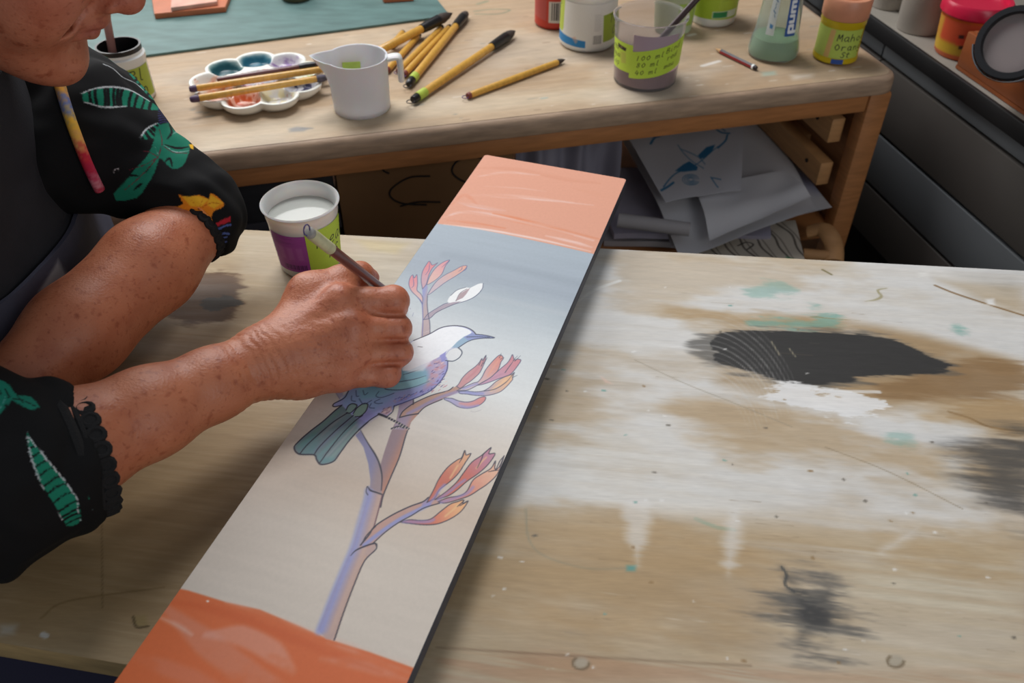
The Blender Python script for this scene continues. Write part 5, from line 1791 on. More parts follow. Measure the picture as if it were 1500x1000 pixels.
# folded grey-violet plastic filling the shelf behind
xa, xb = bxz(756, 240, .12)[0], bxz(905, 230, .12)[0]
t = thing('plastic_bag', 'folded grey violet plastic sheeting at the back under the bench, left of the bird tracing', 'bag', bpt((xa + xb) / 2, .22, SZ))
V, F = [], []
nU, nV = 44, 26
fold = lambda u, v: .010 * math.sin(u * 17 + v * 2) + .006 * math.sin(u * 31 - v * 5) + .004 * math.sin(v * 13 + u * 7)
prof_ = [(.0, .0), (.0, .06), (.004, .12), (.01, .18), (.03, .215), (.08, .228), (.16, .232), (.24, .228)]
pz_ = spline([(a_, b_) for a_, b_ in prof_], 4)
for i, (dy, dz) in enumerate(pz_):
    for j in range(nU):
        u = j / (nU - 1)
        f_ = fold(u, i / len(pz_))
        V.append(bpt(xa + (xb - xa) * u, .12 + dy + f_, SZ + .002 + dz + f_ * .4))
F = grid_faces(len(pz_), nU)
raw_mesh('sheeting', np.array(V), F, [mat('grey_violet_plastic', (140, 138, 152), .35, var=.08, vscale=12)], t, world=True)
# paper pile: base sheets, then loose tracings
hs = SZ - TZ
for k, (quad, h, m_, lb) in enumerate((
        ([(880, 262), (1190, 250), (1150, 366), (885, 352)], hs + .012, paperm, 'grey paper at the bottom of the pile under the bench'),
        ([(860, 250), (1120, 235), (1130, 344), (900, 342)], hs + .028, lilac, 'lilac grey paper in the pile under the bench, near the panel'),)):
    o_ = sheet('paper_sheet', lb, 'paper', quad, h, None, m_, 'papers under the bench', .004, k, .010)
# cream drawing with dark curved lines at the front of the shelf
c = Canvas(150, 110, (196, 186, 170))
for k in range(6):
    x = 14 + 22 * k
    c.stroke([(x, 2), (x + 16, 34), (x + 20, 70), (x + 38, 108)], 2.4, (70, 62, 54), .9, mapped=True)
    c.stroke([(x + 8, 2), (x + 22, 40), (x + 30, 80), (x + 40, 108)], 1.4, (90, 80, 70), .8, mapped=True)
c.stroke([(70, 60), (82, 50), (90, 56), (80, 70)], 2, (60, 54, 48), mapped=True)
c.stroke([(104, 20), (116, 24), (110, 34)], 2, (60, 54, 48), mapped=True)
c.poly([(0, 84), (14, 86), (16, 108), (0, 108)], (84, 120, 82), .9, 2, mapped=True)
c.poly([(126, 86), (142, 92), (138, 108), (124, 108)], (92, 150, 112), .9, 2, mapped=True)
sheet('drawing', 'cream drawing of dark curved leaves sticking out below the tracings', 'drawing', [(985, 330), (1165, 322), (1182, 392), (1010, 384)], hs + .022, c, pmat('drawing_paper', .7), None, .002, 5)
# the tracings: pale translucent sheets, the biggest with a blue bird drawing
c = Canvas(60, 50, (200, 199, 202))
c.stroke([(44, 2), (52, 24), (58, 40)], 5, (120, 124, 166), .55, soft=3, mapped=True)
sheet('tracing_paper', 'large tracing sheet whose corner points at the bench leg', 'paper', [(925, 176), (1138, 160), (1252, 292), (985, 352)], -.214, c, tracem, 'papers under the bench', .003, 11, droop=.01)
c = Canvas(60, 50, (206, 205, 208))
sheet('tracing_paper', 'pale tracing sheet lying between the bird tracing and the large one', 'paper', [(900, 186), (1120, 166), (1200, 290), (1000, 362)], -.200, c, tracem, 'papers under the bench', .003, 12, droop=.02)
c = Canvas(60, 50, (214, 213, 216))
sheet('tracing_paper', 'rolled-edge tracing sheet lying in front of the bird tracing', 'paper', [(1015, 272), (1150, 250), (1190, 282), (1042, 340)], -.186, c, tracem, 'papers under the bench', .003, 13, droop=.012, curl=.006)


def q_map(quad, w, h):
    q4_ = np.array([P(x, y, -.174)[:2] for x, y in quad])

    def f(pts):
        out_ = []
        for x, y in pts:
            p_ = P(x, y, -.174)[:2]
            uv = np.array([.5, .5])
            for _ in range(12):
                u, v = uv
                q_ = (q4_[0] * (1 - u) + q4_[1] * u) * (1 - v) + (q4_[3] * (1 - u) + q4_[2] * u) * v
                du = (q4_[1] - q4_[0]) * (1 - v) + (q4_[2] - q4_[3]) * v
                dv_ = (q4_[3] - q4_[0]) * (1 - u) + (q4_[2] - q4_[1]) * u
                uv = uv + np.linalg.solve(np.stack([du, dv_], 1), p_ - q_)
            out_.append((uv[0] * (w - 1), uv[1] * (h - 1)))
        return np.array(out_)
    return f


quad = [(905, 176), (1090, 158), (1086, 276), (975, 296)]
c = Canvas(220, 180, (206, 206, 212), q_map(quad, 220, 180))
TZ7 = lambda p: [(720 + x * .42, 160 + y * .42) for x, y in p]
BLU = (40, 112, 158)
for q, w in (([(555, 118), (575, 90), (610, 70), (660, 55), (720, 48)], 5), ([(570, 95), (620, 78), (690, 62)], 6), ([(740, 50), (770, 62), (800, 82), (830, 86)], 4), ([(770, 48), (790, 60), (815, 78)], 3),
             ([(650, 120), (670, 150), (700, 180), (740, 205)], 2), ([(660, 135), (720, 165), (745, 190)], 2), ([(822, 92), (815, 112), (790, 135)], 5), ([(592, 282), (615, 270), (635, 256)], 5), ([(600, 270), (640, 225), (690, 205)], 3),
             ([(765, 236), (782, 262), (790, 272)], 3), ([(770, 238), (800, 245)], 2.5), ([(690, 205), (730, 180), (790, 130)], 2)):
    c.stroke(TZ7(q), w * .8, BLU, .9, soft=1)
c.poly(TZ7([(720, 160), (750, 132), (780, 124), (770, 146), (745, 168), (728, 172)]), BLU, .95, 1.2)
c.poly(TZ7([(640, 214), (670, 190), (690, 180), (720, 200), (716, 212), (670, 218)]), BLU, .95, 1.2)
for r_ in (9, 15, 22, 29):
    c.stroke(TZ7([(695 + r_ * math.cos(a_), 246 + r_ * .66 * math.sin(a_)) for a_ in np.linspace(.3, 6.1, 14)]), 1.6, (60, 120, 160), .85)
sheet('tracing_paper', 'tracing sheet with a blue bird drawing, topmost under the bench', 'drawing', quad, -.174, c, tracem, 'papers under the bench', .002, 14)
# rolled paper beside the panel
a, b = P(905, 322, hs + .075), P(1010, 336, hs + .070)
t = thing('paper_roll', 'thin grey paper roll with a dark open end beside the panel', 'paper', (a + b) / 2 - [0, 0, .011])
g = G()
V, F = tube([a, a + (b - a) * .3, b], [.011, .0108, .0105], 20, cap=False)
g.add(V, F)
V2, F2 = tube([a + (b - a) * .002, b], [.0095, .0090], 20, cap=False)
g.add(V2, [f[::-1] for f in F2])
g.obj('roll', paperm, t, world=True)
# curved wooden handle in the corner by the leg
w0 = [P(1184, 340, hs + .02), P(1204, 336, hs + .03), P(1216, 346, hs + .03), P(1222, 362, hs + .02), P(1222, 384, hs + .01)]
t = thing('wooden_hook', 'curved light wooden piece at the foot of the bench leg', 'wood', np.mean(w0, 0) * [1, 1, 0] + [0, 0, SZ])
V, F = tube(spline(w0, 6), .009, 12, flat=1.6)
g = G().add(V, F)
g.tube([P(1176, 372, hs + .012), P(1222, 376, hs + .012)], .009, 10)
g.obj('hook', runm, t, world=True)

# ------------------------------------------------------------------ things on the grey cabinet
def cpt(x, y, z):
    return CM[:3, 3] + cnr * x + cdir * y + np.array([0, 0, z])


def czy(px_, py_, h=0.0):
    q_ = P(px_, py_, h) - c2
    return float(q_ @ cnr), float(q_ @ cdir)


# wooden tray at the edge
f0 = czy(1401, 100)
t = thing('wooden_tray', 'shallow brown wooden tray on the edge of the grey cabinet', 'tray', cpt(.13, f0[1] - .25, TZ + .001))
trm = mat('tray_wood', (130, 68, 30), .5, var=.12, vscale=18, stretch=(1, 1, 6))
x0, x1, y0, y1, hz_ = .012, .26, f0[1] - .5, f0[1], .055
G().box((x0, y0, TZ + .0012), (x1, y1, TZ + .006), 0, M=CM).obj('tray_base', trm, t, world=True)
for lo, hi in (((x0, y0, TZ + .0062), (x0 + .009, y1, TZ + hz_)), ((x1 - .009, y0, TZ + .0062), (x1, y1, TZ + hz_)), ((x0 + .0092, y1 - .009, TZ + .0062), (x1 - .0092, y1, TZ + hz_)),
               ((x0 + .0092, y0, TZ + .0062), (x1 - .0092, y0 + .009, TZ + hz_))):
    G().box(lo, hi, .0015, M=CM).obj('tray_side', trm, t, world=True)
# jar lid with a wire clip leaning in the tray
lc = P(1487, 64, .098)
t = thing('glass_jar', 'glass clip-top jar lying in the wooden tray with its dark lid to the front', 'jar', lc - [0, 0, .045])
ld = unit(-cnr * .75 - cdir * .45 + np.array([0, 0, .45]))
lx = unit(np.cross(ld, [0, 0, 1]))
ly = np.cross(lx, ld)
LM = np.eye(4)
LM[:3, 0], LM[:3, 1], LM[:3, 2], LM[:3, 3] = lx, ly, ld, lc


def lathe_at(prof, M, seg=40):
    V_, F_ = lathe(prof, seg)
    return V_ @ M[:3, :3].T + M[:3, 3], F_


V, F = lathe_at([(0, -.05), (.036, -.05), (.040, -.045), (.040, -.004), (.038, 0), (0, .0005)], LM)
G().add(V, F).obj('jar_wall', mat('dusty_glass', (150, 140, 138), .25, trans=.3, ior=1.2), t, world=True)
V, F = lathe_at([(.036, -.002), (.044, -.002), (.0455, .004), (.044, .010), (.037, .010), (.036, .006), (.036, -.002)], LM)
G().add(V, F).obj('lid_rim', mat('dark_metal', (44, 44, 46), .4, metal=.5), t, world=True)
V = [lc + lx * .047 * math.cos(a_) + ly * .047 * math.sin(a_) + ld * .004 for a_ in np.linspace(PI * .8, PI * 1.9, 20)]
G().tube(V, .0014, 8).obj('wire_clip', mat('steel_wire', (190, 190, 190), .2, metal=1), t, world=True)
# orange tub with a red lid
oc = P(1424, 88) + cdir * .028
ro_ = 44 * proj(oc)[2] / FPX
oh = height_to(oc, 18)
t = thing('lidded_tub', 'orange tub with a magenta red lid on the cabinet behind the wooden tray', 'tub', oc)
pr = [(ro_ * .80, .0005), (ro_ * .86, .004), (ro_ * .98, oh * .96), (ro_, oh)]
c = Canvas(160, 90, (196, 74, 40))
c.poly([(0, 58), (160, 58), (160, 90), (0, 90)], (190, 160, 40), .9, 8, mapped=True)
c.poly([(0, 0), (26, 0), (22, 90), (0, 90)], (200, 160, 50), .8, 6, mapped=True)
c.poly([(60, 40), (90, 36), (94, 56), (66, 60)], (214, 70, 40), .8, 4, mapped=True)
for x, y in ((66, 32), (72, 60), (108, 26)):
    c.poly([(x, y), (x + 9, y - 2), (x + 10, y + 7), (x + 1, y + 9)], (50, 24, 22), .9, 2, mapped=True)
G().lathe([(0, .0005)] + pr + [(0, oh)], 48).obj('tub_wall', mat('orange_tub', (196, 90, 40), .35), t)
wall_patch('printed_side', [labm], t, lerp_profile(pr), .008, oh * .94, facing(oc) - 1.4, facing(oc) + 1.4, c)
G().lathe([(0, oh + .0003), (ro_ * 1.02, oh + .0003), (ro_ * 1.08, oh + .003), (ro_ * 1.08, oh + .016), (ro_ * 1.02, oh + .020), (ro_ * .9, oh + .020), (ro_ * .86, oh + .014), (0, oh + .014)], 48).obj(
    'lid', mat('magenta_plastic', (196, 24, 62), .3), t)
# pale containers at the back
for px_, py_, r_, hh_, lb in ((1345, 42, .036, .10, 'plain white tub on the cabinet beside the orange one'), (1300, 8, .03, .12, 'pale grey pot at the far end of the cabinet')):
    q_ = P(px_, py_)
    t = thing('storage_tub', lb, 'tub', q_)
    G().lathe([(0, .0005), (r_ * .9, .0005), (r_ * .95, .003), (r_ * 1.02, hh_), (r_ * 1.05, hh_ + .002), (r_ * 1.05, hh_ + .01), (0, hh_ + .012)], 40).obj('tub_wall', mat('dull_white_plastic', (176, 168, 158), .45), t)
# ------------------------------------------------------------------ the painter
class Field:
    """a smooth solid grown from tapered limbs: distance sampled on a grid, then skinned"""

    def __init__(s):
        s.p = []

    def limb(s, a, b, ra, rb=None, k=.008):
        s.p.append(('c', np.asarray(a, float), np.asarray(b, float), ra, ra if rb is None else rb, k))
        return s

    def chain(s, pts, rad, k=.008):
        for i in range(len(pts) - 1):
            s.limb(pts[i], pts[i + 1], rad[i], rad[i + 1], k)
        return s

    def ball(s, c, r, k=.008):
        return s.limb(c, np.asarray(c, float) + [0, 0, 1e-5], r, r, k)

    def egg(s, c, axes, rad, k=.01):
        s.p.append(('e', np.asarray(c, float), np.asarray(axes, float), np.asarray(rad, float), None, k))
        return s

    def cut(s, c, axes, rad, k=.004):
        s.p.append(('x', np.asarray(c, float), np.asarray(axes, float), np.asarray(rad, float), None, k))
        return s

    @staticmethod
    def dist(pr, Q):
        if pr[0] == 'c':
            _, a, b, ra, rb, k = pr
            d = b - a
            L = float(d @ d)
            w = Q - a.astype(Q.dtype)
            t = np.clip((w @ d.astype(Q.dtype)) / L, 0, 1)
            w = w - t[..., None] * d.astype(Q.dtype)
            return np.sqrt((w * w).sum(-1)) - (ra + (rb - ra) * t)
        if pr[0] == 'h':        # a cut straight across, near its centre only
            w = Q - pr[1].astype(Q.dtype)
            return np.maximum(-(w @ pr[2].astype(Q.dtype)), np.sqrt((w * w).sum(-1)) - pr[3])
        _, c, ax, r, _, k = pr
        w = (Q - c.astype(Q.dtype)) @ ax.T.astype(Q.dtype)
        w = w / r.astype(Q.dtype)
        n = np.sqrt((w * w).sum(-1))
        n2 = np.sqrt(((w / r.astype(Q.dtype)) ** 2).sum(-1)) + 1e-9
        return n * (n - 1) / n2

    @staticmethod
    def comb(pr, d, e):
        k = pr[5]
        if pr[0] in 'xh':
            e = -e
            h = np.clip(.5 - .5 * (d - e) / k, 0, 1)
            return d * (1 - h) + e * h + k * h * (1 - h)
        h = np.clip(.5 + .5 * (d - e) / k, 0, 1)
        return d * h * 0 + (d + (e - d) * h) - k * h * (1 - h)

    def at(s, Q):
        Q = np.asarray(Q, float)
        d = np.full(Q.shape[:-1], 1.0)
        for pr in s.p:
            d = s.comb(pr, d, s.dist(pr, Q))
        return d

    def bounds(s, pr):
        if pr[0] == 'c':
            r = max(pr[3], pr[4])
            return np.minimum(pr[1], pr[2]) - r, np.maximum(pr[1], pr[2]) + r
        if pr[0] == 'h':
            return pr[1] - pr[3], pr[1] + pr[3]
        r = pr[3].max()
        return pr[1] - r, pr[1] + r

    def skin(s, h, extra=None):
        bs = [s.bounds(p) for p in s.p]
        lo = np.min([b[0] for b in bs], 0) - 4 * h
        hi = np.max([b[1] for b in bs], 0) + 4 * h
        n = np.ceil((hi - lo) / h).astype(int) + 1
        Dm = np.full(tuple(n), .05, np.float32)
        gx = [(lo[i] + h * np.arange(n[i])).astype(np.float32) for i in range(3)]
        for pr, (b0, b1) in zip(s.p, bs):
            pad = .012 + pr[5]
            i0 = np.maximum(0, np.floor((b0 - pad - lo) / h).astype(int))
            i1 = np.minimum(n, np.ceil((b1 + pad - lo) / h).astype(int) + 1)
            sl = tuple(slice(a, b) for a, b in zip(i0, i1))
            Q = np.stack(np.meshgrid(gx[0][sl[0]], gx[1][sl[1]], gx[2][sl[2]], indexing='ij'), -1)
            e = s.dist(pr, Q)
            Dm[sl] = s.comb(pr, Dm[sl], e)
        return nets(Dm, lo, h)


def nets(Dm, lo, h):
    neg = Dm < 0
    nx, ny, nz = Dm.shape
    cnt = np.zeros((nx - 1, ny - 1, nz - 1), np.int8)
    offs = [(i, j, k) for i in (0, 1) for j in (0, 1) for k in (0, 1)]
    for i, j, k in offs:
        cnt += neg[i:nx - 1 + i, j:ny - 1 + j, k:nz - 1 + k]
    act = np.argwhere((cnt > 0) & (cnt < 8))
    idm = np.full(cnt.shape, -1, np.int32)
    idm[tuple(act.T)] = np.arange(len(act))
    cv_ = np.stack([Dm[act[:, 0] + i, act[:, 1] + j, act[:, 2] + k] for i, j, k in offs], 1)
    S = np.zeros((len(act), 3))
    N = np.zeros(len(act))
    for a in range(8):
        for b in range(a + 1, 8):
            da = np.array(offs[b]) - np.array(offs[a])
            if abs(da).sum() != 1:
                continue
            va, vb = cv_[:, a], cv_[:, b]
            m = (va < 0) != (vb < 0)
            t = np.where(m, va / np.where(m, va - vb, 1), 0)
            S += m[:, None] * (np.array(offs[a]) + t[:, None] * da)
            N += m
    V = lo + h * (act + S / N[:, None])
    F = []
    for ax in range(3):
        u, w = (ax + 1) % 3, (ax + 2) % 3
        sa = [slice(None)] * 3
        sb = [slice(None)] * 3
        sa[ax], sb[ax] = slice(0, -1), slice(1, None)
        e = np.argwhere(neg[tuple(sa)] != neg[tuple(sb)])
        e = e[(e[:, u] > 0) & (e[:, w] > 0) & (e[:, u] < Dm.shape[u] - 1) & (e[:, w] < Dm.shape[w] - 1)]
        fl = neg[tuple(e.T)]
        q = []
        for du, dw in ((0, 0), (-1, 0), (-1, -1), (0, -1)):
            c_ = e.copy()
            c_[:, u] += du
            c_[:, w] += dw
            q.append(idm[tuple(c_.T)])
        q = np.stack(q, 1)
        q[~fl] = q[~fl][:, ::-1]
        F.append(q)
    return V, np.vstack(F)


def J(x, y, h):
    return P(x, y, h)


# joints
wri = J(383, 531, .068)
elb = J(-25, 712, .088)
shR = np.array([-.535, .46, .995])
shL = np.array([-.505, .775, .985])
elL = J(298, 316, .080)
wrL = J(-10, 600, .055)
hipC = np.array([-.61, .62, .58])
chest = np.array([-.545, .635, .87])

arm = Field()
arm.chain([shR, shR + (elb - shR) * .5, elb], [.047, .042, .038], .02)
fa = lambda t: elb + (wri - elb) * t
arm.chain([elb, fa(.28), fa(.55), fa(.8), wri], [.037, .0375, .0315, .0258, .0240], .015)
# hand: metacarpals spread to four knuckles, fingers bent over the brush, thumb along the far side
IM, MM, RM, LM_ = J(500, 442, .094), J(517, 480, .083), J(515, 518, .067), J(497, 550, .051)
IP, MP, RP, LP = J(576, 441, .088), J(580, 481, .072), J(583, 516, .056), J(567, 548, .046)
hand = Field()
for kn, r0, r1 in ((IM, .0150, .0135), (MM, .0155, .0130), (RM, .0150, .0120), (LM_, .0140, .0112)):
    st = wri + (kn - wri) * .05 + (kn - (IM + LM_) / 2) * .10
    hand.limb(st, kn, r0 + .003, r1, .016)
pal_ = (wri + IM + LM_ + MM) / 4 + np.array([.008, .006, -.016])
hand.ball(pal_, .022, .02)
hand.ball(J(440, 548, .050), .019, .018)
for kn, pp, r1, r2, r3, mid, tip in (
        (IM, IP, .0132, .0115, .0118, J(579, 449, .058), J(566, 458, .040)),
        (MM, MP, .0128, .0112, .0116, J(575, 495, .052), J(555, 498, .042)),
        (RM, RP, .0122, .0106, .0110, J(574, 523, .042), J(550, 522, .0385)),
        (LM_, LP, .0110, .0094, .0098, J(558, 551, .0395), J(536, 547, .0385))):
    f_ = Field()
    mid_ = kn + (pp - kn) * .5
    f_.chain([kn, mid_, pp], [r1, r2, r3], .004)
    f_.ball(pp + unit(pp - kn) * .0008 + [0, 0, .0008], r3 * 1.03, .004)
    f_.chain([pp, mid, tip], [r3, r2 * .92, r2 * .78], .004)
    hand.p += [(*q[:5], .0042) for q in f_.p]
# thumb
hand.chain([wri + (J(430, 470, .082) - wri) * .45, J(452, 430, .090), J(500, 409, .092)], [.0165, .0150, .0118], .014)
hand.chain([J(500, 409, .092), J(528, 402, .088), J(541, 407, .078)], [.0118, .0106, .0088], .005)
hand.limb(J(468, 428, .088), J(505, 430, .086), .0105, .0100, .012)      # web between thumb and index
arm.p += hand.p
arm.limb(wri, wri + (MM - wri) * .3, .0235, .022, .014)
# knuckle heads and tendons
for kn in (IM, MM, RM, LM_):
    arm.ball(kn + np.array([-.001, -.002, .0030]), .0092, .012)
for kn in (IM, MM, RM):
    arm.limb(wri + (kn - wri) * .35 + [0, -.004, .0120], kn + [0, -.003, .008], .0032, .0038, .009)
# creases between the bent fingers
cdir = unit(CAM - (IM + LM_) / 2)
for (m0, p0), (m1, p1), s0 in (((IM, IP), (MM, MP), .42), ((MM, MP), (RM, RP), .40), ((RM, RP), (LM_, LP), .45)):
    a_, b_ = (m0 + m1) / 2, (p0 + p1) / 2
    a_ = a_ + (b_ - a_) * s0
    b_ = b_ + unit(b_ - a_) * .012
    dd_ = unit(b_ - a_)
    up_ = unit(cdir - dd_ * (cdir @ dd_))
    sd_ = np.cross(dd_, up_)
    for q in (.25, .5, .75, 1.0):
        c_ = a_ + (b_ - a_) * q + up_ * (.0105 - .001 * q)
        arm.cut(c_, np.stack([dd_, up_, sd_]), (.0085, .0030 + .0042 * q, .00135), .0030)
VA, FA = arm.skin(.0014)

# left arm resting on the table edge
larm = Field()
larm.chain([shL, shL + (elL - shL) * .5, elL], [.046, .038, .031], .02)
larm.chain([elL, elL + (wrL - elL) * .3, elL + (wrL - elL) * .65, wrL], [.0305, .0405, .039, .028], .015)
dl_ = unit(wrL - elL)
lh0 = wrL
for q in range(4):
    sd = np.array([dl_[1], -dl_[0], 0]) * (-.022 + .0148 * q)
    kn = lh0 + dl_ * .075 + sd + [0, 0, -.004]
    larm.limb(lh0 + sd * .4, kn, .017, .0105, .014)
    larm.chain([kn, kn + dl_ * .038 + [0, 0, -.008], kn + dl_ * .058 + [0, 0, -.026]], [.0100, .0088, .0075], .004)
larm.chain([lh0 + dl_ * .02, lh0 + dl_ * .05 + np.array([-dl_[1], dl_[0], 0]) * .035, lh0 + dl_ * .085 + np.array([-dl_[1], dl_[0], 0]) * .036 + [0, 0, -.015]], [.016, .012, .0085], .010)
VL, FL = larm.skin(.002)

# head: facing the panel, bent forward
hy = math.radians(-3)
hp2 = math.radians(34)
HF = np.array([math.cos(hp2) * math.cos(hy), math.cos(hp2) * math.sin(hy), -math.sin(hp2)])
HU = np.array([math.sin(hp2) * math.cos(hy), math.sin(hp2) * math.sin(hy), math.cos(hp2)])
HR = np.cross(HF, HU)
HA = np.stack([HF, HR, HU])
nose_t = D(203, 9, .655)
hc = nose_t - HF * .122 + HU * .020


def hl(f, r, u):
    return hc + HF * f + HR * r + HU * u


head = Field()
head.egg(hl(-.012, 0, .045), HA, (.098, .076, .092), .02)
head.egg(hl(.036, 0, -.030), HA, (.062, .060, .082), .03)
for sg in (-1, 1):
    head.ball(hl(.062, .036 * sg, -.012), .030, .025)
    head.ball(hl(.060, .034 * sg, -.048), .027, .025)
    head.limb(hl(.070, .016 * sg, -.094), hl(.0, .054 * sg, -.058), .0185, .018, .022)
    head.limb(hl(.093, .010 * sg, .030), hl(.074, .046 * sg, .034), .009, .010, .014)     # brow
    head.egg(hl(-.012, .078 * sg, .002), HA, (.019, .006, .031), .006)                     # ear
    head.cut(hl(.100, .032 * sg, .016), HA, (.013, .019, .010), .010)                      # eye hollow
    head.ball(hl(.078, .032 * sg, .014), .0125, .003)
    head.ball(hl(.103, .0125 * sg, -.0245), .0088, .006)                                   # wing of the nose
head.ball(hl(.083, 0, -.099), .0195, .018)
head.limb(hl(.092, 0, .028), hl(.1135, 0, -.016), .0085, .0110, .010)
head.ball(hl(.1125, 0, -.0195), .0115, .006)
head.cut(hl(.1075, .0060, -.0300), HA, (.0048, .0032, .0040), .003)
head.cut(hl(.1075, -.0060, -.0300), HA, (.0048, .0032, .0040), .003)
head.limb(hl(.093, 0, -.034), hl(.095, 0, -.044), .011, .010, .012)
# lips
head.chain([hl(.078, .0260, -.0490), hl(.092, .012, -.0500), hl(.0985, .003, -.0480), hl(.0985, -.003, -.0480), hl(.092, -.012, -.0500), hl(.078, -.0260, -.0490)], [.0042, .0058, .0062, .0062, .0058, .0042], .005)
head.chain([hl(.078, .0245, -.0515), hl(.0905, .012, -.0600), hl(.0955, 0, -.0612), hl(.0905, -.012, -.0600), hl(.078, -.0245, -.0515)], [.0042, .0062, .0068, .0062, .0042], .005)
for a_, b_ in (((.101, 0, -.0545), (.094, .013, -.0545)), ((.094, .013, -.0545), (.080, .029, -.0490)), ((.101, 0, -.0545), (.094, -.013, -.0545)), ((.094, -.013, -.0545), (.080, -.029, -.0490))):
    m_ = (hl(*a_) + hl(*b_)) / 2
    dd_ = unit(hl(*b_) - hl(*a_))
    ax_ = np.stack([dd_, unit(np.cross(HU, dd_)), HU])
    head.cut(m_ + HF * .0025, ax_, (.0088, .0050, .0011), .0016)
head.cut(hl(.0985, 0, -.0765), HA, (.010, .020, .0055), .010)
for sg in (-1, 1):      # smile fold from the wing of the nose to beside the mouth
    for q in np.linspace(0, 1, 5):
        head.cut(hl(.1005 - .020 * q, (.019 + .018 * q) * sg, -.026 - .026 * q), np.stack([unit(HF * -.35 + HR * .4 * sg - HU * .6), unit(HF * .8 + HR * .55 * sg), unit(np.cross(HF * -.35 + HR * .4 * sg - HU * .6, HF * .8 + HR * .55 * sg))]), (.008, .0026, .0026), .010)
head.ball(hl(.045, 0, -.092), .028, .03)
neck0 = np.array([-.515, .64, 1.0])
head.chain([hl(-.012, 0, -.045), hl(-.03, 0, -.105), neck0], [.056, .056, .062], .025)
VH, FH = head.skin(.0018)

# torso and legs
body = Field()
body.chain([neck0, chest + [.0, 0, .04], (chest + hipC) / 2, hipC], [.07, .12, .125, .125], .05)
for sg, sh_ in ((-1, shR), (1, shL)):
    body.limb(neck0 + [0, .03 * sg, 0], sh_, .055, .050, .04)
    body.limb(chest + [.02, .08 * sg, .06], chest + [.0, .09 * sg, -.12], .075, .08, .05)
    body.limb(hipC + [0, .05 * sg, 0], hipC + [.0, .09 * sg, -.02], .11, .105, .04)
knR, knL = np.array([-.20, .35, .545]), np.array([-.20, .76, .545])
anR, anL = np.array([-.28, .36, .09]), np.array([-.28, .76, .09])
for hp_, kn_, an_ in ((hipC + [0, -.09, -.02], knR, anR), (hipC + [0, .09, -.02], knL, anL)):
    body.chain([hp_, (hp_ + kn_) / 2, kn_], [.085, .072, .056], .03)
    body.chain([kn_, kn_ * .6 + an_ * .4, an_], [.056, .05, .036], .03)
    body.chain([an_ + [0, 0, -.04], an_ + [.10, 0, -.058], an_ + [.16, 0, -.064]], [.034, .026, .022], .02)
VB, FB = body.skin(.005)

allV = np.vstack([VA, VL, VH, VB])
allF = np.vstack([FA, FL + len(VA), FH + len(VA) + len(VL), FB + len(VA) + len(VL) + len(VH)])
tmp = raw_mesh('tmp_body', allV, allF)
md = tmp.modifiers.new('join', 'REMESH')
md.mode = 'VOXEL'
md.voxel_size = .00165
md.use_smooth_shade = True
dg = bpy.context.evaluated_depsgraph_get()
me2 = tmp.evaluated_get(dg).to_mesh()
nv = len(me2.vertices)
BV = np.empty(nv * 3, np.float32)
me2.vertices.foreach_get('co', BV)
BV = BV.reshape(-1, 3).astype(float)
nl = len(me2.loops)
li_ = np.empty(nl, np.int32)
me2.loops.foreach_get('vertex_index', li_)
BF = li_.reshape(-1, 4)
BN = np.empty(nv * 3, np.float32)
me2.vertex_normals.foreach_get('vector', BN)
BN = BN.reshape(-1, 3)
tmp.evaluated_get(dg).to_mesh_clear()
md_ = tmp.data
bpy.data.objects.remove(tmp)
bpy.data.meshes.remove(md_)


def smooth_noise(Q, s, seed=0):
    """cheap solid noise from summed waves"""
    r = np.random.RandomState(seed)
    o_ = np.zeros(len(Q))
    for k in range(7):
        d_ = unit(r.randn(3)) * s * (1 + .35 * k)
        o_ += np.sin(Q @ d_ * 2 * PI + r.rand() * 6.3) / (1 + .25 * k)
    return o_ / 3.2


# wrist creases run across the arm where the hand bends back
axw = unit(wri - elb)
sw = (BV - wri) @ axw
near = np.exp(-((BV - wri - np.outer(sw, axw)) ** 2).sum(1) / .05 ** 2) * (BV[:, 0] > -.36) * (BV[:, 1] < .64) * (BV[:, 2] < .93)
dep = np.zeros(nv)
swn = sw + .0022 * smooth_noise(BV, 35, 3)
for c_, w_, a_ in ((-.034, .0011, .25), (-.027, .0011, .4), (-.0205, .0012, .65), (-.0145, .0012, .8), (-.009, .0013, 1.0), (-.003, .0012, .85), (.003, .0012, .7), (.009, .0013, .6), (.015, .0012, .35)):
    dep += a_ * np.exp(-((swn - c_) / w_) ** 2)
amp = .35 + .65 * np.clip(smooth_noise(BV, 28, 9) + .5, 0, 1)
disp = -.0015 * dep * near * amp
hw = np.exp(-(((BV - (IM + LM_) / 2) ** 2).sum(1)) / .06 ** 2)
disp += hw * .00035 * smooth_noise(BV, 90, 5)
BV += BN * disp[:, None]

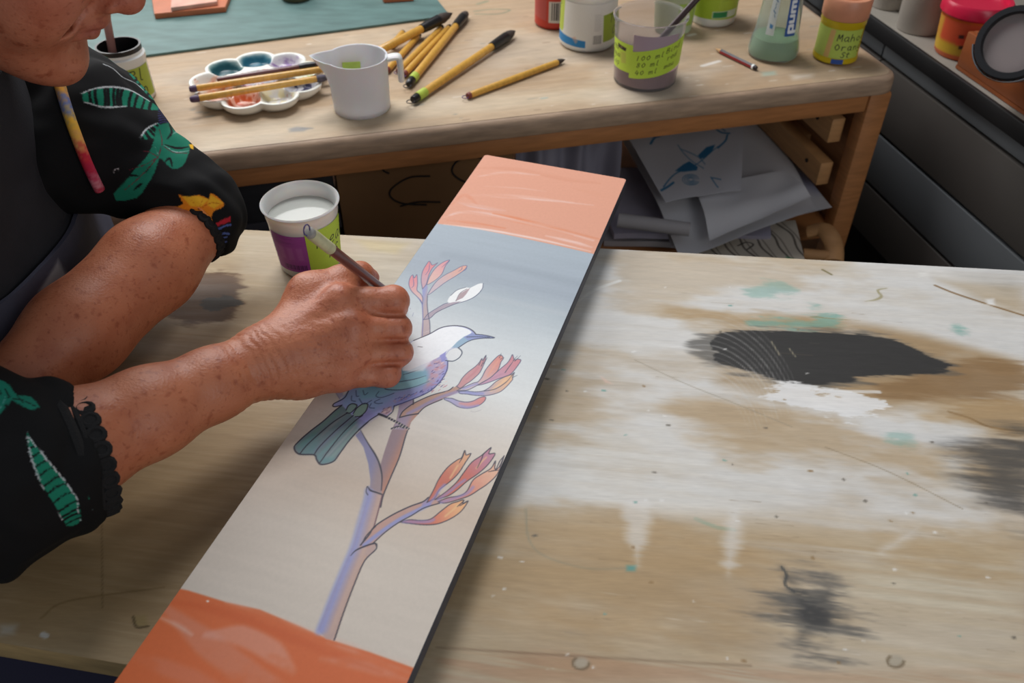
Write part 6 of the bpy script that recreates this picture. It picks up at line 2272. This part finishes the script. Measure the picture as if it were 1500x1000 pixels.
# skin colours: freckled red-brown, pinker knuckles and lips
col = np.tile(np.array([190, 118, 84.0]), (nv, 1))
kn_m = np.zeros(nv)
for c_ in (IM, MM, RM, LM_, IP, MP, RP, LP, J(541, 407, .078)):
    kn_m = np.maximum(kn_m, np.exp(-((BV - c_) ** 2).sum(1) / .016 ** 2))
col = col * (1 - .55 * kn_m[:, None]) + np.array([206, 126, 106]) * .55 * kn_m[:, None]
mot = np.clip(.5 + .5 * smooth_noise(BV, 26, 11), 0, 1)[:, None]
col = col * (1 - .25 * mot) + np.array([160, 92, 66]) * .25 * mot
hloc = (BV - hc) @ HA.T
hd_m = ((BV - hc) ** 2).sum(1) < .16 ** 2
lipm = np.exp(-((hloc[:, 2] + .0545) / .0078) ** 2 - (hloc[:, 1] / .021) ** 4) * sstep(.084, .093, hloc[:, 0]) * hd_m
ck = np.exp(-((hloc[:, 0] - .07) ** 2 + (np.abs(hloc[:, 1]) - .045) ** 2 + (hloc[:, 2] + .015) ** 2) / .028 ** 2) * hd_m
ns = np.exp(-((hloc[:, 0] - .115) ** 2 + hloc[:, 1] ** 2 + (hloc[:, 2] + .02) ** 2) / .018 ** 2) * hd_m
col = np.where(hd_m[:, None], col * .7 + np.array([196, 132, 110]) * .3, col)
col = col * (1 - .45 * (ck + ns).clip(0, 1)[:, None]) + np.array([200, 110, 96]) * .45 * (ck + ns).clip(0, 1)[:, None]
col = col * (1 - .6 * lipm[:, None]) + np.array([160, 80, 76]) * .6 * lipm[:, None]

skm = pmat('skin', .44, grain=0, spec=.45)
nt = skm.node_tree
bs_ = nt.nodes['Principled BSDF']
bs_.inputs['Subsurface Weight'].default_value = .12
bs_.inputs['Subsurface Radius'].default_value = (.012, .004, .002)
bs_.inputs['Subsurface Scale'].default_value = .35
tc_ = nt.nodes.new('ShaderNodeTexCoord')
src = bs_.inputs['Base Color'].links[0].from_socket


def mulnoise(src, scale, lo_, hi_, a_, b_, col_, fac=1.0):
    n_ = nt.nodes.new('ShaderNodeTexNoise')
    n_.inputs['Scale'].default_value = scale
    n_.inputs['Detail'].default_value = 3
    nt.links.new(tc_.outputs['Object'], n_.inputs['Vector'])
    r_ = nt.nodes.new('ShaderNodeMapRange')
    r_.inputs[1].default_value, r_.inputs[2].default_value = lo_, hi_
    r_.inputs[3].default_value, r_.inputs[4].default_value = a_, b_
    nt.links.new(n_.outputs[0], r_.inputs[0])
    x_ = nt.nodes.new('ShaderNodeMix')
    x_.data_type = 'RGBA'
    x_.blend_type = 'MULTIPLY'
    nt.links.new(r_.outputs[0], x_.inputs['Factor'])
    nt.links.new(src, x_.inputs['A'])
    x_.inputs['B'].default_value = tuple(lin(col_)) + (1,)
    return x_.outputs['Result']


src = mulnoise(src, 260, .58, .72, 0, .5, (186, 136, 112))
src = mulnoise(src, 110, .60, .74, 0, .55, (186, 132, 108))
src = mulnoise(src, 45, .45, .7, 0, .5, (218, 186, 168))
nt.links.new(src, bs_.inputs['Base Color'])
b1_ = nt.nodes.new('ShaderNodeTexNoise')
b1_.inputs['Scale'].default_value = 520
b1_.inputs['Detail'].default_value = 4
nt.links.new(tc_.outputs['Object'], b1_.inputs['Vector'])
bp_ = nt.nodes.new('ShaderNodeBump')
bp_.inputs['Strength'].default_value = .35
bp_.inputs['Distance'].default_value = .0012
nt.links.new(b1_.outputs[0], bp_.inputs['Height'])
nt.links.new(bp_.outputs[0], bs_.inputs['Normal'])

pers = thing('person', 'person in a black tropical print shirt and dark apron painting the panel', 'person', hipC * [1, 1, 0])
raw_mesh('body', BV, BF, [skm], pers, lin(col), world=True)
# hair and eyes
hair = Field()
hair.egg(hl(-.020, 0, .056), HA, (.102, .083, .092), .02)
hair.egg(hl(-.055, 0, .0), HA, (.06, .074, .085), .03)
hair.cut(hl(.085, 0, -.02), HA, (.085, .09, .085), .012)
V, F = hair.skin(.004)
raw_mesh('hair', V, F, [mat('hair_brown', (112, 84, 62), .6, var=.25, vscale=120, stretch=(1, 6, 1), bump=.4, bscale=160)], pers, world=True)
for sg in (-1, 1):
    V, F = lathe([(0, -.0115)] + [(.0115 * math.cos(t_), .0115 * math.sin(t_)) for t_ in np.linspace(-1.4, 1.4, 14)] + [(0, .0115)], 24)
    V = V + hl(.0805, .032 * sg, .0145)
    raw_mesh('eye', V, F, [mat('eye_white', (214, 206, 200), .2)], pers, world=True)

# shirt: loose black cotton with three-quarter sleeves
shirt = Field()
cufR = J(136, 662, .074)
cufL = elL + (wrL - elL) * .055
axR = unit(cufR - elb)
axL = unit(wrL - elL)
mL = shL + (elL - shL) * .5
shirt.chain([elb + [-.005, -.002, -.004], elb + (cufR - elb) * .45, cufR], [.054, .049, .0455], .012)
shirt.chain([J(284, 302, .090), elL, cufL + axL * .006], [.037, .036, .0355], .012)
for cf, ax_ in ((cufR - axR * .006, axR), (cufL + axL * .002, axL)):
    shirt.p.append(('h', cf, ax_, .085, None, .002))
n_cuff = len(shirt.p)
shirt.chain([neck0 + [.0, 0, -.03], chest + [.0, 0, .05], (chest + hipC) / 2 + [.02, 0, 0], hipC], [.078, .128, .142, .14], .05)
for sg, sh_ in ((-1, shR), (1, shL)):
    shirt.limb(neck0 + [0, .035 * sg, -.012], sh_, .062, .062, .04)
    shirt.limb(chest + [.02, .08 * sg, .06], chest + [.0, .09 * sg, -.12], .085, .09, .05)
    shirt.limb(hipC + [0, .05 * sg, .03], hipC + [.0, .09 * sg, .01], .12, .115, .04)
n_torso = len(shirt.p)
shirt.chain([shR, shR + (elb - shR) * .5, elb + [-.005, -.002, -.004]], [.062, .060, .052], .012)
shirt.limb(J(-20, 606, .11), J(60, 610, .10), .030, .026, .02)
shirt.limb(J(-10, 775, .045), J(80, 735, .045), .034, .026, .02)
shirt.chain([shL, mL, J(282, 300, .092)], [.060, .058, .038], .015)
shirt.limb(mL + [.0, -.025, -.022], J(250, 287, .098), .056, .022, .02)      # slack cloth in the crook of the arm
VS, FS = shirt.skin(.0024)


def split4(V_, F_):
    n_ = len(V_)
    e_ = np.concatenate([F_[:, [k, (k + 1) % 4]] for k in range(4)])
    e_ = np.sort(e_, 1)
    ue, inv = np.unique(e_[:, 0].astype(np.int64) * n_ + e_[:, 1], return_inverse=True)
    mv = (V_[ue // n_] + V_[ue % n_]) / 2
    fv = V_[F_].mean(1)
    m_ = len(F_)
    ei = [n_ + inv[k * m_:(k + 1) * m_] for k in range(4)]
    fi = n_ + len(ue) + np.arange(m_)
    Q_ = [np.stack([F_[:, k], ei[k], fi, ei[(k + 3) % 4]], 1) for k in range(4)]
    return np.vstack([V_, mv, fv]), np.vstack(Q_)


VS, FS = split4(VS, FS)
# folds
VSN = np.zeros_like(VS)
fn = np.cross(VS[FS[:, 2]] - VS[FS[:, 0]], VS[FS[:, 3]] - VS[FS[:, 1]])
for k in range(4):
    np.add.at(VSN, FS[:, k], fn)
VSN /= np.linalg.norm(VSN, axis=1, keepdims=True) + 1e-12
fld = np.zeros(len(VS))
for c_, ax_, sc_, rad_ in ((elb, axR, 60, .13), (elL, axL, 55, .12), (mL, unit(elL - shL), 30, .15)):
    w_ = np.exp(-((VS - c_) ** 2).sum(1) / rad_ ** 2)
    s_ = (VS - c_) @ ax_
    fld += w_ * np.sin(s_ * sc_ * 2 + 3 * smooth_noise(VS, 9, int(sc_)))
VS = VS + VSN * (.0022 * fld + .0012 * smooth_noise(VS, 16, 21))[:, None]

# printed pattern: leaves and flowers laid out flat on the cloth over each sleeve
scol = np.tile(np.array([17, 17, 18.0]), (len(VS), 1))


def print_on(px0, py0, px1, py1, anchor, paint, res=2.0):
    """lay a piece of printed cloth on the plane through the anchor that faces the room, then onto the sleeve"""
    cx, cy = (px0 + px1) / 2, (py0 + py1) / 2
    n = -unit(ray(cx, cy))
    ux = unit(np.cross([0, 0, 1], n))
    uy = np.cross(n, ux)
    pl = lambda x, y: (lambda q: np.array([(q - anchor) @ ux, (q - anchor) @ uy]))(on_plane(x, y, anchor, n))
    c00, c11 = pl(px0, py0), pl(px1, py1)
    lo_, hi_ = np.minimum(c00, c11) - .01, np.maximum(c00, c11) + .01
    W_ = int((px1 - px0) * res)
    H_ = int(W_ * (hi_[1] - lo_[1]) / (hi_[0] - lo_[0]))

    def fm(pts):
        o_ = []
        for x, y in pts:
            q = pl(x, y)
            o_.append(((q[0] - lo_[0]) / (hi_[0] - lo_[0]) * (W_ - 1), (hi_[1] - q[1]) / (hi_[1] - lo_[1]) * (H_ - 1)))
        return np.array(o_)
    cvs = Canvas(W_, H_, (17, 17, 18), fm)
    paint(cvs)
    cvs.a = (cvs.a + np.roll(cvs.a, 1, 0) + np.roll(cvs.a, -1, 0) + np.roll(cvs.a, 1, 1) + np.roll(cvs.a, -1, 1)) / 5
    q = VS - anchor
    u, v = (q @ ux - lo_[0]) / (hi_[0] - lo_[0]), (hi_[1] - q @ uy) / (hi_[1] - lo_[1])
    ok = (u > 0) & (u < 1) & (v > 0) & (v < 1) & (VSN @ n > -.05) & (np.abs(q @ n) < .16)
    scol[ok] = cvs.a[(v[ok] * (H_ - 1)).astype(int), (u[ok] * (W_ - 1)).astype(int)]


GRN, GRD, WHT, YEL, ORG, BLU2, RED = (26, 122, 96), (16, 70, 58), (196, 200, 202), (232, 178, 44), (222, 130, 30), (84, 104, 170), (176, 36, 50)
rs = random.Random(12)


def striped(c, outline, spine, edge, nst=12, k=1.0):
    c.poly(outline, GRN, 1, 1, sm=3)
    sp_ = spline(spine, 6)
    ot = c.cover(outline, .8, 3)
    if ot is not None:
        (y0, y1, x0, x1), m, X, Y = ot
        full = np.zeros((c.h, c.w))
        full[y0:y1, x0:x1] = m
        for i in range(nst):
            t = (i + .5) / nst
            p_ = sp_[int(t * (len(sp_) - 1))]
            d_ = unit(np.append(sp_[min(len(sp_) - 1, int(t * (len(sp_) - 1)) + 1)] - sp_[max(0, int(t * (len(sp_) - 1)) - 1)], 0))[:2]
            nrm = np.array([-d_[1], d_[0]])
            a_, b_ = p_ + nrm * 26 - d_ * 3, p_ - nrm * 26 + d_ * 3
            md_ = p_ + d_ * rs.uniform(-4, 4)
            c.mask = full
            c.stroke([a_, (a_ + md_) / 2 + d_ * 2, md_, (b_ + md_) / 2 - d_ * 2, b_], rs.uniform(9, 14) * k, (16, 18, 20), 1, soft=1)
            c.mask = None
    for e_ in edge:
        c.stroke(e_, 8 * k, WHT, .95, soft=1, taper=(.4, .4))


def paint_left(c):
    Zl = lambda p: [(130 + x * .3697, 30 + y * .37) for x, y in p]
    # long leaf at the shoulder
    striped(c, Zl([(-30, 290), (30, 268), (100, 262), (170, 275), (240, 310), (280, 345), (230, 350), (150, 338), (60, 340), (-20, 320)]), Zl([(-30, 305), (60, 300), (150, 305), (270, 342)]),
            [Zl([(-30, 290), (30, 266), (100, 260), (170, 274), (240, 312)]), Zl([(-20, 322), (60, 342), (150, 338)])], 13)
    striped(c, Zl([(40, 75), (90, 90), (130, 130), (170, 170), (205, 215), (250, 270), (280, 310), (245, 300), (190, 240), (140, 180), (80, 140), (45, 110)]), Zl([(50, 90), (120, 140), (200, 230), (270, 310)]),
            [Zl([(160, 160), (205, 215), (245, 262), (285, 315)])], 12)
    c.stroke(Zl([(50, 162), (90, 180), (130, 215), (180, 235), (215, 265)]), 3.5, WHT, .9)
    c.stroke(Zl([(120, 120), (170, 170), (210, 220), (250, 280)]), 3, (110, 150, 200), .7)
    # blue-violet patch, then the big monstera leaf
    for k in range(9):
        c.stroke(Zl([(275, 335 + k * 10), (300, 328 + k * 10), (328, 338 + k * 9)]), 3.4, (64, 62, 130), .9)
    striped(c, Zl([(205, 468), (230, 430), (270, 405), (285, 420), (270, 460), (235, 470)]), Zl([(215, 462), (250, 440), (280, 412)]), [Zl([(202, 466), (230, 428), (272, 404)])], 7)
    c.poly(Zl([(270, 420), (320, 400), (350, 430), (392, 430), (404, 470), (398, 520), (370, 575), (330, 585), (300, 560), (280, 545), (260, 600), (230, 650), (190, 700), (100, 715), (95, 690), (140, 640), (180, 590), (210, 560), (240, 520), (255, 480), (262, 450)]),
           (26, 116, 92), 1, 1.5, sm=2)
    for q in ([(300, 490), (350, 505), (398, 500)], [(150, 620), (175, 610), (200, 615)], [(180, 668), (200, 650), (215, 640)], [(300, 560), (320, 545), (330, 580)], [(255, 560), (225, 600)], [(320, 405), (330, 440), (310, 470)]):
        c.stroke(Zl(q), 10, (15, 17, 18), 1, soft=1.5, taper=(.3, .3))
    for q in ([(280, 430), (290, 480), (275, 540)], [(275, 540), (220, 570), (160, 590)], [(275, 540), (200, 620), (140, 670)], [(275, 540), (240, 520), (215, 515)], [(290, 490), (330, 520), (390, 525)]):
        c.stroke(Zl(q), 3, (110, 30, 44), .9)
    for q in ([(330, 450), (360, 435), (392, 430)], [(300, 495), (345, 520), (400, 515)], [(262, 500), (275, 530)]):
        c.stroke(Zl(q), 3, WHT, .85, taper=(.4, .4))
    c.poly(Zl([(400, 490), (420, 488), (415, 510), (404, 505)]), YEL, 1, 1)
    c.stroke(Zl([(100, 600), (105, 588), (118, 586), (120, 596)]), 3, (200, 190, 190), .9)
    # hibiscus at the cuff
    pet = [(330, 735), (372, 720), (352, 685), (390, 692), (430, 684), (470, 700), (475, 678), (500, 690), (530, 718), (520, 735), (490, 748), (480, 770), (490, 800), (505, 845), (500, 872), (470, 855), (440, 845), (410, 815), (385, 780), (365, 750)]
    c.poly(Zl(pet), ORG, 1, 1.2, sm=2)
    c.poly(Zl([(365, 690), (430, 688), (470, 702), (440, 730), (400, 728)]), YEL, .9, 4)
    c.poly(Zl([(478, 684), (526, 716), (490, 738), (462, 722)]), YEL, .9, 4)
    c.poly(Zl([(380, 750), (420, 750), (430, 815), (400, 800)]), YEL, .8, 4)
    for q in ([(432, 738), (380, 742), (340, 735)], [(432, 738), (400, 700)], [(432, 738), (480, 715), (524, 722)], [(432, 738), (470, 800), (498, 865)], [(432, 738), (428, 790), (440, 840)], [(432, 738), (400, 790)], [(432, 738), (450, 690)]):
        c.stroke(Zl(q), 2.6, (176, 84, 20), .8, taper=(1, .2))
    c.stroke(Zl([(430, 738), (440, 790), (438, 822)]), 4, (60, 30, 14), .9)
    c.stroke(Zl([(428, 732), (450, 748), (470, 768)]), 4, (232, 150, 110), .9)
    c.stroke(Zl([(328, 734), (350, 742)]), 5, WHT, .9)
    c.poly(Zl([(495, 795), (530, 778), (556, 768), (556, 790), (520, 800), (500, 808)]), RED, 1, 1.5)
    for q in ([(505, 820), (530, 806), (556, 802)], [(510, 845), (530, 835), (550, 838)], [(480, 880), (510, 880), (540, 870)], [(500, 905), (520, 895)], [(505, 860), (540, 850)]):
        c.stroke(Zl(q), 9, BLU2, .95, soft=1.5)
    for q in ([(560, 600), (580, 640)], [(300, 760), (330, 800)]):
        c.stroke(Zl(q), 6, YEL, .6)


def paint_right(c):
    Zr = lambda p: [(x * .3, 540 + y * .3) for x, y in p]
    striped(c, Zr([(130, 305), (150, 345), (200, 410), (250, 470), (300, 530), (345, 590), (375, 640), (398, 745), (330, 770), (285, 690), (240, 620), (200, 560), (165, 460), (140, 380)]), Zr([(135, 320), (190, 450), (260, 570), (330, 690), (360, 760)]),
            [Zr([(130, 305), (150, 345), (200, 410), (250, 470), (300, 530), (345, 590), (376, 640), (380, 690), (398, 745)]), Zr([(135, 330), (150, 420), (180, 510), (215, 590)]), Zr([(275, 680), (305, 740)])], 12, 1.35)
    striped(c, Zr([(390, 220), (420, 250), (450, 290), (490, 300), (500, 380), (500, 460), (480, 400), (450, 320)]), Zr([(400, 230), (460, 310), (498, 420)]), [Zr([(388, 220), (430, 280), (465, 350), (490, 420), (500, 490)]), Zr([(440, 250), (475, 300)])], 7)
    striped(c, Zr([(438, 480), (455, 530), (462, 590), (440, 640), (425, 600), (432, 540)]), Zr([(438, 485), (445, 560), (436, 635)]), [Zr([(438, 478), (458, 540), (460, 600)])], 7)
    c.poly(Zr([(310, 135), (340, 128), (340, 160), (322, 190)]), GRN, 1, 1.2)
    c.poly(Zr([(-80, 40), (10, 45), (50, 80), (80, 120), (150, 130), (190, 185), (150, 200), (90, 170), (50, 150), (20, 200), (-80, 250)]), (24, 118, 98), 1, 1.5, sm=2)
    for q in ([(60, 140), (110, 150), (170, 180)], [(20, 90), (40, 130), (20, 180)], [(-20, 70), (0, 120), (-20, 170)], [(80, 120), (110, 160)]):
        c.stroke(Zr(q), 8, (14, 16, 18), 1, soft=1.2)
    c.stroke(Zr([(0, 120), (20, 130), (10, 170), (-10, 200)]), 4, (120, 170, 170), .8)
    c.poly(Zr([(132, 855), (190, 868), (160, 890), (135, 892)]), (60, 140, 130), 1, 1.2)
    c.stroke(Zr([(134, 855), (160, 860), (188, 870)]), 3, WHT, .9)
    c.stroke(Zr([(450, 640), (460, 680), (440, 700)]), 3, (120, 150, 150), .7)


print_on(100, 20, 360, 400, mL * .5 + elL * .5 + [0, -.03, .03], paint_left)
print_on(-60, 520, 175, 860, elb * .5 + cufR * .5 + [0, -.02, .04], paint_right)
clothm = pmat('shirt_cotton', .85, grain=.05, gscale=900, bump=.1, bscale=900, spec=.2)
so = raw_mesh('shirt', VS, FS, [clothm], pers, lin(scol), world=True)
# crochet trim on both cuffs
lace = mat('black_crochet', (20, 20, 21), .9, bump=.4, bscale=900)
for cf, ax_, el_, rad_, fr_ in ((cufR - axR * .001, axR, elb, .0455, .001), (cufL + axL * .008, axL, elL, .0355, .001)):
    a1_ = unit(np.cross(ax_, [0, 0, 1]))
    a2_ = np.cross(ax_, a1_)
    g = G()
    base = cf - ax_ * .010
    ns_ = 26
    ring = lambda off, rr_: [base + ax_ * off + (a1_ * math.cos(t_) + a2_ * math.sin(t_)) * rr_ for t_ in np.linspace(0, 2 * PI, 60, endpoint=False)]
    g.tube(ring(-.004, rad_ * .985), .0042, 8, closed=True)
    g.tube(ring(.002, rad_ * .985), .0022, 8, closed=True)
    for k in range(ns_):
        t_ = 2 * PI * k / ns_
        rd = a1_ * math.cos(t_) + a2_ * math.sin(t_)
        tg = -a1_ * math.sin(t_) + a2_ * math.cos(t_)
        cc = base + ax_ * .0085 + rd * rad_ * .97
        pts = [cc + tg * .0044 * math.cos(q_) + ax_ * .0050 * math.sin(q_) for q_ in np.linspace(0, 2 * PI, 12, endpoint=False)]
        g.tube(pts, .0023, 6, closed=True)
        V, F = lathe([(0, -.0016), (.0040, -.0012), (.0044, 0), (.0040, .0012), (0, .0016)], 10)
        Mx = np.stack([tg, ax_, rd], 1)
        g.add(V @ Mx.T + cc, F)
    g.obj('cuff_trim', lace, so, world=True)


def hit(field, x, y, off=.0):
    """where a sight line first meets the field's surface"""
    d = unit(ray(x, y))
    t_ = .25
    for _ in range(160):
        v = float(field.at((CAM + d * t_)[None])[0]) - off
        if v < .0003:
            break
        t_ += max(v * .7, .0004)
    return CAM + d * t_


# apron: a heavy dark bib over the front of the shirt, with a turned-down pocket flap
torso = Field()
torso.p = shirt.p[n_cuff:n_torso]


def front_x(y, z, off):
    """how far forward the cloth stands at (y, z)"""
    x = np.full(y.shape, -.15)
    for _ in range(60):
        v = torso.at(np.stack([x, y, z], -1)) - off
        x = np.where((v > .0004) & (x > -.8), x - np.maximum(v * .8, .0004), x)
    return x


def bib(name, z0, z1, y0, y1, off, m_, wav, nrow=90, ncol=100, parent=None, thick=.004, top_in=0.0, flare=0.0, paint=None, bottom_in=0.0):
    v = np.linspace(0, 1, nrow)[:, None] + np.zeros((1, ncol))
    u = np.linspace(0, 1, ncol)[None, :] + np.zeros((nrow, 1))
    z = z1 + (z0 - z1) * v
    ya, yb_ = y0 + top_in * (1 - v) + bottom_in * v, y1 - top_in * (1 - v) - bottom_in * v
    y = ya + (yb_ - ya) * u
    yc = .64 + np.clip(y - .64, -.09, .09)
    x = front_x(yc, z, off) - .45 * np.maximum(0, np.abs(y - .64) - .09) + wav * (np.sin(u * 14 + v * 3) * (.3 + v) + .6 * np.sin(v * 9 + u * 5)) + flare * v * v
    V1 = np.stack([np.maximum(x, -.62), y, z], -1).reshape(-1, 3)
    V2 = V1 - [thick, 0, 0]
    nn = len(V1)
    F1 = grid_faces(nrow, ncol)[:, ::-1]
    F2 = grid_faces(nrow, ncol) + nn
    b = np.concatenate([np.arange(ncol), np.arange(1, nrow) * ncol + ncol - 1, (nrow - 1) * ncol + np.arange(ncol - 2, -1, -1), np.arange(nrow - 2, 0, -1) * ncol])
    b2 = np.roll(b, -1)
    F3 = np.stack([b, b2, b2 + nn, b + nn], -1)
    cl = None
    if paint:
        c_ = paint(ncol, nrow, V1)
        cl = np.concatenate([c_.linear(), c_.linear()])
    return raw_mesh(name, np.vstack([V1, V2]), np.vstack([F1, F2, F3]), [m_], parent, cl, True, 50, world=True)


apm = mat('apron_canvas', (40, 40, 45), .85, var=.1, vscale=40, bump=.15, bscale=700)
apm2 = pmat('apron_canvas_worn', .85, grain=.06, gscale=60, bump=.15, bscale=700, spec=.2)
def splash(w, h, V1):
    c_ = Canvas(w, h, (76, 76, 90))
    pr_ = np.array([proj(v_)[:2] for v_ in V1[::7]])
    k_ = int(np.argmin(((pr_ - [88, 425]) ** 2).sum(1))) * 7
    i_, j_ = k_ % w, k_ // w
    c_.poly([(i_ - 6, j_ - 6), (i_ + 5, j_ - 9), (i_ + 6, j_ - 2), (i_ + 1, j_ + 5), (i_ - 2, j_ + 11), (i_ - 6, j_ + 13), (i_ - 4, j_ + 4)], (176, 178, 182), .95, 1, mapped=True)
    return c_


ap = bib('apron', .60, .985, .49, .82, .011, apm, .003, parent=pers, top_in=.07, bottom_in=.0)
fl = bib('apron_pocket', .62, .845, .495, .80, .0175, apm2, .003, parent=ap, flare=.015, paint=splash)
# bright printed neckline of the shirt beside the bib
npt = [hit(shirt, x, y, .004) for x, y in ((84, 112), (92, 140), (102, 172), (114, 205), (126, 236), (138, 262), (146, 278))]
npt = spline(npt, 8)
V, F = tube(npt, .0078, 12, flat=.6)
ncol_ = np.array([(222, 170, 50), (214, 150, 60), (90, 110, 170), (226, 176, 60), (214, 160, 90), (186, 40, 56), (170, 36, 66), (190, 120, 130), (160, 40, 60)], float)
tt_ = np.repeat(np.linspace(0, 8, len(npt)), 12)
cl_ = np.stack([np.interp(tt_ + .35 * np.sin(np.arange(len(tt_)) * 1.7), np.arange(9), ncol_[:, k]) for k in range(3)], 1)
raw_mesh('printed_neckline', V, F, [clothm], so, lin(cl_), world=True)
# trousers, shoes
tro = Field()
tro.chain([hipC + [0, 0, .02], hipC + [0, 0, -.02]], [.135, .135], .03)
for hp_, kn_, an_ in ((hipC + [0, -.09, -.02], knR, anR), (hipC + [0, .09, -.02], knL, anL)):
    tro.chain([hp_, (hp_ + kn_) / 2, kn_], [.102, .086, .070], .03)
    tro.chain([kn_, kn_ * .6 + an_ * .4, an_ + [0, 0, .03]], [.070, .066, .060], .03)
V, F = tro.skin(.006)
raw_mesh('trousers', V, F, [mat('navy_cotton', (34, 32, 54), .85, bump=.2, bscale=500)], pers, world=True)
for an_ in (anR, anL):
    sh = Field()
    sh.chain([an_ + [-.03, 0, -.05], an_ + [.06, 0, -.055], an_ + [.16, 0, -.058]], [.038, .036, .031], .03)
    V, F = sh.skin(.005)
    V[:, 2] = np.maximum(V[:, 2], .001)
    raw_mesh('shoe', V, F, [mat('shoe_leather', (40, 36, 34), .5)], pers, world=True)
# the stool the painter sits on
st = thing('stool', 'round wooden stool the painter sits on', 'stool', hipC * [1, 1, 0])
sz_ = .415
G().lathe([(0, sz_ - .03), (.16, sz_ - .03), (.17, sz_ - .024), (.17, sz_ - .006), (.165, sz_), (0, sz_)], 48).obj('seat', benw, st)
for k in range(4):
    t_ = PI / 4 + k * PI / 2
    G().tube([(.12 * math.cos(t_), .12 * math.sin(t_), sz_ - .031), (.17 * math.cos(t_), .17 * math.sin(t_), 0.001)], [.016, .014], 14).obj('leg', benw, st)

# the brush in the right hand
bt_ = J(596, 452, .0312)
bm_ = P(547, 414, .0)
# tail seen in front of the water pot
tail_p = D(452, 339, .62)
bu = unit(bt_ - tail_p)
hb = brush('paint_brush', 'brown brush with a pale taped end held in the painting hand', tail_p, bt_, .0041, ferr=.0, hair=.022, tape=.030, end=.004, hm=brownm, tm=tapew, endmat=mat('worn_end', (150, 146, 140), .5), loop=mat('loop_violet', (72, 60, 120), .6), hmax=.8,
           loopdir=(.3, .4, .8))
print('BRUSHPT', proj(tail_p), proj(bt_), [proj(tail_p + (bt_ - tail_p) * t_) for t_ in (.3, .5, .6, .7)], 'IM', proj(IM), 'len', np.linalg.norm(bt_ - tail_p))
print('HEAD', proj(hl(.08, 0, -.119)), proj(hl(.105, 0, -.05)), proj(hl(.08, .025, -.0535)), proj(hl(0, .054, -.075)), hc, 'SHL', proj(shL), 'SHR', proj(shR), 'BODY', nv)
